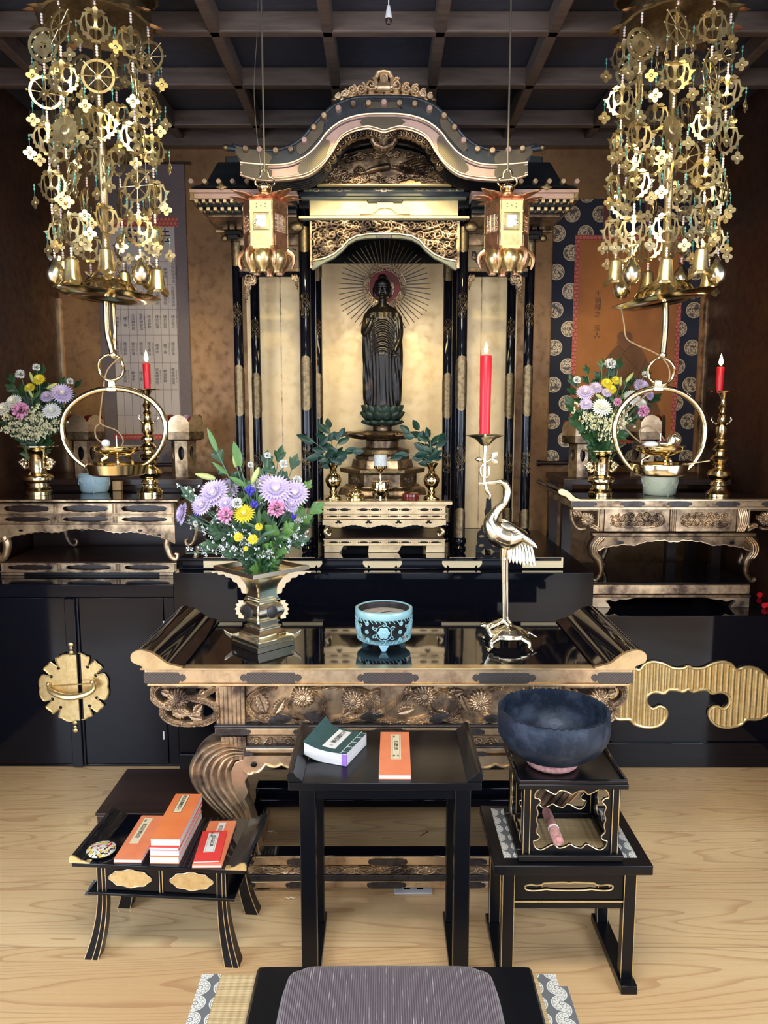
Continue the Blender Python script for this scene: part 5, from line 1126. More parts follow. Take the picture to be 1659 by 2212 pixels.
obj('plinth_foot', M().box(xq0, xq0+.10, YPl, YPl+.03, 0.0005, .005), GOLDW, ct); obj('plinth_foot', M().box(xq1-.10, xq1, YPl, YPl+.03, 0.0005, .005), GOLDW, ct)
# ================================================================ THINGS ON THE CENTRE TABLE
zTT = zT+.0012
# square brass vase seen corner-on
vc = G(568, 1392, zTT); YVs = vc.y; s_ = px2m(1300, YVs-.07)
vz = thing('square_vase', 'square pale brass vase with scalloped fins holding the large centre bouquet', 'vase', (vc.x, vc.y, zTT), PI/4)
hv = P(568, 1222, YVs).z-zTT
def sq(prof, m=None):                   # square-section lathe; a = half side
    m = m or M(); v = []; f = []
    for a, h in prof: v += [(-a, -a, h), (a, -a, h), (a, a, h), (-a, a, h)]
    for j in range(len(prof)-1):
        for i in range(4): i2 = (i+1) % 4; f.append((j*4+i, j*4+i2, (j+1)*4+i2, (j+1)*4+i))
    f += [(3, 2, 1, 0), tuple((len(prof)-1)*4+i for i in range(4))]; return m.add(v, f)
K = hv/.265
bp = [(.073, 0), (.073, .016), (.068, .018), (.068, .030), (.075, .032), (.072, .034), (.060, .038), (.046, .052), (.040, .062), (.044, .064), (.044, .068), (.036, .071), (.036, .078), (.040, .080), (.040, .084), (.034, .087)]
bel = [(.034+.020*sin(PI*t/10)**.8, .088+.062*t/10) for t in range(11)]
nk = [(.042, .152), (.042, .157), (.038, .160), (.038, .164), (.036, .166), (.036, .185), (.040, .205), (.052, .228), (.070, .244), (.098, .252), (.104, .2525)]
obj('body', sq([(a, h*K) for a, h in bp+bel+nk]), BRASSP, vz, ab=False, ang=.5)
rim = M(); v = []
for a, h in ((.106, .2525), (.110, .253), (.110, .266), (.100, .266), (.096, .250), (.05, .235)): v += [(-a, -a, h*K), (a, -a, h*K), (a, a, h*K), (-a, a, h*K)]
f = [(j*4+i, j*4+(i+1) % 4, (j+1)*4+(i+1) % 4, (j+1)*4+i) for j in range(5) for i in range(4)]+[(20, 21, 22, 23)]
obj('rim', rim.add(v, f), BRASSP, vz, ab=False, smooth=False)
for i in range(4):                      # fins on the four corners
    a = PI/4+i*PI/2; T = Rz(a)
    f1 = [(.092, .246), (.165, .248), (.158, .240), (.145, .243), (.138, .234), (.122, .236), (.113, .226), (.098, .224), (.092, .212), (.080, .208), (.076, .194), (.068, .190), (.066, .176), (.058, .172), (.050, .172), (.050, .19), (.062, .222)]
    f2 = [(.060, .150), (.078, .150), (.075, .142), (.086, .136), (.081, .129), (.089, .120), (.082, .114), (.086, .104), (.077, .100), (.078, .090), (.064, .088), (.060, .088)]
    f3 = [(.062, .046), (.085, .040), (.100, .036), (.110, .040), (.128, .052), (.122, .036), (.104, .020), (.102, .030), (.080, .032)]
    for pp in (f1, f2, f3): obj('fin', M().plate([(x, z*K) for x, z in pp], -.003, .003, 'xz', T), BRASSP, vz, ab=False, smooth=False, bevel=.001)
    T2 = Rz(i*PI/2); obj('medallion', M().lathe([(.020, 0), (.020, .003), (.017, .004), (0, .004)], 32, T=T2 @ Tr(0, -.0525, .120*K) @ Rx(PI/2)), DIRON, vz, ab=False)
# pierced celadon censer
cc = G(829, 1392, zTT); s_ = px2m(1340, cc.y-.04); H_ = .104; R0 = 62*s_
cz0 = zTT+.014
cn = thing('incense_burner', 'light blue celadon incense burner with pierced flower sides in the table centre', 'incense burner', (cc.x, cc.y, zTT))
# outer shell: relief wrapped round a cylinder
W_ = 2*PI*R0; R_ = Relief(W_, .080, .0011)
for k in range(5):
    c_ = -W_/2+W_*(k+.5)/5+0*W_; R_.flower(c_, .040, .021, 6, .0035, lift=.001, core=.28)
    for j in range(6): a = j*PI/3+.5; R_.spiral(c_+.026*cos(a)*1.25, .040+.031*sin(a)*.9, .0085, .0019, .003, 1.1, a, (-1)**j)
    R_.stroke(arc(c_, .040, .0255, .0255, 0, 2*PI, 30), .0014, .003)
    for dx in (-.5, .5): 
        for zz_ in (.013, .040, .067): R_.spiral(c_+dx*W_/5, zz_, .0065, .0020, .003, 1.2, zz_*90, 1 if dx > 0 else -1)
    for j in range(8): R_.stroke([(c_-W_/10+W_/5*j/8, .001), (c_-W_/10+W_/5*(j+.5)/8, .010)], .0016, .003)
    for j in range(8): R_.stroke([(c_-W_/10+W_/5*j/8, .079), (c_-W_/10+W_/5*(j+.5)/8, .070)], .0016, .003)
m = M(); R_.mesh(m, Matrix(), .003); v = []
for x, y, z in m.v: a = x/R0-PI/2; t = (z+.012)/H_; r = R0*(.88+.12*min(1, t*1.5)**.6)-y*.7; v.append((cc.x+r*cos(a), cc.y+r*sin(a), cz0+.010+z))
sh = M().add(v, m.f); obj('pierced_wall', sh, CELA, cn, fix=False)
rs_ = lambda h: R0*(.88+.12*min(1, (h)/H_*1.5)**.6)
obj('rim', M().lathe([(rs_(.09), .089), (rs_(.09)+.002, .092), (R0+.002, .107), (R0+.001, .1115), (R0-.004, .1135), (R0-.009, .111), (R0-.009, .085), (rs_(.085)-.004, .087)], 64, (cc.x, cc.y, cz0)), CELA, cn)
obj('base', M().lathe([(R0*.30, -.002), (R0*.74, .001), (R0*.86, .006), (rs_(.012)+.001, .012), (rs_(.012)-.003, .0135), (.01, .0135)], 64, (cc.x, cc.y, cz0)), CELA, cn)
obj('inner_pot', M().lathe([(R0*.6, .012), (R0*.80, .03), (R0-.0095, .109), (R0-.012, .111), (R0-.0125, .089), (0, .089)], 48, (cc.x, cc.y, cz0)), DIRON, cn)
obj('ash', M().lathe([(R0-.0125, .0895), (R0*.6, .094), (0, .096)], 40, (cc.x, cc.y, cz0)), ASH, cn)
for q in (0, 1, 2): p = (cc.x-.01+.012*q, cc.y+.006*q-.01, cz0+.0965); obj('incense_stub', M().tube([p, (p[0]+.016, p[1]+.002, p[2]+.001)], .001, 5), INK, cn)
for k in range(3):
    a = -PI/2+2*PI*k/3; T = Tr(cc.x, cc.y, zTT) @ Rz(a+PI/2); fo = obj('foot', M().plate([(-.017, .020), (.017, .020), (.009, .004), (.006, 0), (-.006, 0), (-.009, .004)], -R0*.84, -R0*.62, 'xz', T), CELA, cn, smooth=False, bevel=.002)
# ---------------- brass crane standing on a turtle
gc = G(1097, 1392, zTT); YC = gc.y
def C_(a, b, dy=0.): p = P(a, b, YC); return Vector((p.x, YC+dy, p.z))
u = px2m(1200, YC)
cr = thing('crane_candlestick', 'tall brass crane standing on a turtle with a candle dish in its beak', 'candlestick', (gc.x, YC, zTT))
m = M()
nk_ = spl([C_(1088, 1042), C_(1097, 1060), C_(1090, 1085), C_(1072, 1105), C_(1062, 1128), C_(1075, 1150), C_(1098, 1160), C_(1118, 1158), C_(1140, 1156)], 7)
rn = [max(0, np.interp(i/(len(nk_)-1), (0, .12, .3, .42, .52, .62, .76, .9, 1), (8, 8, 8.5, 12, 21, 28, 29, 19, 6)))*u for i in range(len(nk_))]
m.tube(nk_, rn, 20); m.ball(C_(1082, 1041), (10*u, 7*u, 7*u), 16, m=10); m.tube([C_(1080, 1040), C_(1060, 1042), C_(1030, 1044)], [5*u, 3*u, 1.2*u], 8); m.tube([C_(1080, 1044), C_(1060, 1046), C_(1032, 1047)], [4*u, 2.4*u, 1*u], 8)
for dy, x0 in ((-9*u, 1086), (9*u, 1094)):
    m.tube([C_(x0+6, 1160, dy), C_(x0+2, 1180, dy), C_(x0, 1203, dy), C_(x0+1, 1260, dy), C_(x0+2, 1338, dy)], [13*u, 9*u, 6.2*u, 5*u, 5*u], 12); m.ball(C_(x0+1, 1206, dy), 6.6*u, 12)
    for k in range(4): a = -.9+.6*k; q = C_(x0+1, 1338, dy); m.tube([q, q+Vector((-.028*(1 if k < 3 else -.5), -.016*sin(a*1.3), -.014)), q+Vector((-.052*(1 if k < 3 else -.3), -.034*sin(a*1.3), -.026))], [4.5*u, 3.4*u, 1.6*u], 8)
bodyc = remesh(m, .0022, 1); obj('crane_body', bodyc, BRASSP, cr, ang=0, fix=False)
for sd in (-1, 1):                       # wings: overlapping feathers
    for k in range(9):
        a0 = C_(1078+5.5*k, 1128+2.6*k, sd*(22-k)*u); L = (38+1.5*k)*u; d = Vector((.86, sd*.05, -.30-.055*k)); v, f = leafpoly(L, 19*u, .10, .16)
        o_ = obj('wing_feather', M().add(v, f, Tr(*a0) @ facing(d, 0, (0, sd, .3))), BRASSP, cr, fix=False); q = o_.modifiers.new('s', 'SOLIDIFY'); q.thickness = .002
for k in range(8):                       # hanging tail plumes
    a0 = C_(1098+6.0*k, 1158+k*.8, (k-4)*2.5*u); L = (66-abs(k-6)*1.5)*u; v, f = leafpoly(L, 15*u, -.05, .1)
    o_ = obj('tail_feather', M().add(v, f, Tr(*a0) @ facing((.05+.035*k, 0, -1), 0)), BRASSP, cr, fix=False); q = o_.modifiers.new('s', 'SOLIDIFY'); q.thickness = .002
# twig, curl and candle pan held in the beak
obj('beak_ornament', M().tube(spl([C_(1047, 1040), C_(1052, 1060), C_(1058, 1070), C_(1057, 1078)], 5), [3*u, 3*u, 3*u, 3.4*u, 4*u, 4*u, 4*u, 3.6*u, 3.4*u, 3*u, 3*u, 3*u, 2.4*u, 2.4*u, 2*u, 1.6*u], 8), BRASSP, cr)
stm = obj('candle_stem', M().tube([C_(1046, 1046), C_(1047, 1010), C_(1047, 985), C_(1048, 962)], [4*u, 3.4*u, 3.6*u, 4.6*u], 12).tube(spl([C_(1046, 1034), C_(1056, 1026), C_(1055, 1008), C_(1046, 1003), C_(1038, 1010), C_(1039, 1026), C_(1046, 1034)], 4), 2.2*u, 8)
    .tube(spl([C_(1047, 1000), C_(1060, 992), C_(1064, 982)], 4), 2.4*u, 8).tube([C_(1047, 1000), C_(1038, 994)], 2.2*u, 8), BRASSP, cr)
for a, b, d in ((1062, 990, (.8, -.2, .9)), (1062, 990, (.9, 0, -.6))): v, f = leafpoly(17*u, 12*u, .2, .3); obj('stem_leaf', M().add(v, f, Tr(*C_(a, b)) @ facing(d)), BRASSP, cr, fix=False)
obj('stem_bud', M().ball(C_(1034, 992), (7*u, 6*u, 5*u), 14), BRASSP, cr)
pc = C_(1048, 945); pz = pc.z
obj('candle_pan', M().lathe([(4*u, -18*u), (10*u, -15*u), (22*u, -3*u), (40*u, 4*u), (41*u, 5.5*u), (22*u, 0), (10*u, -8*u), (0, -9*u)], 48, (pc.x, YC, pz), lob=lambda a, z: 1+(.05*sin(a*6) if z > 0 else .02*sin(a*6))), BRASSP, cr)
obj('candle_spike', M().tube([(pc.x, YC, pz-9*u), (pc.x, YC, pz+10*u)], 2.4*u, 8), BRASSP, cr)
# turtle
tg = M(); tb_ = C_(1097, 1368); 
tg.lathe([(0, -.006), (.058, -.006), (.066, 0), (.060, .012), (.042, .026), (.020, .034), (0, .036)], 40, (tb_.x+.004, YC, tb_.z-.008), sy=.82)
hd_ = C_(1050, 1352, -.01); tg.tube([tb_+Vector((-.045, -.005, 0)), C_(1058, 1372, -.01), C_(1052, 1358, -.01), hd_], [.016, .013, .012, .012], 12); tg.ball(hd_+Vector((-.006, 0, .004)), (.017, .012, .010), 14)
tg.tube([hd_+Vector((.0, 0, .008)), hd_+Vector((.02, 0, .012))], [.005, .002], 6)
for sx, sy in ((-1, -1), (1, -1), (-1, 1), (1, 1)):
    a = Vector((tb_.x+sx*.034, YC+sy*.030, tb_.z-.006)); b = Vector((tb_.x+sx*.062, YC+sy*.052, tb_.z-.018)); c = Vector((tb_.x+sx*.060, YC+sy*.060, zTT+.006)); tg.tube([a, b, c], [.012, .009, .008], 10)
    for k in range(4): tg.tube([c, c+Vector((sx*.014*cos(k*.5-.7)-.004, sy*.012+.008*(k-1.5), -.0035))], [.005, .0026], 6)
tg.tube(spl([tb_+Vector((.055, 0, 0)), C_(1140, 1366), C_(1160, 1377)], 5), [.009]*3+[.006]*4+[.004]*4, 8)
t_ = remesh(tg, .0022, 1); mnz = min(p[2] for p in t_.v); t_.v = [(a, b, c-mnz+zTT if c < zTT else c) for a, b, c in t_.v]; obj('turtle', t_, BRASSP, cr, ang=0, fix=False)
for i in range(7):
    a = 2*PI*i/6; cx_, cy_ = (tb_.x+.004, YC) if i == 6 else (tb_.x+.004+.034*cos(a), YC+.028*sin(a)); obj('shell_scute', M().lathe([(.013, 0), (.012, .002), (0, .002)], 6, (0, 0, 0), T=Tr(cx_, cy_, tb_.z+(.0285 if i == 6 else .016)) @ aimz(((0 if i == 6 else .5*cos(a)), (0 if i == 6 else .5*sin(a)), 1))), BRASSP, cr, smooth=False)
def candle(px, py0, py1, rpx, Y, lab, flame=True):
    a, b = P(px, py0, Y), P(px, py1, Y); q = px2m(py0, Y); t = thing('candle', lab, 'candle', (a.x, Y, b.z)); r = rpx*q
    obj('wax', M().lathe([(r*.92, b.z), (r*.92, b.z+.004), (r, (a.z+b.z)/2), (r*1.08, a.z-.003), (r*.98, a.z), (r*.6, a.z-.004), (0, a.z-.004)], 28, (a.x, Y, 0)), RED, t)
    obj('wick', M().tube([(a.x, Y, a.z-.004), (a.x+.001, Y, a.z+.008)], .0011, 6), INK, t)
    h = 30*q*.9; obj('flame', M().lathe([(0, .0), (4*q, h*.18), (4.6*q, h*.34), (3*q, h*.62), (1.2*q, h*.85), (0, h)], 14, (a.x, Y, a.z+.004)), FLAME, t)
    l = bpy.data.lights.new('candle_light', 'POINT'); l.energy = .45; l.color = (1, .62, .28); l.shadow_soft_size = .008; o = bpy.data.objects.new('candle_light', l); COL.objects.link(o); o.location = (a.x, Y, a.z+h*.9)
    return t
candle(1050, 768, 937, 12, YC, 'tall thick red candle burning above the brass crane')
# ================================================================ SIDE ALTARS
YL_ = 3.26; zl0 = zL+.001; zlt = P(200, 1078, YL_).z
XX = lambda a, Y=YL_: P(a, 1110, Y).x
ZZ = lambda b, Y=YL_: P(829, b, Y).z
def lens(x0, x1, z0, z1, n):             # rail with long cusped openings
    L = [[(x0, z0), (x1, z0), (x1, z1), (x0, z1)]]; w_ = (x1-x0)/n; h = (z1-z0)/2; zc_ = (z0+z1)/2
    for i in range(n):
        a, b = x0+w_*i+w_*.11, x0+w_*(i+1)-w_*.11; N_ = 24
        up = [(a+(b-a)*k/N_, zc_+h*(.28+.36*sin(PI*k/N_)**.8+.08*abs(sin(k*PI/4)))*(0 if k in (0, N_) else 1)) for k in range(N_+1)]
        L.append(up+[(p, 2*zc_-q) for p, q in reversed(up[1:-1])])
    return L
def lrail(par, x0, x1, z0, z1, Y, n, mt=GOLDW):
    r = obj('pierced_rail', M().plate(lens(x0, x1, z0, z1, n), Y, Y+.012), mt, par, smooth=False); obj('rail_backing', M().box(x0+.003, x1-.003, Y+.03, Y+.034, z0, z1), BROWN, r)
    for z in (z0, z1): obj('rail_lip', M().box(x0-.003, x1+.003, Y-.005, Y+.012, z-.0025, z+.0025), mt, r, bevel=.001)
    w_ = (x1-x0)/n
    for i in range(n+1):
        for q in (-.008, -.004, .004, .008):
            x = x0+w_*i+q
            if x0 < x < x1: obj('rail_rib', M().tube([(x, Y-.001, z0), (x, Y-.001, z1)], .0022, 6), mt, r)
    return r
tl = thing('side_altar_table', 'gilt pierced side altar table on the left cabinet', 'table', ((XX(-8)+XX(383))/2, 3.5, zl0))
xa, xb = XX(-6), XX(375); xa = max(xa, XL+.02)
obj('table_top', M().box(xa-.01, XX(386), YL_-.01, YL_+.40, zlt-.012, zlt), LACQ, tl, bevel=.002); obj('top_edge', M().box(xa-.012, XX(387), YL_-.016, YL_+.01, zlt-.012, zlt-.001), GOLDW, tl, bevel=.002)
lrail(tl, xa, xb, ZZ(1110), ZZ(1088), YL_, 3); lrail(tl, xa, xb, ZZ(1130), ZZ(1114), YL_, 3)
for s0, s1 in ((ZZ(1130), ZZ(1088)),): obj('side_frame', M().box(xb-.01, xb, YL_+.012, YL_+.38, s0, s1), GOLDW, tl)
zr0, zr1 = ZZ(1168), ZZ(1133)
def ap(t):                                # apron lower edge height
    e = abs(2*t-1); return zr1-(zr1-zr0)*(.30+.70*e**2.2)-.25*(zr1-zr0)*max(0, cos(t*2*PI*3))*(.6)+.06*(zr1-zr0)*abs(sin(t*PI*26))
N_ = 110; pts = [(xa, zr1), (xb+.004, zr1)]+[(xb+.004-(xb+.004-xa)*i/N_, ap(1-i/N_)) for i in range(N_+1)]
obj('scalloped_apron', M().plate(pts, YL_-.006, YL_+.006), GOLDW, tl, smooth=False)
obj('apron_edge', M().tube([(p[0], YL_-.008, p[1]) for p in pts[2:]], .0022, 5), GOLD, tl)
for a in (45, 176, 303, 343): c = P(a, 1146 if a != 343 else 1156, YL_-.007); obj('apron_hole', M().ball(c, (.010, .001, .005)), LACQM, tl)
def curl(par, x, Y, z0, z1, sg, r=.010, mt=GOLD):
    h = z1-z0; p_ = spl([(x, Y, z1), (x+sg*h*.10, Y, z1-h*.3), (x+sg*h*.05, Y, z1-h*.62), (x-sg*h*.08, Y, z0+h*.12), (x-sg*h*.28, Y, z0+h*.06), (x-sg*h*.33, Y, z0+h*.24), (x-sg*h*.22, Y, z0+h*.30)], 5)
    return obj('leg', M().tube(p_, [r*(1.5-.9*i/len(p_)) for i in range(len(p_))], 12), mt, par)
curl(tl, XX(362), YL_+.01, ZZ(1212), ZZ(1160), -1, .011); curl(tl, XX(4), YL_+.01, ZZ(1212), ZZ(1160), 1, .014)
curl(tl, XX(362)+.02, YL_+.36, ZZ(1212), ZZ(1150), 1, .010, GOLDW); curl(tl, XX(68), YL_+.36, ZZ(1212), ZZ(1150), -1, .009, GOLDW)
obj('lower_deck', M().box(xa, XX(377), YL_, YL_+.38, ZZ(1216), ZZ(1213)), BROWN, tl, bevel=.002)
lrail(tl, xa, XX(377), ZZ(1235), ZZ(1217), YL_, 3)
obj('base', M().box(xa, XX(377), YL_+.005, YL_+.38, zl0, ZZ(1238)), LACQM, tl)
for a, b in ((xa, xa+.1), (XX(340), XX(377))): obj('foot', M().plate([(a, zl0), (b, zl0), (b, ZZ(1237)), (a, ZZ(1237))], YL_-.002, YL_+.005), GOLDW, tl, smooth=False)
# right side altar table
YR_ = 3.22; zr_0 = zR+.001; XR_ = lambda a, Y=YR_: P(a, 1150, Y).x; ZR_ = lambda b, Y=YR_: P(829, b, Y).z; zrt = ZR_(1079)
tr = thing('side_altar_table', 'gilt carved side altar table with cabriole legs on the right platform', 'table', (XR_(1458), 3.5, zr_0))
xe = min(XR_(1684), XR-.03)
obj('table_top', M().box(XR_(1234), xe, YR_+.004, YR_+.46, zrt-.010, zrt), LACQ, tr, bevel=.002)
obj('front_rail', M().box(XR_(1232), xe, YR_-.004, YR_+.02, ZR_(1095), zrt-.004), GOLDW, tr, bevel=.002); obj('rail_lip', M().box(XR_(1228), xe, YR_-.010, YR_+.02, zrt-.005, zrt+.001), GOLDP, tr); obj('rail_lip', M().box(XR_(1236), xe, YR_-.006, YR_+.02, ZR_(1100), ZR_(1096)), GOLD, tr)
fits(tr, [(XR_(a), XR_(b)) for a, b in ((1233, 1287), (1337, 1390), (1438, 1491), (1541, 1594), (1640, 1683))], ZR_(1094), ZR_(1083), YR_-.0045, DIRON)
obj('side_rail', M().box(XR_(1234), XR_(1234)+.02, YR_+.02, YR_+.46, ZR_(1098), zrt-.010), GOLDW, tr)
sr = [(1258, 1079), (1248, 1077), (1238, 1072), (1228, 1062), (1218, 1057), (1209, 1056), (1205, 1061), (1208, 1067), (1216, 1070), (1224, 1074), (1230, 1081)]
pr = spl2([(a, max(b, zrt-.001)) for a, b in pxl(sr, YR_)], 3); e_ = obj('scroll_end', M().plate(pr, YR_+.004, YR_+.46), LACQ, tr, ang=.9); obj('end_cap', M().plate(pr, YR_-.012, YR_+.004), GOLDP, e_)
z0, z1 = ZR_(1149), ZR_(1101); yq = YR_+.02
for a, b in ((1297, 1306), (1449, 1462), (1594, 1600)): ribpost(XR_(a), XR_(b), yq-.006, yq+.02, z0, z1, 3, tr)
for a, b in ((1308, 1448), (1463, 1593)):
    w_ = XR_(b)-XR_(a); hh = z1-z0; R_ = Relief(w_, hh, .0011, base=.008); rr = random.Random(a)
    win = lambda X, Z: (np.abs(X)/(w_*.41))**4+(np.abs(Z-hh/2)/(hh*.36))**4 < 1+.25*np.cos(np.arctan2(Z-hh/2, X)*8)*.6
    R_.H = np.where(win(R_.X, R_.Z), .0005, .009); Q = Relief(w_, hh, .0011, base=-1.)
    for i in range(13):
        xx = -w_*.36+w_*.72*i/12; zz = hh*(.5+.17*(-1)**i); Q.flower(xx, zz, hh*.13, 5, .006, lift=.003) if i % 2 else Q.leaf(xx, zz, .024, .008, rr.uniform(0, 6), .007, lift=.003)
        Q.spiral(xx, hh-zz, hh*.11, .0035, .008, 1.3, rr.uniform(0, 6), (-1)**i)
    Q.stroke([(-w_*.38+w_*.76*i/30, hh*(.5+.14*sin(i*.8))) for i in range(31)], .0035, .008); R_.H = np.maximum(R_.H, Q.H)
    m = M(); R_.mesh(m, Tr((XR_(a)+XR_(b))/2, yq+.008, z0), .008); obj('carved_panel', m, GOLDW, tr, fix=False)
for a, b, fl_ in ((1232, 1296, 1), (1618, 1682, -1)):
    w_ = XR_(b)-XR_(a); hh = z1-z0; R_ = Relief(w_, hh, .0011); R_.flower(.10*w_*fl_, hh*.55, hh*.33, 14, .010, lift=.006)
    R_.stroke(arc(-.10*w_, hh*.95, w_*.38, hh*.85, PI, PI*1.6), .007, .010, 1); R_.stroke([(-.4*w_, hh*.96), (.48*w_, hh*.96)], .005, .008)
    for k in range(7): R_.leaf(-.25*w_+.1*w_*k, hh*(.75-.09*k if k < 4 else .2), .030, .011, 2.4-.5*k, .009, lift=.003)
    R_.spiral(-.3*w_, hh*.75, hh*.13, .004, .008, 1.3); R_.stroke([(.47*w_, 0), (.47*w_, hh)], .006, .008)
    m = M(); R_.mesh(m, Tr((XR_(a)+XR_(b))/2, yq, z0) @ Sc(fl_, 1, 1), .01); obj('corner_carving', m, GOLDW, tr, fix=False)
m = M()
for k in range(5): m.tube(spl([(XR_(1596+4*k), yq-.004, z1), (XR_(1600+4.2*k), yq-.012, (z0+z1)/2), (XR_(1596+3.6*k), yq-.004, z0)], 4), .0045, 8)
obj('fluted_corner', m, GOLD, tr)
obj('lower_rail', M().box(XR_(1280), XR_(1636), YR_+.004, YR_+.05, ZR_(1160), ZR_(1152)), GOLDD, tr, bevel=.003)
def ap2(t):
    e = abs(2*t-1); return .20+.62*e**1.5+.14*max(0, cos(t*2*PI*4))+.05*abs(sin(t*PI*18))
za, zb_ = ZR_(1192), ZR_(1159); x0, x1 = XR_(1288), XR_(1628)
pts = [(x0, zb_), (x1, zb_)]+[(x1-(x1-x0)*i/90, zb_-(zb_-za)*ap2(1-i/90)) for i in range(91)]
obj('scalloped_apron', M().plate(pts, YR_+.010, YR_+.026), GOLDD, tr, smooth=False); obj('apron_edge', M().tube([(p[0], YR_+.009, p[1]) for p in pts[2:]], .0025, 5), GOLD, tr)
for a in (1342, 1580): obj('apron_hole', M().ball(P(a, 1172, YR_+.010), (.013, .001, .007)), LACQM, tr)
def cab_leg(sg, Y, mt=GOLDD):             # cabriole leg: loft of a drooping S
    q = lambda a, b: P(a if sg < 0 else 2*1458-a, b, Y)
    c = spl([q(1300, 1160), q(1286, 1176), q(1285, 1195), q(1298, 1215), q(1300, 1238), q(1290, 1256), q(1280, 1252)], 5); k = len(c)
    r = [np.interp(i/(k-1), (0, .2, .45, .7, .88, 1), (.034, .030, .022, .014, .012, .010)) for i in range(k)]
    o_ = obj('leg', M().tube([(p.x, Y+.02, p.z) for p in c], r, 16, flat=.8), mt, tr)
    for d in (-.010, 0, .010): obj('leg_rib', M().tube([(p.x+d*(1 if sg < 0 else -1)-.018*(-sg)*0, Y+.02-r[i]*.82, p.z) for i, p in enumerate(c[:14])], .003, 6), GOLD, o_)
cab_leg(-1, YR_+.01); cab_leg(1, YR_+.01); 
for a in (1300, 1600): p = P(a, 1200, YR_+.40); obj('leg', M().tube(spl([(p.x, p.y, ZR_(1160)), (p.x+.02, p.y, p.z+.04), (p.x-.005, p.y, p.z-.03), (p.x+.01, p.y, ZR_(1258))], 4), .014, 12), GOLDD, tr)
x0, x1 = XR_(1284), XR_(1628)
obj('lower_deck', M().box(x0, x1, YR_, YR_+.44, ZR_(1262), ZR_(1258)), LACQ, tr, bevel=.002); obj('lower_rail', M().box(x0, x1, YR_-.004, YR_+.03, ZR_(1283), ZR_(1263)), GOLDW, tr, bevel=.003)
obj('rail_lip', M().box(x0-.004, x1+.004, YR_-.008, YR_+.03, ZR_(1290), ZR_(1284)), GOLDD, tr, bevel=.002); obj('base', M().box(x0+.01, x1-.01, YR_+.03, YR_+.43, ZR_(1290), ZR_(1262)), LACQM, tr)
for a, b in ((0, 1), (1, 0)):
    xa_, xb_ = (x0, x0+.20) if a == 0 else (x1, x1-.20); zt2 = ZR_(1290); d = xb_-xa_
    p_ = [(xa_, zr_0), (xa_, zt2), (xb_, zt2), (xb_-d*.15, zt2-.006), (xb_-d*.3, zt2-.012), (xb_-d*.4, zt2-.010), (xb_-d*.5, zt2-.020), (xb_-d*.62, zt2-.012), (xb_-d*.72, zt2-.016), (xb_-d*.66, zt2-.026), (xb_-d*.6, zr_0)]
    obj('foot', M().plate(p_, YR_, YR_+.02), GOLDW, tr, smooth=False); obj('foot', M().box(min(xa_, xa_+d*.4), max(xa_, xa_+d*.4), YR_+.40, YR_+.43, zr_0, zt2), GOLDW, tr)
for i, (a, b) in enumerate(((1640, 1285), (1650, 1308))): p = G(a, b+6, zR+.001); tag(obj('spare_candle', M().tube([(p.x, p.y, zR+.013), (p.x+.12, p.y+.10-.05*i, zR+.013)], .012, 16), RED), ('red candle lying on the right platform, partly outside the frame', 'second red candle lying on the right platform in front of the other')[i], 'candle', 'spare red candles')
# ---------------- brass ware and celadon on the side altars
def stand_at(px, py, z): return G(px, py, z)
def prof_at(g, prof, n=40, top=None, **k):   # (r px, y px) turned at that depth; z clamped to the table
    s_ = px2m(prof[0][1], g.y); return M().lathe([(r*s_, g.z+(prof[0][1]-y)*s_*1.012) for r, y in prof], n, (g.x, g.y, 0), **k), s_
def side_vase(px, py, k, z, lab):
    g = stand_at(px, py, z+.001); h = [(28, 0), (28, 7), (26, 8), (24, 10), (25, 14), (21, 17), (20, 25), (22, 27), (30, 31), (31, 37), (28, 42), (20, 45), (17, 48), (17, 54), (20, 55), (20, 57), (18, 58), (18, 72), (20, 85), (27, 96), (38, 101), (44, 102), (44, 104), (36, 104), (20, 95), (15, 70), (0, 60)]
    m, s_ = prof_at(g, [(r*k, py-b*k) for r, b in h]); v = thing('flower_vase', lab, 'vase', g); obj('body', m, BRASS, v)
    for sg in (-1, 1):
        def q(a, b): return (g.x+sg*a*k*s_, g.y-.004, g.z+b*k*s_)
        er = M().tube(spl([q(18, 60), q(26, 56), q(32, 62), q(30, 72), q(23, 74)], 4), 3.2*k*s_, 8)
        for a, b, r in ((28, 60, 5), (34, 66, 4.5), (38, 70, 3), (29, 76, 4), (24, 68, 4.5), (33, 74, 3), (22, 80, 3)): er.ball(q(a, b), r*k*s_, 8, m=6)
        obj('ear_handle', er, BRASSP, v)
    return g, s_
gvl, svl = side_vase(85, 1068, 1., zlt, 'brass vase with ear handles on the left side altar')
gvr, svr = side_vase(1297, 1070, .86 if False else .93, zrt, 'brass vase with ear handles on the right side altar')
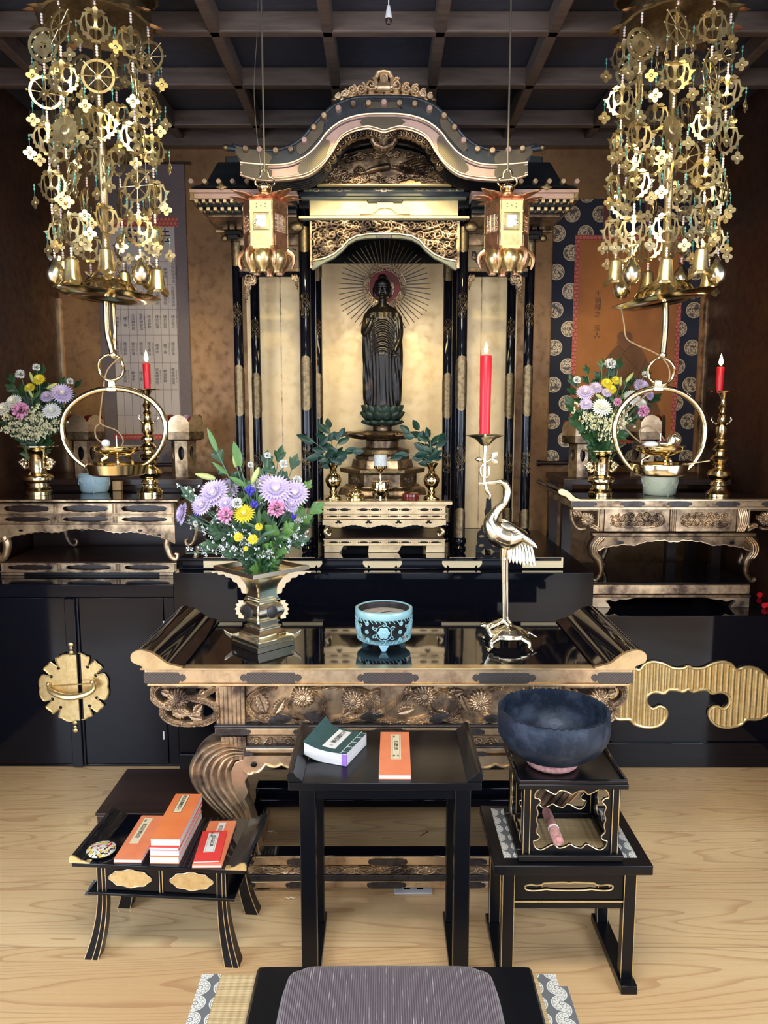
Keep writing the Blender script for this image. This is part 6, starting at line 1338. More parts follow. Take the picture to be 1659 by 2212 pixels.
def candlestick(px, py, ytop, z, lab, k=1.):
    g = stand_at(px, py, z+.001); H_ = py-ytop
    h = [(26, 0), (26, 6), (23, 9), (17, 15), (16, 22), (18, 24), (17, 28), (14, 33), (22, 38), (25, 46), (22, 54), (11, 60), (10, 62), (14, 64), (15, 67), (11, 70), (18, 73), (21, 79), (17, 86), (10, 89), (10, 92), (15, 96), (16, 101), (11, 107), (9, 110), (14, 116), (14, 121), (8, 126), (11, 132), (12, 136), (12, 146), (10, 148), (14, 152), (11, 153), (7, 158), (7, 168), (9, 172), (6, 176), (5, 180), (9, 188), (5, 196), (5, 206), (10, 216), (12, 219), (25, 220), (26, 222), (12, 221), (0, 219)]
    q = H_/222.; m, s_ = prof_at(g, [(r*k, py-b*q) for r, b in h]); c = thing('candlestick', lab, 'candlestick', g); obj('body', m, BRASS, c)
    for i in range(5):
        a = 2*PI*i/5+.3; T = Rz(a); d = [(10, 155), (17, 158), (22, 164), (20, 170)]; obj('leaf_spur', M().tube([tuple(T @ Vector((x*s_, 0, 0))+Vector((g.x, g.y, g.z+b*q*s_))) for x, b in d], [.0036, .0040, .003, .001], 8), BRASSP, c)
    return g
candlestick(325, 1068, 846, zlt, 'tall ringed brass candlestick on the left side altar', 1.05); gcr = candlestick(1551, 1072, 850, zrt, 'tall ringed brass candlestick on the right side altar')
candle(316, 785, 845, 7.5, G(325, 1068, zlt).y, 'short red candle burning on the left brass candlestick'); candle(1557, 793, 849, 7.5, gcr.y, 'short red candle burning on the right brass candlestick')
def celadon(px, py, r, h, z, mt, lab):
    g = stand_at(px, py, z+.001); m, s_ = prof_at(g, [(r*.80, py-5), (r*.90, py-9), (r*.95, py-h*.6), (r*1., py-h), (r*.96, py-h-1), (r*.90, py-h+2), (r*.85, py-h*.5), (0, py-h*.45)]); c = thing('incense_burner', lab, 'incense burner', g); obj('body', m, mt, c)
    for i in range(3): a = -PI/2+.25+2*PI*i/3; obj('foot', M().tube([(g.x+.82*r*s_*cos(a), g.y+.82*r*s_*sin(a), g.z+.012), (g.x+.80*r*s_*cos(a), g.y+.80*r*s_*sin(a), g.z)], [.008, .005], 10), mt, c)
    W_ = 2*PI*r*s_; hh = h*.62*s_; R_ = Relief(W_, hh, .0012); rr = random.Random(px)
    for i in range(12): R_.spiral(-W_/2+W_*(i+.5)/12, hh*(.5+.15*(-1)**i), hh*.26, .0022, .0022, 1.3, rr.uniform(0, 6), (-1)**i, tail=(-W_/2+W_*(i+1.2)/12, hh*.5))
    q = M(); R_.mesh(q, Matrix(), .001); q.v = [(g.x+(r*s_*(.935+.04*(z_/hh))-y)*cos(x/(r*s_)-PI/2), g.y+(r*s_*(.935+.04*(z_/hh))-y)*sin(x/(r*s_)-PI/2), g.z+.25*h*s_+z_) for x, y, z_ in q.v]; obj('raised_pattern', q, mt, c, fix=False)
    obj('rim_band', M().tube([(g.x+r*s_*1.0*cos(2*PI*i/40), g.y+r*s_*1.0*sin(2*PI*i/40), g.z+(h-5)*s_*.98) for i in range(40)], .0022, 6, True), mt, c)
celadon(205, 1062, 33, 42, zlt, CELB, 'small sky blue celadon censer on the left side altar'); celadon(1424, 1068, 38, 46, zrt, CELG, 'grey green celadon censer on the right side altar')
g = G(252, 1060, zlt+.001); tag(obj('wooden_block', M().box(g.x-.02, g.x+.02, g.y, g.y+.03, g.z, g.z+.045), WOODB, bevel=.002), 'small plain wooden block beside the sky blue censer', 'block')
# ---------------- petal-rimmed offering stands on the back shelves
def kuge(cx, w_, z, Y, lab):
    x = P(cx, 960, Y).x; s_ = px2m(960, Y)*w_/44.; t = thing('offering_stand', lab, 'offering stand', (x, Y, z+.001)); z = z+.001
    R6 = lambda r, a, b: [(r*s_, z+a*s_), (r*s_, z+b*s_)]
    for i in range(6):                   # six posts and pierced side panels
        a = PI/3*i; a2 = a+PI/6; rr_ = 26*s_*cos(PI/6); wd = 26*s_
        T = Tr(x, Y, z) @ Rz(a2-PI/2) ; lp = [[(-wd/2, 0), (wd/2, 0), (wd/2, 78*s_), (-wd/2, 78*s_)], [(6.5*s_*cos(t_*PI/7), (52+15*sin(t_*PI/7))*s_) for t_ in range(14)]]
        obj('side_panel', M().plate(lp, -rr_-.002+.0, -rr_+.003, 'xz', Tr(x, Y, z) @ Rz(a2+PI/2)), GOLDW, t, smooth=False)
    obj('inner_wall', M().lathe([(14*s_, z), (14*s_, z+78*s_)], 6, (x, Y, 0)), LACQM, t, smooth=False)
    obj('gallery', M().lathe([(30*s_, z+78*s_), (44*s_, z+82*s_), (44*s_, z+98*s_), (40*s_, z+99*s_)], 6, (x, Y, 0)), GOLDD, t, smooth=False)
    for i in range(6):
        a = PI/3*i+PI/6; wd = 44*s_; h = 36*s_; pl = [(-wd/2, 0), (wd/2, 0), (wd/2*.98, h*.55), (wd*.32, h*.85), (0, h), (-wd*.32, h*.85), (-wd/2*.98, h*.55)]
        for dd, mt, nm in ((0, GOLD, 'petal_panel'), (.004, REDL, 'petal_lining')): obj(nm, M().plate(pl, -44*s_*.866+dd*1.0, -44*s_*.866+dd+.0035, 'xz', Tr(x, Y, z+98*s_) @ Rz(a+PI/2) @ Rx(0)), mt, t, smooth=False)
    return t
zs = P(200, 1033, 3.72).z
kuge(183, 44, zs, 3.80, 'gold petal-rimmed offering stand seen through the left brass hoop'); kuge(397, 44, zs, 3.80, 'gold petal-rimmed offering stand beside the left red candle')
kuge(1254, 40, zs, 3.80, 'gold petal-rimmed offering stand behind the right brass vase'); kuge(1392, 44, zs, 3.80, 'gold petal-rimmed offering stand behind the right brass hoop')
# ---------------- hanging scrolls
YW = 4.19
def pl(nm, a, b, c, d, Y, mt, par, dp=.002): p, q = P(a, (b+d)/2, Y), P(c, (b+d)/2, Y); return obj(nm, M().box(p.x, q.x, Y-dp, Y, P(829, d, Y).z, P(829, b, Y).z), mt, par)
c = P(1348, 1000, YW); s1 = thing('hanging_scroll', 'hanging scroll with gold medallion brocade around a seated robed figure', 'scroll', (c.x, YW-.004, c.z))
pl('mounting', 1190, 430, 1509, 1000, YW, BROCN, s1); pl('border', 1236, 508, 1468, 958, YW-.003, REDBR, s1)
pl('painting', 1246, 518, 1458, 944, YW-.006, ORSILK, s1); pl('hanging_band', 1303, 430, 1320, 508, YW-.003, ORBR, s1); pl('hanging_band', 1392, 430, 1409, 508, YW-.003, ORBR, s1)
a, b = P(1168, 1000, YW-.012), P(1520, 1000, YW-.012); obj('roller', M().tube([a, b], .012, 14).tube([a, a-Vector((.02, 0, 0))], .016, 14), BROWN, s1)
Yp = YW-.0085
ROBE = mat('painted_brown_robe', (.20, .090, .040), .8, 0, ((.15, .065, .030), 8, 4, .4, .7)); FACE = mat('painted_dull_face', (.20, .085, .045), .8)
def pp(nm, pts, mt, dy=0.): obj(nm, M().plate(pxl(pts, Yp), Yp-dy-.0004, Yp-dy), mt, s1, smooth=False)
pp('painted_robe', spl2([(1298, 800), (1308, 776), (1322, 757), (1338, 744), (1352, 750), (1364, 742), (1384, 753), (1397, 775), (1404, 805), (1410, 850), (1425, 900), (1360, 905), (1280, 900), (1285, 850)], 4), ROBE)
pp('painted_head', [(1334, 735), (1333, 724), (1338, 718), (1350, 715), (1362, 718), (1366, 726), (1366, 738), (1358, 748), (1348, 754), (1338, 747)], FACE, .0005)
for ln in ([(1332, 738), (1340, 752), (1350, 760), (1362, 748), (1376, 742)], [(1345, 762), (1360, 782), (1378, 800)], [(1350, 758), (1335, 785), (1325, 810)], [(1318, 765), (1322, 800)], [(1395, 778), (1380, 810), (1372, 850)], [(1376, 790), (1350, 815), (1330, 830)]):
    o_ = obj('painted_line', M().tube([P(x, y, Yp-.001) for x, y in ln], .0014, 4), INKF, s1)
text('千\n朝\n釋\n之\n \n没\n人', .036, INKF, 'writing', s1, Tr(*P(1291, 680, Yp)) @ Rx(PI/2), .0001, lh=1.); text('\n没\n人', .040, INKF, 'writing', s1, Tr(*P(1294, 690, Yp)) @ Rx(PI/2), .0001, lh=.8) if False else None
text('没\n人', .044, INKF, 'writing', s1, Tr(*P(1297, 736, Yp)) @ Rx(PI/2), .0001, lh=.75) if False else None
c = P(315, 940, YW); s2 = thing('hanging_scroll', 'hanging scroll of white paper with ruled columns of black handwriting', 'scroll', (c.x, YW-.004, c.z))
pl('mounting', 216, 352, 408, 1002, YW, MAUVE, s2); pl('brocade_strip', 246, 470, 384, 490, YW-.0025, REDBR, s2); pl('brocade_strip', 246, 938, 384, 950, YW-.0025, REDBR, s2)
SPAP = mat('greyish_scroll_paper', (.52, .45, .45), .85); pl('paper', 246, 490, 384, 938, YW-.003, SPAP, s2); obj('roller', M().tube([P(205, 1004, YW-.01), P(420, 1004, YW-.01)], .011, 14), BROWN, s2)
obj('roller', M().tube([P(212, 352, YW-.006), P(412, 352, YW-.006)], .006, 10), BROWN, s2)
Yt = YW-.0055
for i in range(9): x = 246+138*i/8; pl('ruled_line', x-.4, 560, x+.4, 938, Yt, MAUVE, s2, .0002)
for y in (565, 615, 668, 724, 784, 842, 897): pl('ruled_line', 246, y-.4, 384, y+.4, Yt, MAUVE, s2, .0002)
text('法', .085, INK, 'large_character', s2, Tr(*P(352, 512, Yt)) @ Rx(PI/2), .0001); text('名', .085, INK, 'large_character', s2, Tr(*P(284, 512, Yt)) @ Rx(PI/2), .0001)
cols = ['大智院釋浄信', '百敬釋徳証如', '釋尼智光', '釋尼妙幸', '教専釋慈道']; alt = ['大法釋明師', '釋尼妙蓮', '釋浄幸', '宝寿釋覚信', '釋尼妙照', '釋了善', '釋道智教', '釋尼恵信']
for i in range(8):
    for j, (y, n) in enumerate(((590, 0), (641, 1), (696, 2), (754, 3), (813, 4))):
        s_ = cols[j] if i == 7 else alt[(i*3+j) % 8]
        if i == 0 and j == 4: continue
        text('\n'.join(s_), .0175, INK, 'handwriting', s2, Tr(*P(246+138*(i+.42)/8, y-.0, Yt)) @ Rx(PI/2) @ Sc(1.15, 1, 1), .0001, lh=1.)
        if (i+j) % 2: text('\n'.join('明治三年七月一日'), .0085, INK, 'date_column', s2, Tr(*P(246+138*(i+.85)/8, y, Yt)) @ Rx(PI/2), .0001, lh=.95)
# ================================================================ HANGING ORNAMENT LAMPS
YH_ = 2.75
def fold(m, a=.35):                      # fold a flat plate slightly along its middle
    o_ = M(); o_.f = m.f; o_.v = [(x*cos(a), y+abs(x)*sin(a), z) for x, y, z in m.v]; return o_
def rings(cx_, cz_, r, n=24, ph=0., s2=1.): return [(cx_+r*cos(ph+2*PI*i/n), cz_+r*s2*sin(ph+2*PI*i/n)) for i in range(n)]
W0 = .118
kh = [(0, .46), (.05, .47), (.10, .40), (.20, .42), (.26, .34), (.34, .33), (.36, .22), (.40, .14), (.53, .12), (.45, .04), (.40, -.02), (.42, -.10), (.35, -.14), (.35, -.23), (.26, -.24), (.24, -.33), (.15, -.33), (.11, -.41), (.04, -.40), (0, -.47)]
b1 = [(.035, .05), (.04, .20), (.11, .32), (.21, .29), (.225, .13), (.15, .0), (.08, -.02)]; b2 = [(.27, .27), (.33, .20), (.36, .10), (.35, -.0), (.31, -.13), (.22, -.16), (.25, .04)]
bt = [(0, -.13), (.07, -.06), (.16, -.09), (.18, -.20), (.12, -.27), (.05, -.32), (-.05, -.32), (-.12, -.27), (-.18, -.20), (-.16, -.09), (-.07, -.06)]; b3 = [(.10, -.20+.12), (.20, -.02), (.22, -.10), (.17, -.16)]
def mr_(l): return [(-a, b) for a, b in l]
kl = [mirr(kh), b1, mr_(b1), b2, mr_(b2), bt]
S2 = lambda ls, k=W0: [[(a*k, b*k) for a, b in l] for l in ls]
km = M().plate(S2(kl), -.0009, .0009)
km.plate(S2([[(0, .50), (.07, .42), (.05, .28), (0, .18), (-.05, .28), (-.07, .42)]]), -.004, -.0015)
for sg in (-1, 1): km.plate(S2([[(sg*.05, .40), (sg*.18, .46), (sg*.30, .38), (sg*.16, .34)]]), -.003, -.0012); km.ball((sg*.12*W0, -.001, -.02*W0), .003, 8, m=5)
whm = M().plate([rings(0, 0, .44*W0, 40), rings(0, 0, .37*W0, 40)], -.0012, .0012).ball((0, 0, 0), (.10*W0, .003, .10*W0), 16, m=6)
for i in range(8): a = PI*i/4; whm.tube([(0, 0, 0), (.5*W0*cos(a), 0, .5*W0*sin(a))], .0017, 6).ball((.49*W0*cos(a), 0, .49*W0*sin(a)), .0035, 8, m=5)
sq_ = [(.17, .17), (-.17, .17), (-.17, -.17), (.17, -.17)]
mdm = M().plate(S2([rings(0, 0, .45, 36), rings(0, 0, .36, 36)]), -.0012, .0012).plate(S2([[(q*1.35*cos(PI/4*i), q*1.35*sin(PI/4*i)) for i, q in enumerate((.27, .20)*4)], rings(0, 0, .10, 12)]), -.001, .001)
for i in range(8): a = PI*i/4; mdm.ball((.33*W0*cos(a), 0, .33*W0*sin(a)), (.055*W0, .002, .055*W0), 8, m=5)
cym = M().plate(S2([[((.34+.06*(i % 2))*cos(2*PI*i/36), (.34+.06*(i % 2))*sin(2*PI*i/36)) for i in range(36)]]), -.001, .001).ball((0, -.001, 0), (.14*W0, .004, .14*W0), 16, m=6)
cym.plate(S2([[(a, b*.7-.30) for a, b in l] for l in (mirr(kh), b2, mr_(b2), bt)]), .0015, .003)
fpm = M().plate([[(.021*(.60+.40*cos(4*t)**2*1.0)*cos(t) if True else 0, .021*(.60+.40*cos(4*t/2)**2)*sin(t)) for t in [2*PI*i/24 for i in range(24)]]], -.0007, .0007).ball((0, -.001, 0), (.006, .003, .006), 10, m=5)
fpm = M().plate([[(.021*(.52+.48*abs(cos(2*t))**.8)*cos(t), .021*(.52+.48*abs(cos(2*t))**.8)*sin(t)) for t in [2*PI*i/32 for i in range(32)]]], -.0007, .0007).ball((0, -.001, 0), (.006, .003, .006), 10, m=5)
bdw = M(); [bdw.ball((0, 0, -.0085*i), .0044, 8, m=6) for i in range(4)]
bdg = M(); bdg.ball((0, 0, 0), (.003, .003, .0055), 8, m=6).ball((0, 0, -.011), (.003, .003, .0055), 8, m=6).tube([(0, 0, .006), (0, 0, -.034)], .0007, 4)
blm = M().lathe([(0, .066), (.004, .065), (.012, .060), (.021, .052), (.0225, .035), (.025, .012), (.030, -.014), (.028, -.015), (.021, .012), (.018, .04), (0, .05)], 24, lob=lambda a, z: 1+.04*cos(a*4))
for i in range(4): v, f = leafpoly(.036, .030, .35, .1); blm.add(v, f, Rz(PI/2*i) @ Tr(0, -.026, -.004) @ Rx(PI-.35))
gdm = M().lathe([(0, .062), (.005, .060), (.012, .050), (.014, .044), (.022, .036), (.0305, .018), (.0315, .002), (.027, -.016), (.015, -.028), (0, -.032)], 24)
for sg in (-1, 1): v, f = leafpoly(.028, .016, .3, .1); gdm.add(v, f, Tr(0, -.006, .052) @ Ry(sg*1.1))
SH = {}
def proto(k, m, mt, sm=True):
    o = obj(k, m, mt, None, smooth=sm); SH[k] = o.data; bpy.data.objects.remove(o)
for k, m, mt in (('openwork_plate', fold(km), BRASSF), ('flat_openwork_plate', km, BRASSF), ('wheel', whm, BRASSF), ('medallion', mdm, BRASSF), ('chrysanthemum_plate', cym, BRASSF), ('flower_pendant', fpm, BRASSF), ('pale_beads', bdw, BEADW), ('green_beads', bdg, BEADG), ('bell', blm, BRASSF), ('gourd', gdm, BRASSP)): proto(k, m, mt)
def inst(k, par, loc, rz=0., name=None, rx=0.):
    o = bpy.data.objects.new(name or k, SH[k]); COL.objects.link(o); o.parent = par; o.location = loc; o.rotation_euler = (rx, 0, rz); return o
FLEX = mat('brown_flex', (.30, .19, .10), .4)
def lamp(side):
    L = side < 0; ax = -.9650 if L else .980; nm = 'left' if L else 'right'; rr = random.Random(5 if L else 9)
    c = lambda a, b, dy=0.: (lambda p: Vector((p.x, YH_+dy, p.z)))(P(a, b, YH_))
    u = px2m(800, YH_); px = 232 if L else 1437
    zc = c(px, 30).z; zd = c(px, 640 if L else 648).z
    t = thing('hanging_oil_lamp', 'tall hanging brass lamp with canopy, dish and hoop on the %s' % nm, 'hanging lamp', (ax, YH_, c(px, 1025).z))
    obj('canopy', M().lathe([(.02, .0), (.06, .02), (.11, .012), (.150, -.02), (.172, -.05), (.182, -.048), (.176, .0), (.12, .05), (.06, .07), (.02, .075)], 48, (ax, YH_, zc+.01), lob=lambda a, z: 1+.03*abs(cos(a*6))), FITG, t)
    obj('canopy_tier', M().lathe([(.16, 0), (.19, -.02), (.20, -.015), (.14, .05), (.05, .09)], 48, (ax, YH_, zc+.09), lob=lambda a, z: 1+.05*abs(cos(a*6))), FITG, t)
    for i in range(16): a = 2*PI*i/16; v, f = leafpoly(.06, .04, .4, .2); obj('canopy_leaf', M().add(v, f, Tr(ax+.165*cos(a), YH_+.165*sin(a), zc-.03+.02*(i % 2)) @ Rz(a+PI/2) @ Rx(PI-.9)), COPPER if i % 3 == 0 else FITG, t, fix=False)
    obj('suspension_rod', M().tube([(ax, YH_, zc+.12), (ax, YH_, ZC-.001)], .006, 10), BRASS, t)
    zp = c(px, 588).z; r_ = .0125
    obj('pole', M().lathe([(r_, zp), (r_*.9, zc+.02)], 48, (ax, YH_, 0), lob=lambda a, z: 1+.10*abs(cos(a*9))), BRASSF, t, ang=0); obj('pole_collar', M().lathe([(.013, c(px, 38).z), (.017, c(px, 36).z), (.017, c(px, 25).z), (.013, c(px, 22).z)], 24, (ax, YH_, 0)), BRASS, t)
    tl_ = rad(-4) if L else rad(9.5); T = Tr(ax, YH_, zd) @ Ry(-tl_ if True else 0)
    obj('smoke_dish', M().lathe([(0, .028), (.05, .022), (.100, .004), (.112, -.004), (.150, .002), (.176, .008), (.178, .005), (.150, -.006), (.114, -.014), (.09, -.004), (0, .018)], 64, (0, 0, 0), T=T), BRASS, t)
    obj('dome', M().lathe([(.102, .008), (.098, .030), (.080, .050), (.055, .058), (.050, .056), (.050, .062), (.02, .070), (0, .072)], 48, (0, 0, 0), T=T), BRASS, t)
    if L:
        sp = [c(230, 652), c(231, 690), c(233, 720), c(239, 745), c(245, 768)]; s2 = [c(243, 655, .01), c(246, 700, .01), c(246, 740, .01), c(246, 768)]; rc, rr2 = (240, 794), (27, 28); hc, hx, hy = (246, 925), 112, 86; dc = (254, 1003, 66); lean = 0
    else:
        sp = [c(1437, 655), c(1437, 700), c(1434, 740), c(1431, 768)]; s2 = [c(1444, 655, .01), c(1442, 700, .01), c(1438, 740, .01), c(1433, 768)]; rc, rr2 = (1428, 802), (28, 29); hc, hx, hy = (1425, 930), 98, 92; dc = (1424, 1003, 62)
    obj('hanger', M().tube(spl(sp, 5), 7*u, 10).tube(spl(s2, 5), 4*u, 8), BRASS, t); 
    k = M(); k.ball(sp[-1]+Vector((0, 0, .002)), 9*u, 12, m=8); obj('knot', k, BRASSP, t)
    obj('link_ring', M().tube([c(rc[0]+rr2[0]*cos(2*PI*i/36), rc[1]+rr2[1]*sin(2*PI*i/36), .006*sin(i*.5)) for i in range(36)], 3.3*u, 10, True), BRASS, t)
    q = c(hc[0]-4, hc[1]-hy-10); obj('clamp', M().bb(q, (.030, .024, .026)), BRASSP, t, bevel=.006); obj('clamp', M().bb(q+Vector((0, 0, -.020)), (.036, .028, .018)), BRASSP, t, bevel=.004)
    a0 = rad(122); hp = []
    for i in range(49):
        a = -PI/2+a0*0+rad(38)+(2*PI-rad(76))*i/48; hp.append(c(hc[0]+hx*cos(a)*(1.0), hc[1]-hy*sin(a)*(1.0 if sin(a) > 0 else 1.12)))
    hp = [c(hc[0]+hx*cos(a)*(1 if abs(sin(a)) < .99 else 1), hc[1]-(hy*sin(a) if sin(a) > 0 else hy*1.15*sin(a))) for a in [-PI/2+rad(33)+(2*PI-rad(66))*i/48 for i in range(49)]]
    obj('hoop', M().tube(hp, [(6.3-1.8*abs(2*i/48-1)**3)*u for i in range(49)], 14), BRASS, t)
    d = c(dc[0], dc[1]); dr_ = dc[2]*u
    obj('oil_dish', M().lathe([(0, -24*u), (dr_*.80, -24*u), (dr_*.92, -20*u), (dr_, 0), (dr_*.985, 2*u), (dr_*.96, 0), (dr_*.86, -17*u), (0, -19*u)], 56, d, lob=None), BRASS, t)
    zi = c(dc[0], 1000).z
    for i in range(3): a = -PI/2+.35+2*PI*i/3; obj('dish_leg', M().tube(spl([(d.x+.045*cos(a)*1.25, YH_+.045*sin(a)*1.25, d.z-18*u), (d.x+.06*cos(a), YH_+.06*sin(a), d.z+8*u), (d.x+.035*cos(a), YH_+.035*sin(a), d.z+17*u)], 4), 3.6*u, 8), BRASS, t)
    z9 = c(dc[0], 985).z; obj('upper_dish', M().lathe([(0, 0), (22*u, 0), (36*u, 5*u), (50*u, 13*u), (51*u, 15*u), (49*u, 16*u), (50*u, 20*u), (53*u, 22*u), (48*u, 22*u), (0, 12*u)], 48, (d.x, YH_, z9)), BRASS, t)
    obj('wick_pin', M().tube([(d.x, YH_, z9+12*u), (d.x, YH_, z9+(45 if L else 50)*u)], [3*u, 1.8*u], 8), BRASSP, t)
    if L:
        tag(obj('bulb', M().ball(c(235, 957, -.06*0-.03), 9*u, 18, m=12), WHITE, t)); cp = [c(262, 770), c(232, 800), c(222, 850), c(216, 905), c(222, 918), c(252, 930), c(266, 950), c(262, 968), c(272, 965)]; cp2 = [c(216, 915), c(206, 925), c(208, 945), c(222, 958)]
    else:
        tag(obj('bulb', M().ball(c(1400, 959, -.03), (16*u, 10*u, 7*u), 18, m=12), WHITE, t)); cp = [c(1342, 668, -.0), c(1348, 700), c(1353, 730), c(1375, 745), c(1410, 760), c(1432, 775), c(1446, 800), c(1440, 830), c(1400, 850), c(1342, 905), c(1360, 935), c(1385, 957)]; cp2 = [c(1385, 955), c(1382, 930), c(1400, 920), c(1420, 930), c(1438, 955)]
    obj('flex', M().tube(spl(cp, 6), 1.7*u, 6).tube(spl(cp2, 6), 1.7*u, 6), FLEX, t)
    if not L: obj('lamp_spout', M().tube(spl([c(1420, 958, -.02), c(1442, 958, -.02), c(1450, 945, -.02), c(1462, 952, -.02)], 4), [6*u]*4+[10*u]*5+[8*u]*3+[3*u], 10), BRASSP, t)
    if not L: obj('lighting_stick', M().tube([c(1470, 1000, -.05), c(1520, 993, -.05)], 1.8*u, 6), BRASSP, t)
    # strands hung from the canopy rim
    N_ = 9; order = ['frontmost', 'front right', 'outer right', 'back right', 'rear right', 'rearmost', 'back left', 'outer left', 'front left']
    for k in range(N_):
        a = -PI/2+2*PI*k/N_+(.33 if L else .37); R_ = .168; x, y = ax+R_*cos(a), YH_+R_*sin(a)
        st = thing('ornament_strand', 'gilt plate and bead strand of the %s hanging lamp, %s one' % (nm, order[k]), 'hanging ornament', (x, y, zc-.66), 0, 'ornament strands of the hanging lamps')
        z0 = zc-.02-.02*(k % 2) if y < YH_ else zc-.03; ztop = z0-(zc-.66); z = ztop; zend = c(px, 560+10*(k % 3)).z-(zc-.66)
        inst('pale_beads', st, (0, 0, z)); z -= .034; step = .148+.003*(k % 2); nplate = 5; n_ = 0
        seq = ['openwork_plate']*6; seq[(k*2+1) % 5] = ('wheel', 'medallion', 'chrysanthemum_plate')[k % 3]; seq[(k*3) % 5] = ('openwork_plate', 'wheel', 'medallion')[k % 3] if k % 2 else 'openwork_plate'
        tot = z-zend; gap = tot/nplate
        obj('thread', M().tube([(0, 0, ztop), (0, 0, zend+.02)], .0006, 4), WIRE, st, ab=False)
        for j in range(nplate):
            kk = seq[j] if j < 4 else 'openwork_plate'
            if j == 0 and k in (0, 2, 8) : kk = 'wheel' if k else 'openwork_plate'
            rz = rr.uniform(-.9, .9) if rr.random() < .7 else rr.uniform(-PI, PI); zm = z-W0*.5
            pl_ = inst(kk, st, (0, 0, zm), rz, rx=rr.uniform(-.12, .12))
            for sg in (-1, 1):
                if kk in ('openwork_plate',): o_ = Vector((sg*.49*W0*cos(rz), sg*.49*W0*sin(rz), .012))
                else: o_ = Vector((sg*.36*W0*cos(rz), sg*.36*W0*sin(rz), -.030))
                inst('green_beads', st, (o_.x, o_.y-.001, zm+o_.z-.008)); inst('flower_pendant', st, (o_.x, o_.y-.001, zm+o_.z-.062), rr.uniform(-1, 1))
            z = zm-W0*.47
            inst('pale_beads', st, (0, 0, z-.004)); z = z-max(.03, gap-W0*.97)
        inst('bell' if k % 2 == 0 else 'gourd', st, (0, 0, z-.055), rr.uniform(0, 1.5))
lamp(-1); lamp(1)
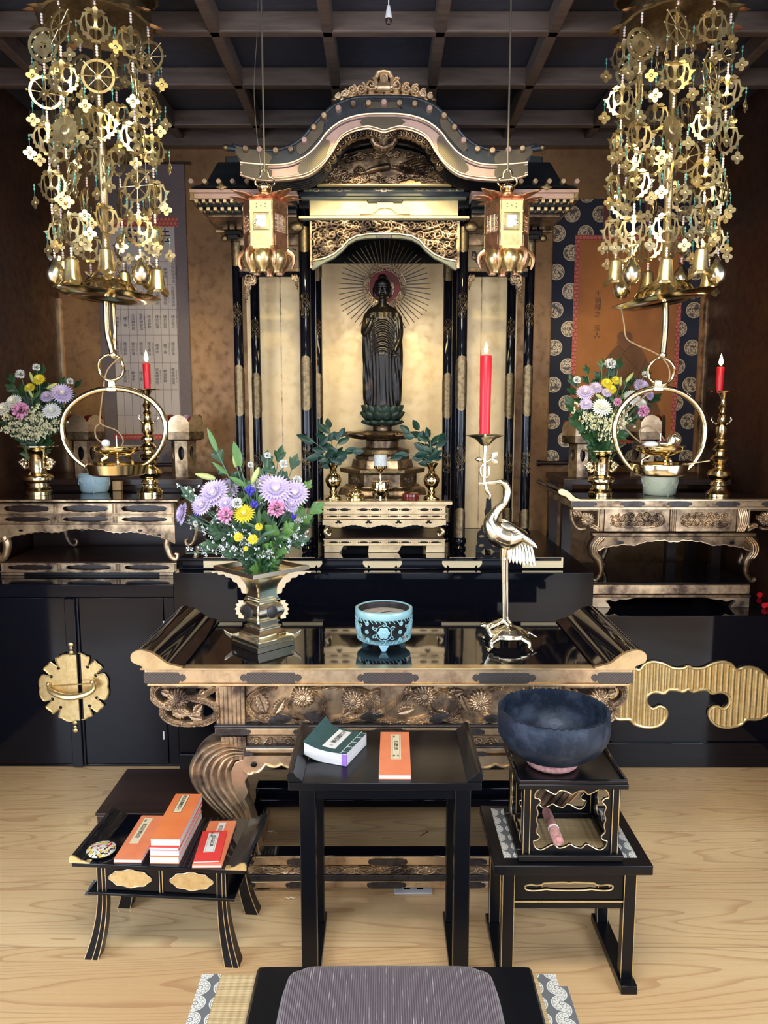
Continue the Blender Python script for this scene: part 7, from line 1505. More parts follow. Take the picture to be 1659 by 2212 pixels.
# ---------------- hanging lanterns in front of the shrine
LGOLD = mat('spotlit_lantern_gilding', (.94, .80, .34), .34, .5)  # brighter gilding carries the spotlight on the lantern fronts
def lantern(cx, nm):
    Y = 2.9; s_ = px2m(500, Y); x = P(cx, 500, Y).x; z_ = lambda b: P(cx, b, Y).z
    t = thing('hanging_lantern', 'gilt six-sided hanging lantern in front of the %s of the shrine' % nm, 'lantern', (x, Y, z_(590)))
    obj('suspension_rod', M().tube([(x, Y, z_(372)), (x, Y, ZC-.001)], .0035, 8), WIRE, t)
    obj('finial', M().lathe([(16*s_, z_(423)), (9*s_, z_(419)), (14*s_, z_(413)), (15.5*s_, z_(406)), (12*s_, z_(400)), (5*s_, z_(396)), (0, z_(391))], 28, (x, Y, 0)), BRASS, t)
    obj('hanger_loop', M().tube(spl([(x-13*s_, Y, z_(403)), (x-20*s_, Y, z_(396)), (x-18*s_, Y, z_(386)), (x-10*s_, Y, z_(382)), (x-7*s_, Y, z_(370)), (x, Y, z_(364)), (x+7*s_, Y, z_(370)), (x+10*s_, Y, z_(382)), (x+18*s_, Y, z_(386)), (x+20*s_, Y, z_(396)), (x+13*s_, Y, z_(403))], 4), 2.2*s_, 8), BRASS, t)
    R0_ = 47*s_; rz = rad(-4 if cx < 800 else 5); zt_, zb_ = z_(443), z_(543)
    obj('roof', M().lathe([(50*s_, zt_-.002), (52*s_, zt_+2*s_), (38*s_, zt_+12*s_), (22*s_, zt_+20*s_), (14*s_, zt_+24*s_)], 6, (x, Y, 0), ph=rz), COPPER, t, smooth=False)
    for i in range(18):
        a = rz+PI/3*(i//3)+PI/6+(i % 3-1)*.33; tilt = (1.22 if i % 3 == 1 else 1.42)+(.12 if i//3 == 4 else 0)
        v, f = leafpoly((48 if i//3 not in (1, 4) else 20)*s_, 24*s_, .03, .25); o_ = obj('roof_leaf', M().add(v, f, Tr(x+30*s_*cos(a), Y+30*s_*sin(a), zt_+5*s_) @ Rz(a+PI/2) @ Rx(tilt)), COPPER, t, fix=False); q = o_.modifiers.new('s', 'SOLIDIFY'); q.thickness = .0015
    obj('inner_lining', M().lathe([(R0_*.90, zb_), (R0_*.90, zt_)], 6, (x, Y, 0), ph=rz), mat('lantern_silk', (.62, .56, .46), .7), t, smooth=False)
    h = zt_-zb_; wd = R0_; rr = random.Random(int(cx))
    for i in range(6):
        a = rz+PI/3*i+PI/6; T = Tr(x, Y, zb_) @ Rz(a+PI/2); ap_ = R0_*cos(PI/6); front = i == 4
        fm = LGOLD if front else COPPER  # only the front side takes the spotlit colour
        fr = obj('side_frame', M().plate([[(-wd/2, 0), (wd/2, 0), (wd/2, h), (-wd/2, h)], [(-wd*.37, h*.36), (wd*.37, h*.36), (wd*.37, h*.74), (-wd*.37, h*.74)]]+[[(q*wd+.0030*cos(t_*PI/3), h*zq+.0016*sin(t_*PI/3)) for t_ in range(6)] for q, zq in ((-.2, .92), (.2, .92), (0, .885), (-.2, .85), (.2, .85))], -ap_-.0025, -ap_, 'xz', T), fm, t, smooth=False)
        R_ = Relief(wd*.76, h*.40, .0009); hh = h*.40
        if front: 
            obj('door', M().plate([(-wd*.36, h*.37), (wd*.36, h*.37), (wd*.36, h*.73), (-wd*.36, h*.73)], -ap_-.004, -ap_-.001, 'xz', T), BRASSF, fr, smooth=False, bevel=.001); sgn = -1 if cx < 800 else 1
            obj('door_panel', M().plate([(-wd*.22, h*.42), (wd*.22, h*.42), (wd*.22, h*.68), (-wd*.22, h*.68)], -ap_-.0055, -ap_-.004, 'xz', T), WAXW, fr, smooth=False)
            lt = M()
            for q in range(7): lt.ball((sgn*wd*(.30-.07*abs(q-3)+.02*q), -ap_-.007, h*(.50+.022*(q-3))), (.0045, .002, .003), 8, m=5)
            obj('latch', lt.tube([(sgn*wd*.36, -ap_-.007, h*.5), (sgn*wd*.02, -ap_-.008, h*.5)], .002, 6), BRASS, fr, ab=False) if False else None
            lt2 = M(); lt2.v = [tuple(T @ Vector(p)) for p in lt.v]; lt2.f = lt.f; obj('latch', lt2, BRASS, fr)
        else:
            for p in range(3):
                for q in range(4): R_.spiral(-wd*.25+wd*.25*p, hh*(.14+.24*q), .0060, .0018, .003, 1.2, rr.uniform(0, 6), (-1)**p)
            for p in range(4): R_.stroke([(-wd*.37+wd*.25*p, 0), (-wd*.37+wd*.25*p, hh)], .0012, .002)
            m = M(); R_.mesh(m, Matrix(), .001); lp_ = M().add(m.v, m.f, T @ Tr(0, -ap_+.0005, h*.355)); obj('side_openwork', lp_, COPPER, fr, fix=False)
        obj('lower_panel', M().plate([(-wd*.38, h*.06), (wd*.38, h*.06), (wd*.38, h*.28), (-wd*.38, h*.28)], -ap_-.004, -ap_-.002, 'xz', T), INLAY if front else COPPER, fr, smooth=False, bevel=.001)
        obj('frame_rail', M().plate([(-wd*.55, -.004), (wd*.55, -.004), (wd*.55, h*.05), (-wd*.55, h*.05)], -ap_-.006, -ap_, 'xz', T), fm, fr, smooth=False); obj('frame_rail', M().plate([(-wd*.52, h*.33), (wd*.52, h*.33), (wd*.52, h*.355), (-wd*.52, h*.355)], -ap_-.0045, -ap_-.002, 'xz', T), fm, fr, smooth=False); obj('frame_rail', M().plate([(-wd*.52, h*.76), (wd*.52, h*.76), (wd*.52, h*.785), (-wd*.52, h*.785)], -ap_-.0045, -ap_-.002, 'xz', T), fm, fr, smooth=False)
        a2 = rz+PI/3*i; obj('corner_post', M().tube([(x+R0_*cos(a2), Y+R0_*sin(a2), zb_), (x+R0_*cos(a2), Y+R0_*sin(a2), zt_)], .0035, 8), BRASSF, t)
        b = zb_-.002; r0 = 30*s_; cx2, cy2 = x+r0*cos(a), Y+r0*sin(a)
        obj('base_lobe', M().lathe([(0, -46*s_), (8*s_, -46*s_), (9*s_, -42*s_), (18*s_, -32*s_), (23*s_, -20*s_), (21*s_, -8*s_), (14*s_, 0), (0, 1*s_)], 20, (cx2, cy2, b)), BRASSF if i in (3, 4, 5) else COPPER, t)
        obj('corner_curl', M().tube(spl([(x+44*s_*cos(a2), Y+44*s_*sin(a2), b+2*s_), (x+58*s_*cos(a2), Y+58*s_*sin(a2), b-8*s_), (x+60*s_*cos(a2), Y+60*s_*sin(a2), b-22*s_), (x+55*s_*cos(a2), Y+55*s_*sin(a2), b-36*s_)], 5), [7*s_-.3*s_*q for q in range(16)], 8), COPPER, t)
    obj('base_cap', M().lathe([(30*s_, zb_-6*s_), (44*s_, zb_-4*s_), (46*s_, zb_)], 6, (x, Y, 0), ph=rz), COPPER, t, smooth=False)
lantern(574, 'left'); lantern(1094, 'right')
tag(obj('lantern_wire', M().tube(spl([P(558, -60, 2.88), P(556, 60, 2.88), P(549, 180, 2.88), P(553, 270, 2.88), P(562, 345, 2.88), P(568, 380, 2.9)], 8)+[], .0013, 6), WIRE), 'thin loose brown wire hanging down beside the left lantern rod', 'wire')
lw = bpy.data.objects['lantern_wire']; 
c = P(839.5, 30, 2.7); t = thing('light_pull', 'white acorn light pull on a cord hanging from the ceiling', 'light pull', (c.x, 2.7, P(839, 52, 2.7).z)); q = px2m(30, 2.7)
obj('cord', M().tube([(c.x, 2.7, c.z+14*q), (c.x, 2.7, ZC-.001)], 1.3*q, 6), WHITE, t); obj('knob', M().lathe([(3*q, c.z+16*q), (5*q, c.z+8*q), (7.5*q, c.z-8*q), (7.5*q, c.z-10*q)], 20, (c.x, 2.7, 0)), WHITE, t)
obj('knob_tip', M().lathe([(7.3*q, c.z-9.5*q), (7.6*q, c.z-14*q), (5*q, c.z-21*q), (0, c.z-23*q)], 20, (c.x, 2.7, 0)), BROWN, t)
# ================================================================ FOREGROUND FURNITURE
# ---------------- reading desk
Yd0 = 1.797; zd = G(829, 1697, 0).y; zD1 = P(829, 1692, Yd0).z; Yd1 = G(829, 1577, zD1).y
xl, xr = P(622, 1700, Yd0).x, P(1041, 1700, Yd0).x; xc = (xl+xr)/2
dk = thing('reading_desk', 'black lacquer reading desk with raised side flanges in front of the altar', 'desk', (xc, (Yd0+Yd1)/2, 0))
obj('desk_top', M().box(xl, xr, Yd0, Yd1, zD1-.020, zD1), LACQM, dk, bevel=.002)
for sg in (-1, 1):
    e = xl if sg < 0 else xr; pf = [(e, zD1), (e-sg*.0, zD1+.010), (e-sg*.004, zD1+.022), (e-sg*.012, zD1+.024), (e-sg*.022, zD1+.016), (e-sg*.034, zD1+.006), (e-sg*.046, zD1+.004), (e-sg*.046, zD1)]
    pf = [(e+sg*.002, zD1), (e+sg*.004, zD1+.020), (e-sg*.002, zD1+.026), (e-sg*.012, zD1+.026), (e-sg*.020, zD1+.014), (e-sg*.030, zD1+.007), (e-sg*.036, zD1+.002), (e-sg*.036, zD1)]
    obj('side_flange', M().plate(pf, Yd0+.006, Yd1-.004), LACQM, dk, ang=.5, bevel=.001)
    lx = P(646, 1710, Yd0+.02).x if sg < 0 else P(1018, 1710, Yd0+.02).x; w_ = .0405
    for yy in (Yd0+.022, Yd1-.062): obj('leg', M().box(lx, lx-sg*w_, yy, yy+.030, .022, zD1-.020), LACQM, dk, bevel=.002)
    obj('foot_runner', M().box(lx+sg*.004, lx-sg*(w_+.004), Yd0+.006, Yd1-.010, 0.0005, .022), LACQM, dk, bevel=.002)
    obj('side_apron', M().box(lx-sg*.008, lx-sg*.022, Yd0+.052, Yd1-.062, zD1-.075, zD1-.020), LACQM, dk)
lx0, lx1 = P(646, 1710, Yd0+.02).x+.0405, P(1018, 1710, Yd0+.02).x-.0405
obj('apron', M().box(lx0, lx1, Yd0+.026, Yd0+.040, zD1-.056, zD1-.020), LACQM, dk, bevel=.001); obj('apron', M().box(lx0, lx1, Yd1-.052, Yd1-.040, zD1-.056, zD1-.020), LACQM, dk)
def book(fl, fr, bl, z, th, cov, lab, slip=None, txt='', tmat=None, border=False, size=None, group=None, name='sutra_book', dx=0.):
    zt = z+th; a, b, c = G(*fl, zt), G(*fr, zt), G(*bl, zt); w_ = (b-a).length; ln = (c-a); ang = math.atan2(ln.y, ln.x)-PI/2; L = ln.length
    if size: w_, L = size
    ctr = (a+b)/2+Vector((-sin(ang), cos(ang), 0))*L/2; t = thing(name, lab, 'book', (ctr.x, ctr.y, z), ang, group)
    obj('pages', M().box(-w_/2+.001, w_/2-.001, -L/2+.001, L/2-.001, .0012, th-.0012), PAPER, t, ab=False, smooth=False)
    obj('cover', M().box(-w_/2, w_/2, -L/2, L/2, th-.0014, th), cov, t, ab=False, bevel=.0006); obj('back_cover', M().box(-w_/2, w_/2, -L/2, L/2, 0, .0014), cov, t, ab=False)
    if slip:
        x0, x1, y0, y1 = [q*w_ if i < 2 else (q-.5)*L for i, q in enumerate(slip)]; s_ = obj('title_slip', M().box(x0, x1, y0, y1, th, th+.0004), tmat or LABELC, t, ab=False, smooth=False)
        if border:
            for q in (.12,):
                dx_, e = (x1-x0)*q, .0006
                obj('slip_border', M().box(x0+dx_, x1-dx_, y0+dx_, y0+dx_+e, th+.0004, th+.0006).box(x0+dx_, x1-dx_, y1-dx_-e, y1-dx_, th+.0004, th+.0006).box(x0+dx_, x0+dx_+e, y0+dx_, y1-dx_, th+.0004, th+.0006).box(x1-dx_-e, x1-dx_, y0+dx_, y1-dx_, th+.0004, th+.0006), INK, s_, ab=False, smooth=False)
        for body, cx_, cy_, sz in txt: text('\n'.join(body), sz, INK, 'title', None, Matrix(), .0001, lh=.95).data.transform(Matrix()) if False else ttl(body, (x0+x1)/2+cx_*(x1-x0), y0+cy_*(y1-y0), sz, th+.0006, s_)
    return t
def ttl(body, x, y, sz, z, par):
    o = text('\n'.join(body), sz, INK, 'title', None, Tr(x, y, z), .0001, lh=.95); o.parent = par; return o
zz = zD1+.0003
book((818, 1674), (888, 1674), (822, 1581), zz, .012, SALMON, 'orange sutra book with a bordered title slip lying flat on the reading desk', (-.12, .20, .34, .93), [('佛説讃仏偈', 0, .54, .0125), ('真宗', -.22, .90, .006), ('折本', .2, .12, .006), ('勤行', -.2, .12, .006)], LABELC, True)
# thick thread-bound teal book, slightly arched
a, b, c_ = G(655, 1612, zz+.036), G(748, 1628, zz+.036), G(682, 1560, zz+.036); w_, L = (b-a).length, .142; ang = math.atan2((b-a).y, (b-a).x); ctr = (a+b)/2+Vector((-sin(ang), cos(ang), 0))*L/2
gb_ = thing('hymn_book', 'thick dark teal thread-bound book with bent cover on the reading desk', 'book', (ctr.x, ctr.y, zz), ang)
def arched(x0, x1, y0, y1, f0, f1, n=14):
    v = []; f = []
    for i in range(n+1):
        x = x0+(x1-x0)*i/n
        for y in (y0, y1):
            for fn in (f0, f1): v.append((x, y, fn(x, y)))
    for i in range(n):
        o_ = i*4; f += [(o_, o_+4, o_+6, o_+2), (o_+1, o_+3, o_+7, o_+5), (o_, o_+1, o_+5, o_+4), (o_+2, o_+6, o_+7, o_+3)]
    f += [(0, 2, 3, 1), (n*4, n*4+1, n*4+3, n*4+2)]; return M().add(v, f)
up = lambda x, y: .034+.010*((x/(w_/2))-.25)**2*(1 if x < .25*w_/2 else .3); lo = lambda x, y: .0 if False else .007*max(0, (-x/(w_/2)-.1))**1.6*2.4
obj('pages', arched(-w_/2+.002, w_/2-.001, -L/2+.001, L/2-.001, lo, lambda x, y: up(x, y)-.0014), PAPER, gb_, ab=False, ang=.5)
cv = obj('cover', arched(-w_/2, w_/2, -L/2, L/2, lambda x, y: up(x, y)-.0014, lambda x, y: up(x, y)+(.016*max(0, (-x/(w_/2)-.75))*4*(1 if y > 0 else 0))), TEALB, gb_, ab=False, ang=.5)
obj('back_cover', arched(-w_/2, w_/2, -L/2, L/2, lambda x, y: lo(x, y)-.0008 if lo(x, y) > .0008 else 0, lambda x, y: lo(x, y)+.0008), TEALB, gb_, ab=False)
sl_ = obj('title_slip', arched(-w_*.13, w_*.17, -L*.36, L*.42, lambda x, y: up(x, y), lambda x, y: up(x, y)+.0006), LABELW, gb_, ab=False, smooth=False)
ttl('大谷聲明集', w_*.02, L*.10, .0165, up(0, 0)+.0026, sl_); ttl('上', w_*.04, -L*.26, .012, up(0, 0)+.0026, sl_)
xsn = w_/2-.016; obj('binding_thread', M().tube([(xsn, -L/2, up(xsn, 0)+.0008), (xsn, L/2, up(xsn, 0)+.0008)], .0006, 5), THREAD, gb_, ab=False)
for k in range(5): y = -L/2+L*(.06+.22*k); obj('binding_thread', M().tube([(xsn, y, up(xsn, 0)+.0008), (w_/2+.0006, y, up(w_/2, 0)+.0008), (w_/2+.0006, y, 0.001)], .0006, 5), THREAD, gb_, ab=False)
obj('spine_tab', M().box(w_/2-.013, w_/2+.0008, -L/2-.0012, -L/2+.003, .002, .032), VIOLET, gb_, ab=False, smooth=False)
# ---------------- low table with curved legs and books
lt = thing('low_table', 'low black table with curved gold-edged legs and scroll ends, carrying books', 'table', (-.6015, 2.045, 0), rad(-4.3))
hz_ = .286; hw, hd = .2385, .130
obj('table_top', M().box(-hw, hw, -hd, hd, hz_-.012, hz_), LACQ, lt, ab=False, bevel=.002)
for sg in (-1, 1):
    pf = [(sg*hw, hz_-.001), (sg*(hw+.006), hz_+.014), (sg*(hw+.000), hz_+.020), (sg*(hw-.010), hz_+.019), (sg*(hw-.026), hz_+.008), (sg*(hw-.042), hz_+.003), (sg*(hw-.056), hz_-.001)]
    fl_ = obj('scroll_flange', M().plate(pf, -hd+.003, hd-.002), LACQG, lt, ab=False, ang=.5)
    gp = [(sg*(hw+.0062), hz_), (sg*(hw+.0062), hz_+.0142), (sg*(hw+.001), hz_+.0205), (sg*(hw-.010), hz_+.0195), (sg*(hw-.026), hz_+.0085), (sg*(hw-.045), hz_+.0035), (sg*(hw-.045), hz_-.0005)]
    obj('gold_tip', M().plate(gp, -hd-.0005, -hd+.004), INLAY, lt, ab=False, smooth=False); obj('gold_tip', M().box(sg*(hw-.052), sg*(hw+.002), -hd-.001, -hd+.014, hz_+.0002, hz_+.004), INLAY, lt, ab=False, smooth=False)
bx_ = M().box(-.185, .185, -.098, .10, hz_-.094, hz_-.012); obj('box_body', bx_, LACQM, lt, ab=False, bevel=.002)
obj('shelf_rim', M().box(-.205, .205, -.116, .112, hz_-.102, hz_-.094), LACQM, lt, ab=False, bevel=.002)
for x0, x1 in ((-.160, -.012), (.012, .160)):
    dp = obj('drawer_front', M().box(x0-.006, x1+.006, -.106, -.097, hz_-.090, hz_-.014), LACQM, lt, ab=False, bevel=.002)
    cx_ = (x0+x1)/2; cl = [(cx_+.058*cos(t)*(1+.05*cos(6*t)), hz_-.053+.025*sin(t)*(1+.07*cos(8*t))) for t in [2*PI*i/64 for i in range(64)]]
    obj('gold_cloud_panel', M().plate(cl, -.1085, -.1055), INLAY, dp, ab=False, smooth=False); obj('cloud_rim', M().tube([(a, -.1085, b) for a, b in cl], .0014, 5, True), GOLD, dp, ab=False)
for q in (-.005, .003): obj('gold_line', M().box(q, q+.002, -.1075, -.105, hz_-.092, hz_-.014), INLAY, lt, ab=False, smooth=False)
def bleg(sx, sy):                         # flaring leg: square section, bends outward towards the foot
    r = M(); n = 12; v = []
    for i in range(n+1):
        t = i/n; z = hz_-.012-(hz_-.012)*t; fl2 = .030*max(0, (t-.30)/.70)**2.0; w2 = .0115+.008*t**2; x = sx*(.168+fl2); y = sy*(.094+fl2*.55)
        for a, b in ((-1, -1), (1, -1), (1, 1), (-1, 1)): v.append((x+a*w2, y+b*w2, z+.0003))
    f = [(i*4+j, i*4+(j+1) % 4, (i+1)*4+(j+1) % 4, (i+1)*4+j) for i in range(n) for j in range(4)]+[(3, 2, 1, 0), (n*4, n*4+1, n*4+2, n*4+3)]
    lg = obj('leg', r.add(v, f), LACQM, lt, ab=False, ang=.5)
    for a in ((-1, .15, 1) if sy < 0 else (-1, 1)):
        e = [((v[i*4][0]+v[i*4+1][0])/2+a*(v[i*4+1][0]-v[i*4][0])/2*1.0, v[i*4][1]-.0006, v[i*4][2]) for i in range(n+1)]; obj('gold_edge', M().tube(e, .0012, 5), GOLDP, lg, ab=False)
    return lg
for sx in (-1, 1):
    for sy in (-1, 1): bleg(sx, sy)
hb = hz_+.0003
book((244, 1856), (306, 1857), (311, 1752), hb, .010, SALMON, 'salmon sutra book with a long yellow title slip, leftmost on the low table', (-.30, .02, .34, .93), [('仏説', -.2, .90, .0075), ('佛説阿彌陀經', 0, .48, .0135)], LABELC, size=(.076, .228))
zz0 = hb
base_f, base_r = (322, 1864), (386, 1868)
sp_ = [(.021, ORANGE, 'thick orange book, lowest of the tall stack on the low table', 0, 0), (.018, ORANGE, 'orange book, second from the bottom of the tall stack on the low table', -.0005, .002), (.009, CRIM, 'thin red-edged book in the middle of the tall stack on the low table', .001, -.001), (.021, ORANGE, 'orange book with an outlined silver title slip, topmost of the tall stack', .0015, .004)]
pc0 = G(355, 1866, zz0); sa = rad(-1.5)
for i, (th, cov, lab, ox, oy) in enumerate(sp_):
    L = .245 if i == 3 else .238; w2 = .080; t = thing('sutra_book', lab, 'book', (pc0.x+ox+.5*L*sin(-sa)*1., pc0.y+oy+L/2, zz0), sa+rad((0, .6, -.5, .8)[i]), 'books stacked on the low table')
    obj('pages', M().box(-w2/2+.001, w2/2-.001, -L/2+.001, L/2-.001, .0012, th-.0012), PAPER, t, ab=False, smooth=False); obj('cover', M().box(-w2/2, w2/2, -L/2, L/2, th-.0014, th), cov, t, ab=False); obj('back_cover', M().box(-w2/2, w2/2, -L/2, L/2, 0, .0014), cov, t, ab=False)
    if i == 3:
        s_ = obj('title_slip', M().box(-.018, .004, .015, .112, th, th+.0004), LABELC, t, ab=False, smooth=False); ttl('佛説無量壽經上', -.007, .068, .0128, th+.0006, s_)
        obj('slip_border', M().box(-.019, -.018, .014, .113, th, th+.0006).box(.004, .005, .014, .113, th, th+.0006).box(-.019, .005, .014, .015, th, th+.0006), INK, s_, ab=False, smooth=False)
    zz0 += th+.0003
book((414, 1868), (479, 1870), (456, 1764), hb, .008, SALMON, 'salmon sutra book partly under the red book on the low table', (-.12, .14, .30, .95), [('佛説阿彌陀經', 0, .62, .0135)], LABELW, size=(.080, .225))
book((418, 1858), (474, 1862), (440, 1788), hb+.0085, .006, CRIM, 'small red book with a framed white title slip on the low table', (-.22, .20, .28, .93), [('浄土真宗', -.18, .90, .0065), ('佛前勤行集', .08, .56, .0120)], LABELW, True, size=(.070, .150))
g = G(219, 1841, hb)
def mari():
    m = mat('colourful_painted_lid', (.8, .8, .7), .25, 0, coat=.3); q = NT(m); n1 = q.noise(q.co, 70, 2); n2 = q.noise(q.vec(q.f('MULTIPLY', q.xyz()[0], 60.), q.f('MULTIPLY', q.xyz()[1], 60.)), 1.6, 1)
    c = q.mix(q.f('GREATER_THAN', n1, .56), (.78, .76, .66), (.75, .50, .05)); c = q.mix(q.f('GREATER_THAN', n2, .58), c, (.03, .03, .04)); c = q.mix(q.f('LESS_THAN', n1, .40), c, (.60, .05, .04)); c = q.mix(q.f('LESS_THAN', n2, .36), c, (.20, .48, .55)); q.color(c); return m
t = thing('round_case', 'round colourful patterned lidded case on the left end of the low table', 'case', g); obj('case_body', M().lathe([(.034, 0), (.039, .003), (.039, .007), (.0, .007)], 40, g), LACQM, t); obj('lid', M().lathe([(.0395, .007), (.039, .011), (.030, .014), (0, .0155)], 40, g), mari(), t)
# ---------------- dark box behind the low table
bxx0, bxx1 = P(205, 1760, 2.276).x, P(455, 1700, 2.42).x; t = thing('storage_box', 'dark brown wooden box on the floor behind the low table', 'box', ((bxx0+bxx1)/2, 2.43, 0))
obj('body', M().box(bxx0+.004, bxx1-.004, 2.280, 2.580, .006, .228), BROWN, t, bevel=.003); obj('lid', M().box(bxx0, bxx1, 2.276, 2.584, .2285, .239), BROWN, t, bevel=.003)
g = G(222, 1934, 0); t = thing('floor_mat', 'small woven mat with round-patterned border under the dark brown box', 'mat', (g.x+.10, g.y+.04, .0003))
obj('mat', M().box(g.x, g.x+.26, g.y-.005, g.y+.045, .0003, .005), TATAMI, t); obj('border', M().box(g.x-.055, g.x+.03, g.y-.006, g.y+.07, .005, .0062), HERI, t)
# ---------------- gong table
zg = .357; Yg0 = 1.806; Yg1 = 2.107; gx0, gx1 = P(1068, 1868, Yg0).x, P(1412, 1866, Yg0).x
gt = thing('gong_table', 'black lacquer table with mat-topped surface carrying the gong stand', 'table', ((gx0+gx1)/2, (Yg0+Yg1)/2, 0))
zth = .026
obj('table_top', M().box(gx0, gx1, Yg0, Yg1, zg-zth, zg), LACQM, gt, bevel=.002)
mx0, mx1 = gx0+.030, gx1-.030
obj('mat', M().box(mx0, mx1, Yg0+.036, Yg1-.020, zg, zg+.0015), TATAMI, gt, smooth=False)
for a, b in ((mx0, mx0+.040), (mx1-.040, mx1)): obj('mat_border', M().box(a, b, Yg0+.034, Yg1-.018, zg+.0015, zg+.0022), HERI, gt, smooth=False)
for sg in (-1, 1):
    e = P(1087, 1900, Yg0+.02).x if sg < 0 else P(1376, 1900, Yg0+.02).x; w_ = .030
    for yy, h0 in ((Yg0+.024, .025), (Yg1-.055, .025)):
        l = obj('leg', M().box(e, e-sg*w_, yy, yy+.030, .025, zg-zth), LACQM, gt, bevel=.0015)
        for q in (0, 1): xq = e-sg*w_*q; obj('gold_edge', M().box(xq-.0008, xq+.0008, yy-.0012, yy+.0005, .026, zg-zth-.001), INLAY, l, smooth=False)
    obj('foot_runner', M().box(e+sg*.006, e-sg*(w_+.006), Yg0-.004, Yg1-.012, .0005, .025), LACQM, gt, bevel=.002)
ea, eb = P(1087, 1900, Yg0+.02).x+.030, P(1376, 1900, Yg0+.02).x-.030
zc1, zc0 = P(1200, 1902, Yg0+.03).z, P(1200, 1940, Yg0+.03).z
wide = [(ea, zc0), (eb, zc0), (eb, zg-zth), (ea, zg-zth)]; mxx = (ea+eb)/2; hw_ = .114
cl = [(-1.0, .0), (-.98, .30), (-.86, .52), (-.74, .36), (-.62, .50), (-.55, .78), (-.3, .86), (-.1, .90), (0, .80), (.1, .90), (.3, .86), (.55, .78), (.62, .50), (.74, .36), (.86, .52), (.98, .30), (1, 0), (.96, -.34), (.82, -.52), (.62, -.40), (.5, -.30), (.35, -.42), (0, -.48), (-.35, -.42), (-.5, -.30), (-.62, -.40), (-.82, -.52), (-.96, -.34)]
zm_ = P(1228, 1917, Yg0+.03).z; hole = spl2([(mxx+a*hw_, zm_+b*.0165) for a, b in cl], 3); hole = [(a, min(b, zg-zth-.003)) for a, b in hole]
ap_ = obj('apron', M().plate([wide, hole], Yg0+.030, Yg0+.040), LACQM, gt, smooth=False); obj('cutout_rim', M().tube([(a, Yg0+.0295, b) for a, b in hole], .0022, 6, True), INLAY, ap_)
obj('stretcher', M().box(ea, eb, Yg0+.028, Yg0+.045, zc0-.028, zc0-.008), LACQM, gt, bevel=.001); obj('gold_line', M().box(ea, eb, Yg0+.0265, Yg0+.029, zc0-.010, zc0-.0065), INLAY, gt, smooth=False); obj('apron_panel', M().box(ea, eb, Yg0+.032, Yg0+.042, zc0-.008, zc0), LACQM, gt)
obj('back_apron', M().box(ea, eb, Yg1-.045, Yg1-.035, zc0-.02, zg-zth), LACQM, gt)
# gong stand: open box with cusped openings
sx0, sx1 = P(1128, 1845, Yg0+.02).x, P(1336, 1845, Yg0+.02).x; sy0, sy1 = Yg0+.022, Yg0+.242; sz0 = zg+.0026; sz1 = P(1230, 1686, sy0).z
gs = thing('gong_stand', 'black open box stand with gold cusped windows under the gong', 'stand', ((sx0+sx1)/2, (sy0+sy1)/2, sz0))
obj('base_frame', M().box(sx0-.012, sx1+.012, sy0-.010, sy0+.02, sz0, sz0+.018).box(sx0-.012, sx1+.012, sy1-.02, sy1+.010, sz0, sz0+.018).box(sx0-.012, sx0+.018, sy0+.02, sy1-.02, sz0, sz0+.018).box(sx1-.018, sx1+.012, sy0+.02, sy1-.02, sz0, sz0+.018), LACQM, gs, bevel=.003)
pw_ = .021
for x in (sx0, sx1-pw_):
    for y in (sy0, sy1-pw_):
        p_ = obj('corner_post', M().box(x, x+pw_, y, y+pw_, sz0+.018, sz1-.018), LACQM, gs, bevel=.001)
        for q in (.002, pw_-.003): obj('gold_edge', M().box(x+q-.0009, x+q+.0009, y-.0011, y+.0004, sz0+.019, sz1-.019), INLAY, p_, smooth=False)
def cusp(x0, x1, z0, z1):
    w_, h = (x1-x0)/2, (z1-z0)/2; cx_, cz_ = (x0+x1)/2, (z0+z1)/2
    q = [(0, .80), (.12, .88), (.30, .92), (.42, .80), (.55, .86), (.68, .95), (.80, .98), (.92, .88), (.96, .70), (.86, .66), (.80, .55), (.90, .40), (.86, .20), (.90, 0)]
    r = q+[(a, -b) for a, b in reversed(q[:-1])]; f_ = r+[(-a, b) for a, b in reversed(r[1:-1])]; return spl2([(cx_+a*w_, cz_+b*h) for a, b in f_], 3)
for nm, y in (('front', sy0+.004), ('back', sy1-.012)):
    x0, x1, z0, z1 = sx0+pw_, sx1-pw_, sz0+.018, sz1-.018; c_ = cusp(x0+.004, x1-.004, z0+.006, z1-.004)
    o_ = obj('window_panel', M().plate([[(x0, z0), (x1, z0), (x1, z1), (x0, z1)], c_], y, y+.008), LACQM, gs, smooth=False); obj('window_rim', M().tube([(a, y-.0005, b) for a, b in c_], .0016, 6, True), GOLDP, o_)
for x in (sx0+.004, sx1-.012):
    y0, y1, z0, z1 = sy0+pw_, sy1-pw_, sz0+.018, sz1-.018; c_ = cusp(y0+.004, y1-.004, z0+.006, z1-.004)
    o_ = obj('window_panel', M().plate([[(y0, z0), (y1, z0), (y1, z1), (y0, z1)], c_], x, x+.008, 'yz'), LACQM, gs, smooth=False); obj('window_rim', M().tube([(x+(.0085 if x > 1.2*0+.5*(sx0+sx1) else -.0005), a, b) for a, b in c_], .0016, 6, True), GOLDP, o_)
obj('top_board', M().box(sx0-.016, sx1+.016, sy0-.014, sy1+.014, sz1-.018, sz1-.004), LACQM, gs, bevel=.003)
obj('tray_rim', M().box(sx0-.014, sx1+.014, sy0-.012, sy0-.004, sz1-.004, sz1+.006).box(sx0-.014, sx1+.014, sy1+.004, sy1+.012, sz1-.004, sz1+.006).box(sx0-.014, sx0-.006, sy0-.004, sy1+.004, sz1-.004, sz1+.006).box(sx1+.006, sx1+.014, sy0-.004, sy1+.004, sz1-.004, sz1+.006), LACQ, gs, bevel=.002)
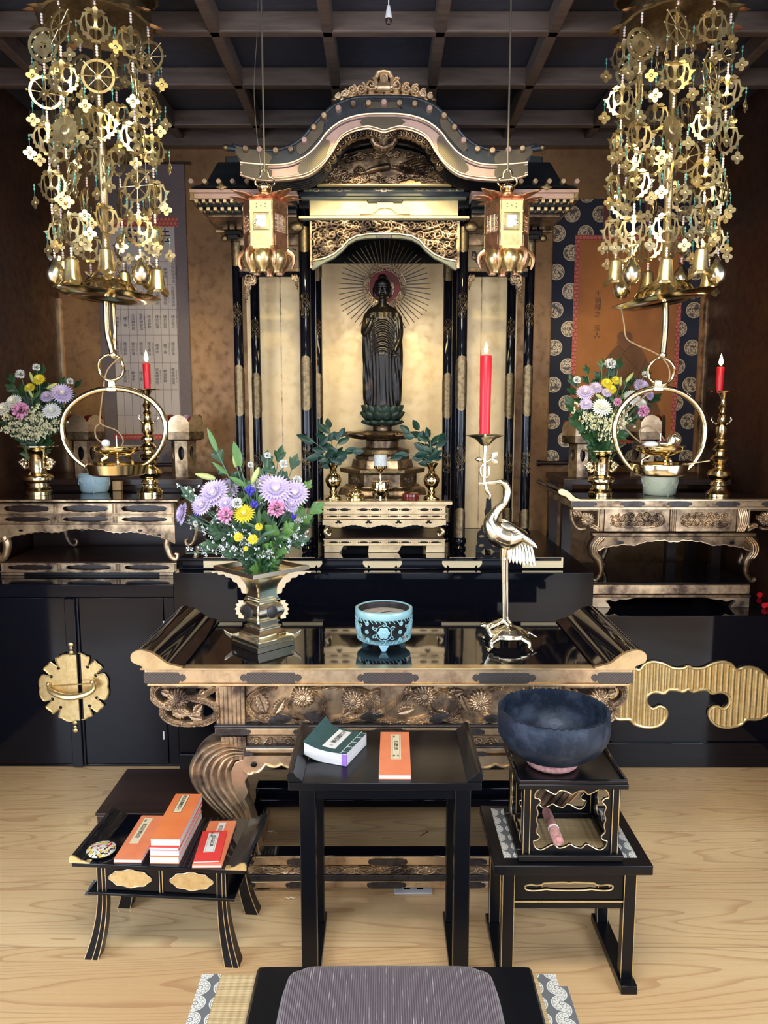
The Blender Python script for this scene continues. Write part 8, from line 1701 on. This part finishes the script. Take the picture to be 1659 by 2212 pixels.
# gong
gcx = P(1194, 1560, 1.935).x; gcy = 1.930; zg0 = sz1-.0035
t = thing('gong_cushion', 'ring-shaped rose brocade pad under the bowl gong', 'cushion', (gcx, gcy, zg0)); obj('pad', M().tube([(gcx+.058*cos(2*PI*i/40), gcy+.058*sin(2*PI*i/40), zg0+.011) for i in range(40)], .011, 12, True, flat=1.), BROCR, t)
zg1 = zg0+.016; Rg = .150; hg = .138
pr = [(0, 0), (.045, 0), (.062, .003), (.100, .020), (.130, .045), (.1445, .072), (.1475, .100), (.1455, .126), (.145, hg), (.141, hg+.002), (.136, hg), (.137, .126), (.139, .100), (.136, .074), (.122, .050), (.09, .022), (.05, .010), (0, .008)]
bowl = M().lathe(pr, 96, (gcx, gcy, zg1)); bowl.v = [(a, b, c+(.0022*cos(44*math.atan2(b-gcy, a-gcx)) if c > zg1+hg-.004 else 0)) for a, b, c in bowl.v]
t = thing('bowl_gong', 'large dark blue-black bowl gong with a rippled rim on the gong stand', 'gong', (gcx, gcy, zg1)); obj('bowl', bowl, IRONB, t, ang=.9)
# striker leaning out of the stand
a, b = P(1181, 1748, 1.93), P(1208, 1822, 1.80); b = Vector((b.x, 1.80, max(b.z, sz0+.026))); a = Vector((a.x, 1.945, sz0+.075)); d = (b-a)
t = thing('gong_striker', 'rose brocade covered striker poking out of the gong stand window', 'striker', (b.x, b.y, b.z)); obj('rod', M().tube([a, a+d*.1, a+d*.55, a+d*.6, a+d*.75, a+d*.95, b], [.008, .0125, .0125, .013, .014, .0135, .006], 16), BROCR, t); q = a+d*.58; obj('binding', M().tube([q, q+d*.035], .0145, 16), THREAD, t)
# ---------------- platform seat with mat, bench and cushion
zr = .30; ry1 = G(829, 2106, zr).y; rx0, rx1 = P(436, 2110, ry1).x, P(1200, 2110, ry1).x; ry0 = .78
rb = thing('mat_platform', 'square black platform with a woven mat top and round-patterned borders', 'platform', ((rx0+rx1)/2, (ry0+ry1)/2, 0))
obj('body', M().box(rx0+.01, rx1-.005, ry0, ry1-.01, .04, zr-.014), LACQM, rb, bevel=.004); obj('base_board', M().box(rx0-.005, rx1+.01, ry0-.01, ry1+.002, .0005, .04), LACQM, rb, bevel=.004)
obj('mat', M().box(rx0+.035, rx1-.035, ry0, ry1, zr-.014, zr), TATAMI, rb, smooth=False)
obj('border', M().box(rx0, rx0+.041, ry0, ry1+.001, zr-.013, zr+.001), HERI, rb, smooth=False); obj('border', M().box(rx1-.041, rx1, ry0, ry1+.001, zr-.013, zr+.001), HERI, rb, smooth=False)
obj('lower_border', M().box(rx1-.02, rx1+.022, ry0, ry1-.016, zr-.022, zr-.0135), HERI, rb, smooth=False)
bx0, bx1 = P(556, 2100, ry1-.01).x, P(1148, 2100, ry1-.01).x; zb2 = zr+.001
bn = thing('bench', 'low satin black bench board lying on the mat under the cushion', 'bench', ((bx0+bx1)/2, 1.2, zb2))
pf = [(bx0, zb2), (bx0, zb2+.020), (bx0+.006, zb2+.027), (bx0+.020, zb2+.028), (bx1-.020, zb2+.028), (bx1-.006, zb2+.027), (bx1, zb2+.020), (bx1, zb2)]
obj('board', M().plate(pf, .80, ry1-.012), LACQM, bn, ang=.5, bevel=.003)
cz = zb2+.0285; cx0, cx1 = P(622, 2080, 1.50).x, P(1062, 2080, 1.50).x
zc_ = G(829, 2062, cz+.05).y; cy1 = min(zc_, ry1-.002); cy0 = .86; cxm = (cx0+cx1)/2; hw_, hl = (cx1-cx0)/2, (cy1-cy0)/2; v = []; f = []; nx, ny = 60, 60
def sup(u): return math.copysign(abs(u)**.9, u)
for j in range(ny+1):
    for i in range(nx+1):
        u, w_ = 2*i/nx-1, 2*j/ny-1; rnd_ = (max(0, 1-abs(u)**12)*max(0, 1-abs(w_)**12))**.5; cr_ = 1-.04*(abs(u)**8)*(abs(w_)**8)*2
        v.append((cxm+u*hw_*cr_, (cy0+cy1)/2+w_*hl*cr_, cz+.012+.034*rnd_+.012*(1-u*u)*(1-w_*w_)-.004*math.exp(-((abs(u)-.86)/.05)**2)*1))
n0 = len(v)
for j in range(ny+1):
    for i in range(nx+1): p = v[j*(nx+1)+i]; v.append((p[0], p[1], cz+.0005+(p[2]-cz)*.02))
for j in range(ny):
    for i in range(nx): o_ = j*(nx+1)+i; f.append((o_, o_+1, o_+nx+2, o_+nx+1)); f.append((n0+o_, n0+o_+nx+1, n0+o_+nx+2, n0+o_+1))
rim_ = [i for i in range(nx+1)]+[j*(nx+1)+nx for j in range(1, ny+1)]+[ny*(nx+1)+i for i in range(nx-1, -1, -1)]+[j*(nx+1) for j in range(ny-1, 0, -1)]
for k in range(len(rim_)): a, b = rim_[k], rim_[(k+1) % len(rim_)]; f.append((b, a, n0+a, n0+b))
t = thing('cushion', 'purple-grey ribbed seat cushion on the black bench', 'cushion', (cxm, (cy0+cy1)/2, cz)); obj('cover', M().add(v, f), CORD, t, ang=0)
# ---------------- bits on the floor
g = G(893, 1928, 0); t = thing('floor_outlet', 'grey floor power outlet plate between the desk legs', 'outlet', (g.x, g.y, .0003)); q = px2m(1922, g.y)
obj('plate', M().box(g.x-41*q, g.x+41*q, g.y-.012, g.y+.035, .0003, .006), PLAST, t, bevel=.003)
for dx in (-14, 14): obj('socket', M().bb((g.x+dx*q, g.y+.012, .0065), (.020, .010, .002)), LACQM, t)
for (a, b), lab, nm in (((585, 1800), 'white crumpled paper scrap inside the altar table plinth', 'paper_scrap'), ((624, 1943), 'small curled wood shaving on the floor left of the desk', 'wood_shaving')):
    g = G(a, b, .001); m = M(); rr = random.Random(a)
    m.tube([(g.x+.007*(i-2)+.002*rr.uniform(-1, 1), g.y+.006*rr.uniform(-1, 1), .0022+.004*abs(sin(i*1.7))) for i in range(6)], [.0008, .002, .003, .0025, .002, .0008], 5, flat=2.2); mnz = min(p[2] for p in m.v); m.v = [(x, y, z-mnz+.0004) for x, y, z in m.v]; tag(obj(nm, m, WHITEP if nm[0] == 'p' else LABELC), lab, 'scrap')
g0, g1 = G(908, 1806, .001), G(925, 1796, .001); tag(obj('incense_stick', M().tube([(g0.x, g0.y, .0016), (g1.x, g1.y, .0016)], .0014, 6), BROWN), 'short brown incense stick on the floor inside the table plinth', 'stick')
# ================================================================ FLOWERS (each stem a thing standing in its vase)
def mumm(n_=4, k=24, wd=.25, lift=.34, core=0):
    m = M()
    for r_ in range(n_):
        L = 1-.17*r_
        for i in range(k-3*r_):
            a = 2*PI*(i+.5*(r_ % 2))/(k-3*r_); v, f = leafpoly(L, wd*(1-.1*r_), -.10+.10*r_, .2, 4); m.add(v, f, Rz(a) @ Tr(0, -.06, .03*r_) @ Rx(PI/2-.12-lift*r_*.75))
    return m
def ballm(n=40, wd=.5):                  # packed round bloom
    m = M()
    for i in range(n):
        z = 1-1.45*(i+.5)/n; a = i*2.39996; r = math.sqrt(max(0, 1-z*z)); d = Vector((r*cos(a), r*sin(a), z)); v, f = leafpoly(.62, wd, .25, .3, 4); m.add(v, f, Tr(*(d*.42)) @ aimz(d+Vector((0, 0, .35))) @ Rz(i*1.7))
    return m
FM = {}
def fproto(k, m, mt):
    o = obj(k, m, mt, None, fix=False, ang=0); FM[k] = o.data; bpy.data.objects.remove(o)
cn_ = M().lathe([(0, -.02), (.24, .02), (.26, .10), (.16, .17), (0, .19)], 16)
fproto('lilac', mumm(4, 26, .25), LILAC); fproto('yellow', mumm(4, 22, .24), YELLOW); fproto('white', ballm(44, .55), WHITEP); fproto('pink', ballm(64, .42), PINK); fproto('whitemum', mumm(4, 22, .27), WHITEP)
fproto('centre', cn_, CREAMP)
bud_ = M().lathe([(0, -1.0), (.16, -.92), (.26, -.6), (.32, -.1), (.27, .4), (.14, .82), (.05, 1.0), (0, 1.02)], 18, lob=lambda a, z: 1+.06*cos(3*a)); fproto('bud', bud_, BUD)
gm = M()
for i in range(7): a = 2*PI*i/7; d = Vector((.5*cos(a), .5*sin(a), 1)); gm.lathe([(.05, 0), (.13, .35), (.17, .8), (.20, 1.0), (.06, 1.05)], 8, T=Tr(.1*cos(a), .1*sin(a), -.5+.22*(i % 3)) @ aimz(d))
fproto('gentian', gm, BLUEP)
def bloom(k, par, p, s, d=(0, -1, .5), name='bloom', roll=0.):
    o = bpy.data.objects.new(name, FM[k]); COL.objects.link(o); o.parent = par; o.location = p; o.scale = (s, s, s)
    q = Vector(d).to_track_quat('Z', 'Y').to_euler(); o.rotation_euler = q; return o
def flower(which, mouth, kind, px, py, dy, R, lab, d=None, group=None):
    names = {'lilac': 'chrysanthemum', 'yellow': 'chrysanthemum', 'white': 'chrysanthemum', 'whitemum': 'chrysanthemum', 'pink': 'carnation', 'bud': 'lily_bud', 'gentian': 'gentian'}
    tip = P(px, py, mouth.y+dy); s_ = px2m(py, mouth.y+dy)*R; t = thing(names[kind], '%s in the %s bouquet' % (lab, which), 'flower', mouth, 0, group)
    rel = tip-mouth; nd = Vector(d) if d else Vector((rel.x*1.4, -.75, .35+rel.z*.5)); back = tip-nd.normalized()*s_*.25
    base = mouth+Vector((rel.x*.04, 0, -.05)); mid = mouth.lerp(back, .45)+Vector((0, .01, .015))
    obj('stem', M().tube(spl([base, mouth+Vector((rel.x*.08, 0, .0)), mid, back], 5), .0019, 6), STEMG, t)
    bloom(kind, t, rel, s_, nd)
    if kind in ('lilac', 'yellow', 'whitemum'): bloom('centre', t, rel+nd.normalized()*s_*.06, s_, nd, 'centre')
    for q in (.45, .7):                   # stem leaves
        p = mouth.lerp(back, q)+Vector((0, .008, .008)); v, f = leafpoly(.045, .019, .1, .2, 5); sg = 1 if (int(px)+int(q*10)) % 2 else -1
        obj('leaf', M().add(v, f, Tr(*p) @ facing((sg*.8+rel.x, -.2, .9))), LEAF if kind not in ('bud',) else LEAFL, t, fix=False, ang=0)
    return t
def sprig(which, mouth, px, py, dy, lab, n=9, sz=.045, wd=.5, mt=None, grp=None):
    tip = P(px, py, mouth.y+dy); rel = tip-mouth; t = thing('foliage_sprig', lab, 'foliage', mouth, 0, grp); rr = random.Random(int(px*7+py))
    pts = spl([mouth+Vector((0, 0, -.05)), mouth+Vector((rel.x*.1, rel.y*.2, 0)), mouth.lerp(tip, .5)+Vector((0, .01, .02)), tip], 6); obj('stem', M().tube(pts, .0018, 6), STEMG, t)
    for j in range(n):
        q = .22+.78*j/(n-1); p = pts[min(len(pts)-1, int(q*(len(pts)-1)))]; d = (pts[-1]-pts[-4]).normalized(); sg = 1 if j % 2 else -1; dd = d*.6+Vector((sg*.8, rr.uniform(-.5, .2), rr.uniform(-.1, .5)))*(0 if j == n-1 else 1)
        L = sz*rr.uniform(.95, 1.5); m = M(); v, f = leafpoly(L, L*wd, .12, .25); T = Tr(*p) @ facing(dd, rr.uniform(-.5, .5)); m.add(v, f, T)
        if wd > .45:                      # side lobes
            for s2 in (-1, 1): v, f = leafpoly(L*.55, L*.30, .1, .2, 5); m.add(v, f, T @ Tr(0, 0, L*.25) @ Ry(s2*.7))
        obj('leaf', m, mt or LEAF, t, fix=False, ang=0)
    return t
def spray(which, mouth, px, py, dy, lab, mt, n=26, spread=.035, blob=.0028, grp=None, name='blossom_spray'):
    tip = P(px, py, mouth.y+dy); rel = tip-mouth; t = thing(name, lab, 'flower', mouth, 0, grp); rr = random.Random(int(px*3+py)); m = M(); b = M()
    pts = spl([mouth+Vector((0, 0, -.05)), mouth+Vector((rel.x*.1, 0, 0)), mouth.lerp(tip, .5)+Vector((0, 0, .02)), tip], 6); m.tube(pts, .0013, 5)
    for j in range(n):
        q = rr.uniform(.60, 1.); p = pts[int(q*(len(pts)-1))]; e = p+Vector((rr.uniform(-1, 1), rr.uniform(-.8, .5), rr.uniform(-.2, 1.)))*spread*rr.uniform(.4, 1.); m.tube([p, p.lerp(e, .5)+Vector((0, 0, .002)), e], .0006, 4, cap=False)
        for k in range(4): c = e+Vector([rr.uniform(-1, 1)*blob*1.9 for _ in range(3)]); b.ball(c, (blob*.9, blob*.9, blob*1.3), 5, m=4)
    obj('stem', m, STEMG, t); obj('blossoms', b, mt, t, fix=False)
    return t
# centre bouquet
mo = Vector((vc.x, vc.y, zTT+hv-.006)); Cn = 'centre'
for k, px, py, dy, R, lab, d in (
    ('lilac', 462, 1066, -.02, 34, 'large lilac chrysanthemum, upper left,', None), ('lilac', 490, 1058, .03, 28, 'lilac chrysanthemum behind the large left one,', None), ('lilac', 436, 1092, -.04, 24, 'pale lilac chrysanthemum, lower left,', None), ('lilac', 396, 1110, -.05, 26, 'outermost left lilac chrysanthemum', (-1, -.5, .3)),
    ('lilac', 596, 1058, -.04, 36, 'largest lilac chrysanthemum right of the blue gentian', None), ('lilac', 636, 1066, -.02, 32, 'lilac chrysanthemum at the right edge', None), ('lilac', 575, 1046, .02, 24, 'small lilac chrysanthemum above the largest one', None), ('lilac', 626, 1092, -.05, 20, 'small lilac chrysanthemum under the right lilac ones', (.6, -.6, .8)), ('lilac', 488, 1088, -.05, 18, 'little lilac chrysanthemum above the left carnation', None),
    ('pink', 488, 1113, -.08, 19, 'pink carnation on the left', (-.3, -1, .4)), ('pink', 597, 1098, -.08, 20, 'pink carnation on the right', (.2, -1, .4)),
    ('yellow', 527, 1110, -.08, 24, 'large yellow chrysanthemum in the middle', (0, -.9, .7)), ('yellow', 559, 1138, -.09, 9, 'small yellow flower right of the large yellow one', None), ('yellow', 515, 1160, -.09, 11, 'small yellow flower low on the left', None), ('yellow', 546, 1165, -.10, 12, 'small open yellow flower low in the middle', None), ('yellow', 531, 1185, -.09, 6, 'tiny yellow flower near the vase rim', None),
    ('white', 612, 1002, .03, 10, 'white round bud at the top right', None), ('white', 641, 1040, .02, 13, 'white round bloom at the right', None), ('white', 578, 984, .04, 8, 'small white bud at the very top', None), ('white', 541, 1004, .03, 7, 'little white bud left of the lily bud', None), ('white', 512, 1087, -.09, 13, 'creamy round bloom in the centre', None), ('white', 555, 1046, .0, 12, 'white bloom behind the gentian', None),
    ('bud', 444, 1029, .0, 22, 'pale green lily bud pointing left', (-1, -.1, .25)), ('bud', 508, 991, .0, 19, 'upright green lily bud at the top', (0, -.1, 1)), ('bud', 552, 1027, -.02, 20, 'green lily bud leaning right', (.45, -.1, 1)),
    ('gentian', 540, 1064, -.07, 17, 'blue gentian at the top centre', (0, -.2, 1)), ('gentian', 549, 1094, -.07, 15, 'blue gentian under the top centre one', (.1, -.3, 1)), ('gentian', 426, 1112, -.03, 10, 'small blue gentian at the left', (-.6, 0, 1)), ('gentian', 632, 1118, -.04, 12, 'blue gentian at the lower right', (.4, 0, 1)), ('gentian', 645, 1086, .0, 12, 'blue gentian at the right edge', (.4, 0, 1))):
    flower(Cn, mo, k, px, py, dy, R, lab, d)
for px, py, dy in ((480, 1000, .02), (600, 1000, .05), (630, 1015, .05), (655, 1060, .04), (668, 1110, .0), (575, 1010, .04), (420, 1075, .03), (440, 1130, .02), (480, 1150, -.05), (510, 1120, .02), (570, 1130, -.02), (610, 1150, -.04), (645, 1140, .02), (540, 1150, -.05), (590, 1080, .05), (500, 1060, .04), (640, 1170, -.03), (470, 1180, -.04), (560, 1190, -.06), (530, 1060, .05), (600, 1190, -.05), (510, 1195, -.06)):
    sprig(Cn, mo, px, py, dy, 'dark green foliage sprig between the flowers of the centre bouquet', 12, .042, .5, (LEAF, LEAF, LEAFL)[int(px+py) % 3], 'centre bouquet foliage')
sprig(Cn, mo, 470, 978, .0, 'long pale green lily leaves rising at the top left of the centre bouquet', 6, .06, .22, LEAFL); sprig(Cn, mo, 520, 1010, -.02, 'broad light green lily leaves in the top middle of the centre bouquet', 6, .06, .32, LEAFL); sprig(Cn, mo, 560, 1130, -.10, 'grey green narrow carnation leaves at the front of the centre bouquet', 8, .06, .14, STEMG)
for px, py, dy in ((385, 1045, -.02), (400, 1075, -.04), (412, 1140, -.05), (378, 1120, -.03), (402, 1195, -.06), (440, 1188, -.06), (500, 1140, -.09), (490, 1195, -.08), (640, 1190, -.06), (665, 1155, -.03), (600, 1020, -.0), (575, 1200, -.09), (520, 1170, -.09), (655, 1120, -.02)):
    spray(Cn, mo, px, py, dy, 'wispy pale statice spray of the centre bouquet', STATICE, 22, .035, .0021, 'centre bouquet statice', 'statice_spray')
# side bouquets
ml = Vector((gvl.x, gvl.y, gvl.z+98*svl)); mr2 = Vector((gvr.x, gvr.y, gvr.z+91*svr))
def side(mth, which, fl, sp, br, grp):
    for k, px, py, dy, R, lab, d in fl: flower(which, mth, k, px, py, dy, R, lab, d)
    for px, py, dy in sp: sprig(which, mth, px, py, dy, 'dark green leafy sprig of the %s bouquet' % which, 12, .05, .5, LEAF, grp+' foliage')
    for px, py, dy in br: spray(which, mth, px, py, dy, 'spray of tiny cream blossoms in the %s bouquet' % which, CREAMP, 34, .045, .0034, grp+' cream sprays')
side(ml, 'left altar', [('white', 44, 809, .02, 11, 'white round bloom, upper left,', None), ('white', 79, 794, .03, 9, 'topmost white bud', None), ('white', 151, 824, .02, 8, 'white bud at the right edge', None), ('bud', 68, 815, -.01, 12, 'small green lily bud', (-.3, 0, 1)), ('bud', 112, 834, -.03, 13, 'green lily bud leaning right', (1, 0, .5)), ('bud', 66, 850, -.04, 10, 'short green lily bud in front', (-.3, -.5, 1)),
    ('yellow', 84, 820, -.01, 14, 'yellow chrysanthemum', None), ('yellow', 64, 838, -.02, 12, 'second yellow chrysanthemum left of the first', None), ('lilac', 134, 850, -.05, 24, 'large lilac chrysanthemum', (.5, -1, .6)), ('lilac', 101, 857, -.03, 14, 'small lilac chrysanthemum', None), ('whitemum', 112, 888, -.07, 20, 'white chrysanthemum, right of centre,', None), ('whitemum', 30, 868, -.04, 18, 'pale chrysanthemum above the carnation', None), ('whitemum', 8, 884, -.03, 18, 'leftmost white chrysanthemum', None), ('pink', 45, 887, -.08, 19, 'pink carnation', (-.1, -1, .3))],
    [(30, 830, .04), (90, 810, .05), (130, 835, .04), (60, 900, .02), (110, 920, .0), (20, 920, .0), (140, 880, .03), (90, 860, .05), (50, 850, .05), (75, 930, -.03), (160, 838, .03)], [(20, 905, -.05), (50, 925, -.07), (85, 905, -.07), (110, 930, -.07), (135, 900, -.04), (75, 880, -.06), (0, 930, -.04), (70, 945, -.06)], 'left altar bouquet')
side(mr2, 'right altar', [('white', 1318, 786, .03, 13, 'topmost white round bloom', None), ('white', 1246, 821, .01, 9, 'white bud, far left,', None), ('white', 1394, 809, .03, 8, 'white bud behind the brass ring', None), ('yellow', 1311, 828, -.02, 13, 'yellow chrysanthemum, left of two,', None), ('yellow', 1331, 822, -.01, 11, 'yellow chrysanthemum, right of two,', None), ('yellow', 1321, 841, -.03, 12, 'lower yellow chrysanthemum', None),
    ('bud', 1341, 824, -.02, 10, 'short green lily bud', (0, -.1, 1)), ('bud', 1360, 815, -.01, 13, 'green lily bud leaning right', (.8, 0, 1)), ('bud', 1296, 857, -.05, 13, 'pale green lily bud lying left', (-1, -.3, .5)), ('lilac', 1264, 848, -.03, 19, 'lilac chrysanthemum, upper left,', None), ('lilac', 1287, 838, -.01, 15, 'lilac chrysanthemum beside the yellow ones', None), ('lilac', 1266, 873, -.05, 15, 'lilac chrysanthemum low on the left', None), ('lilac', 1311, 848, -.03, 12, 'small lilac chrysanthemum in the middle', None), ('lilac', 1386, 836, -.03, 20, 'large lilac chrysanthemum under the brass ring', (.4, -1, .6)), ('lilac', 1402, 852, -.02, 14, 'lilac chrysanthemum, outermost right,', (.8, -1, .4)),
    ('whitemum', 1300, 880, -.07, 22, 'white chrysanthemum in front', None), ('whitemum', 1366, 860, -.04, 20, 'white chrysanthemum behind the hoop', None), ('whitemum', 1385, 872, -.04, 14, 'small white chrysanthemum above the carnation', None), ('pink', 1389, 888, -.07, 14, 'bright pink carnation', (.3, -1, .2)), ('pink', 1334, 869, -.07, 10, 'small pale pink carnation', None)],
    [(1245, 835, .03), (1300, 800, .05), (1335, 800, .05), (1390, 815, .05), (1240, 880, .02), (1280, 910, .0), (1330, 900, .03), (1370, 905, .0), (1400, 870, .03), (1255, 920, -.02), (1300, 940, -.03), (1270, 810, .05), (1350, 840, .05), (1330, 945, -.03)], [(1290, 905, -.07), (1315, 920, -.07), (1340, 895, -.07), (1245, 880, -.03), (1360, 910, -.06), (1300, 935, -.06), (1270, 900, -.05)], 'right altar bouquet')
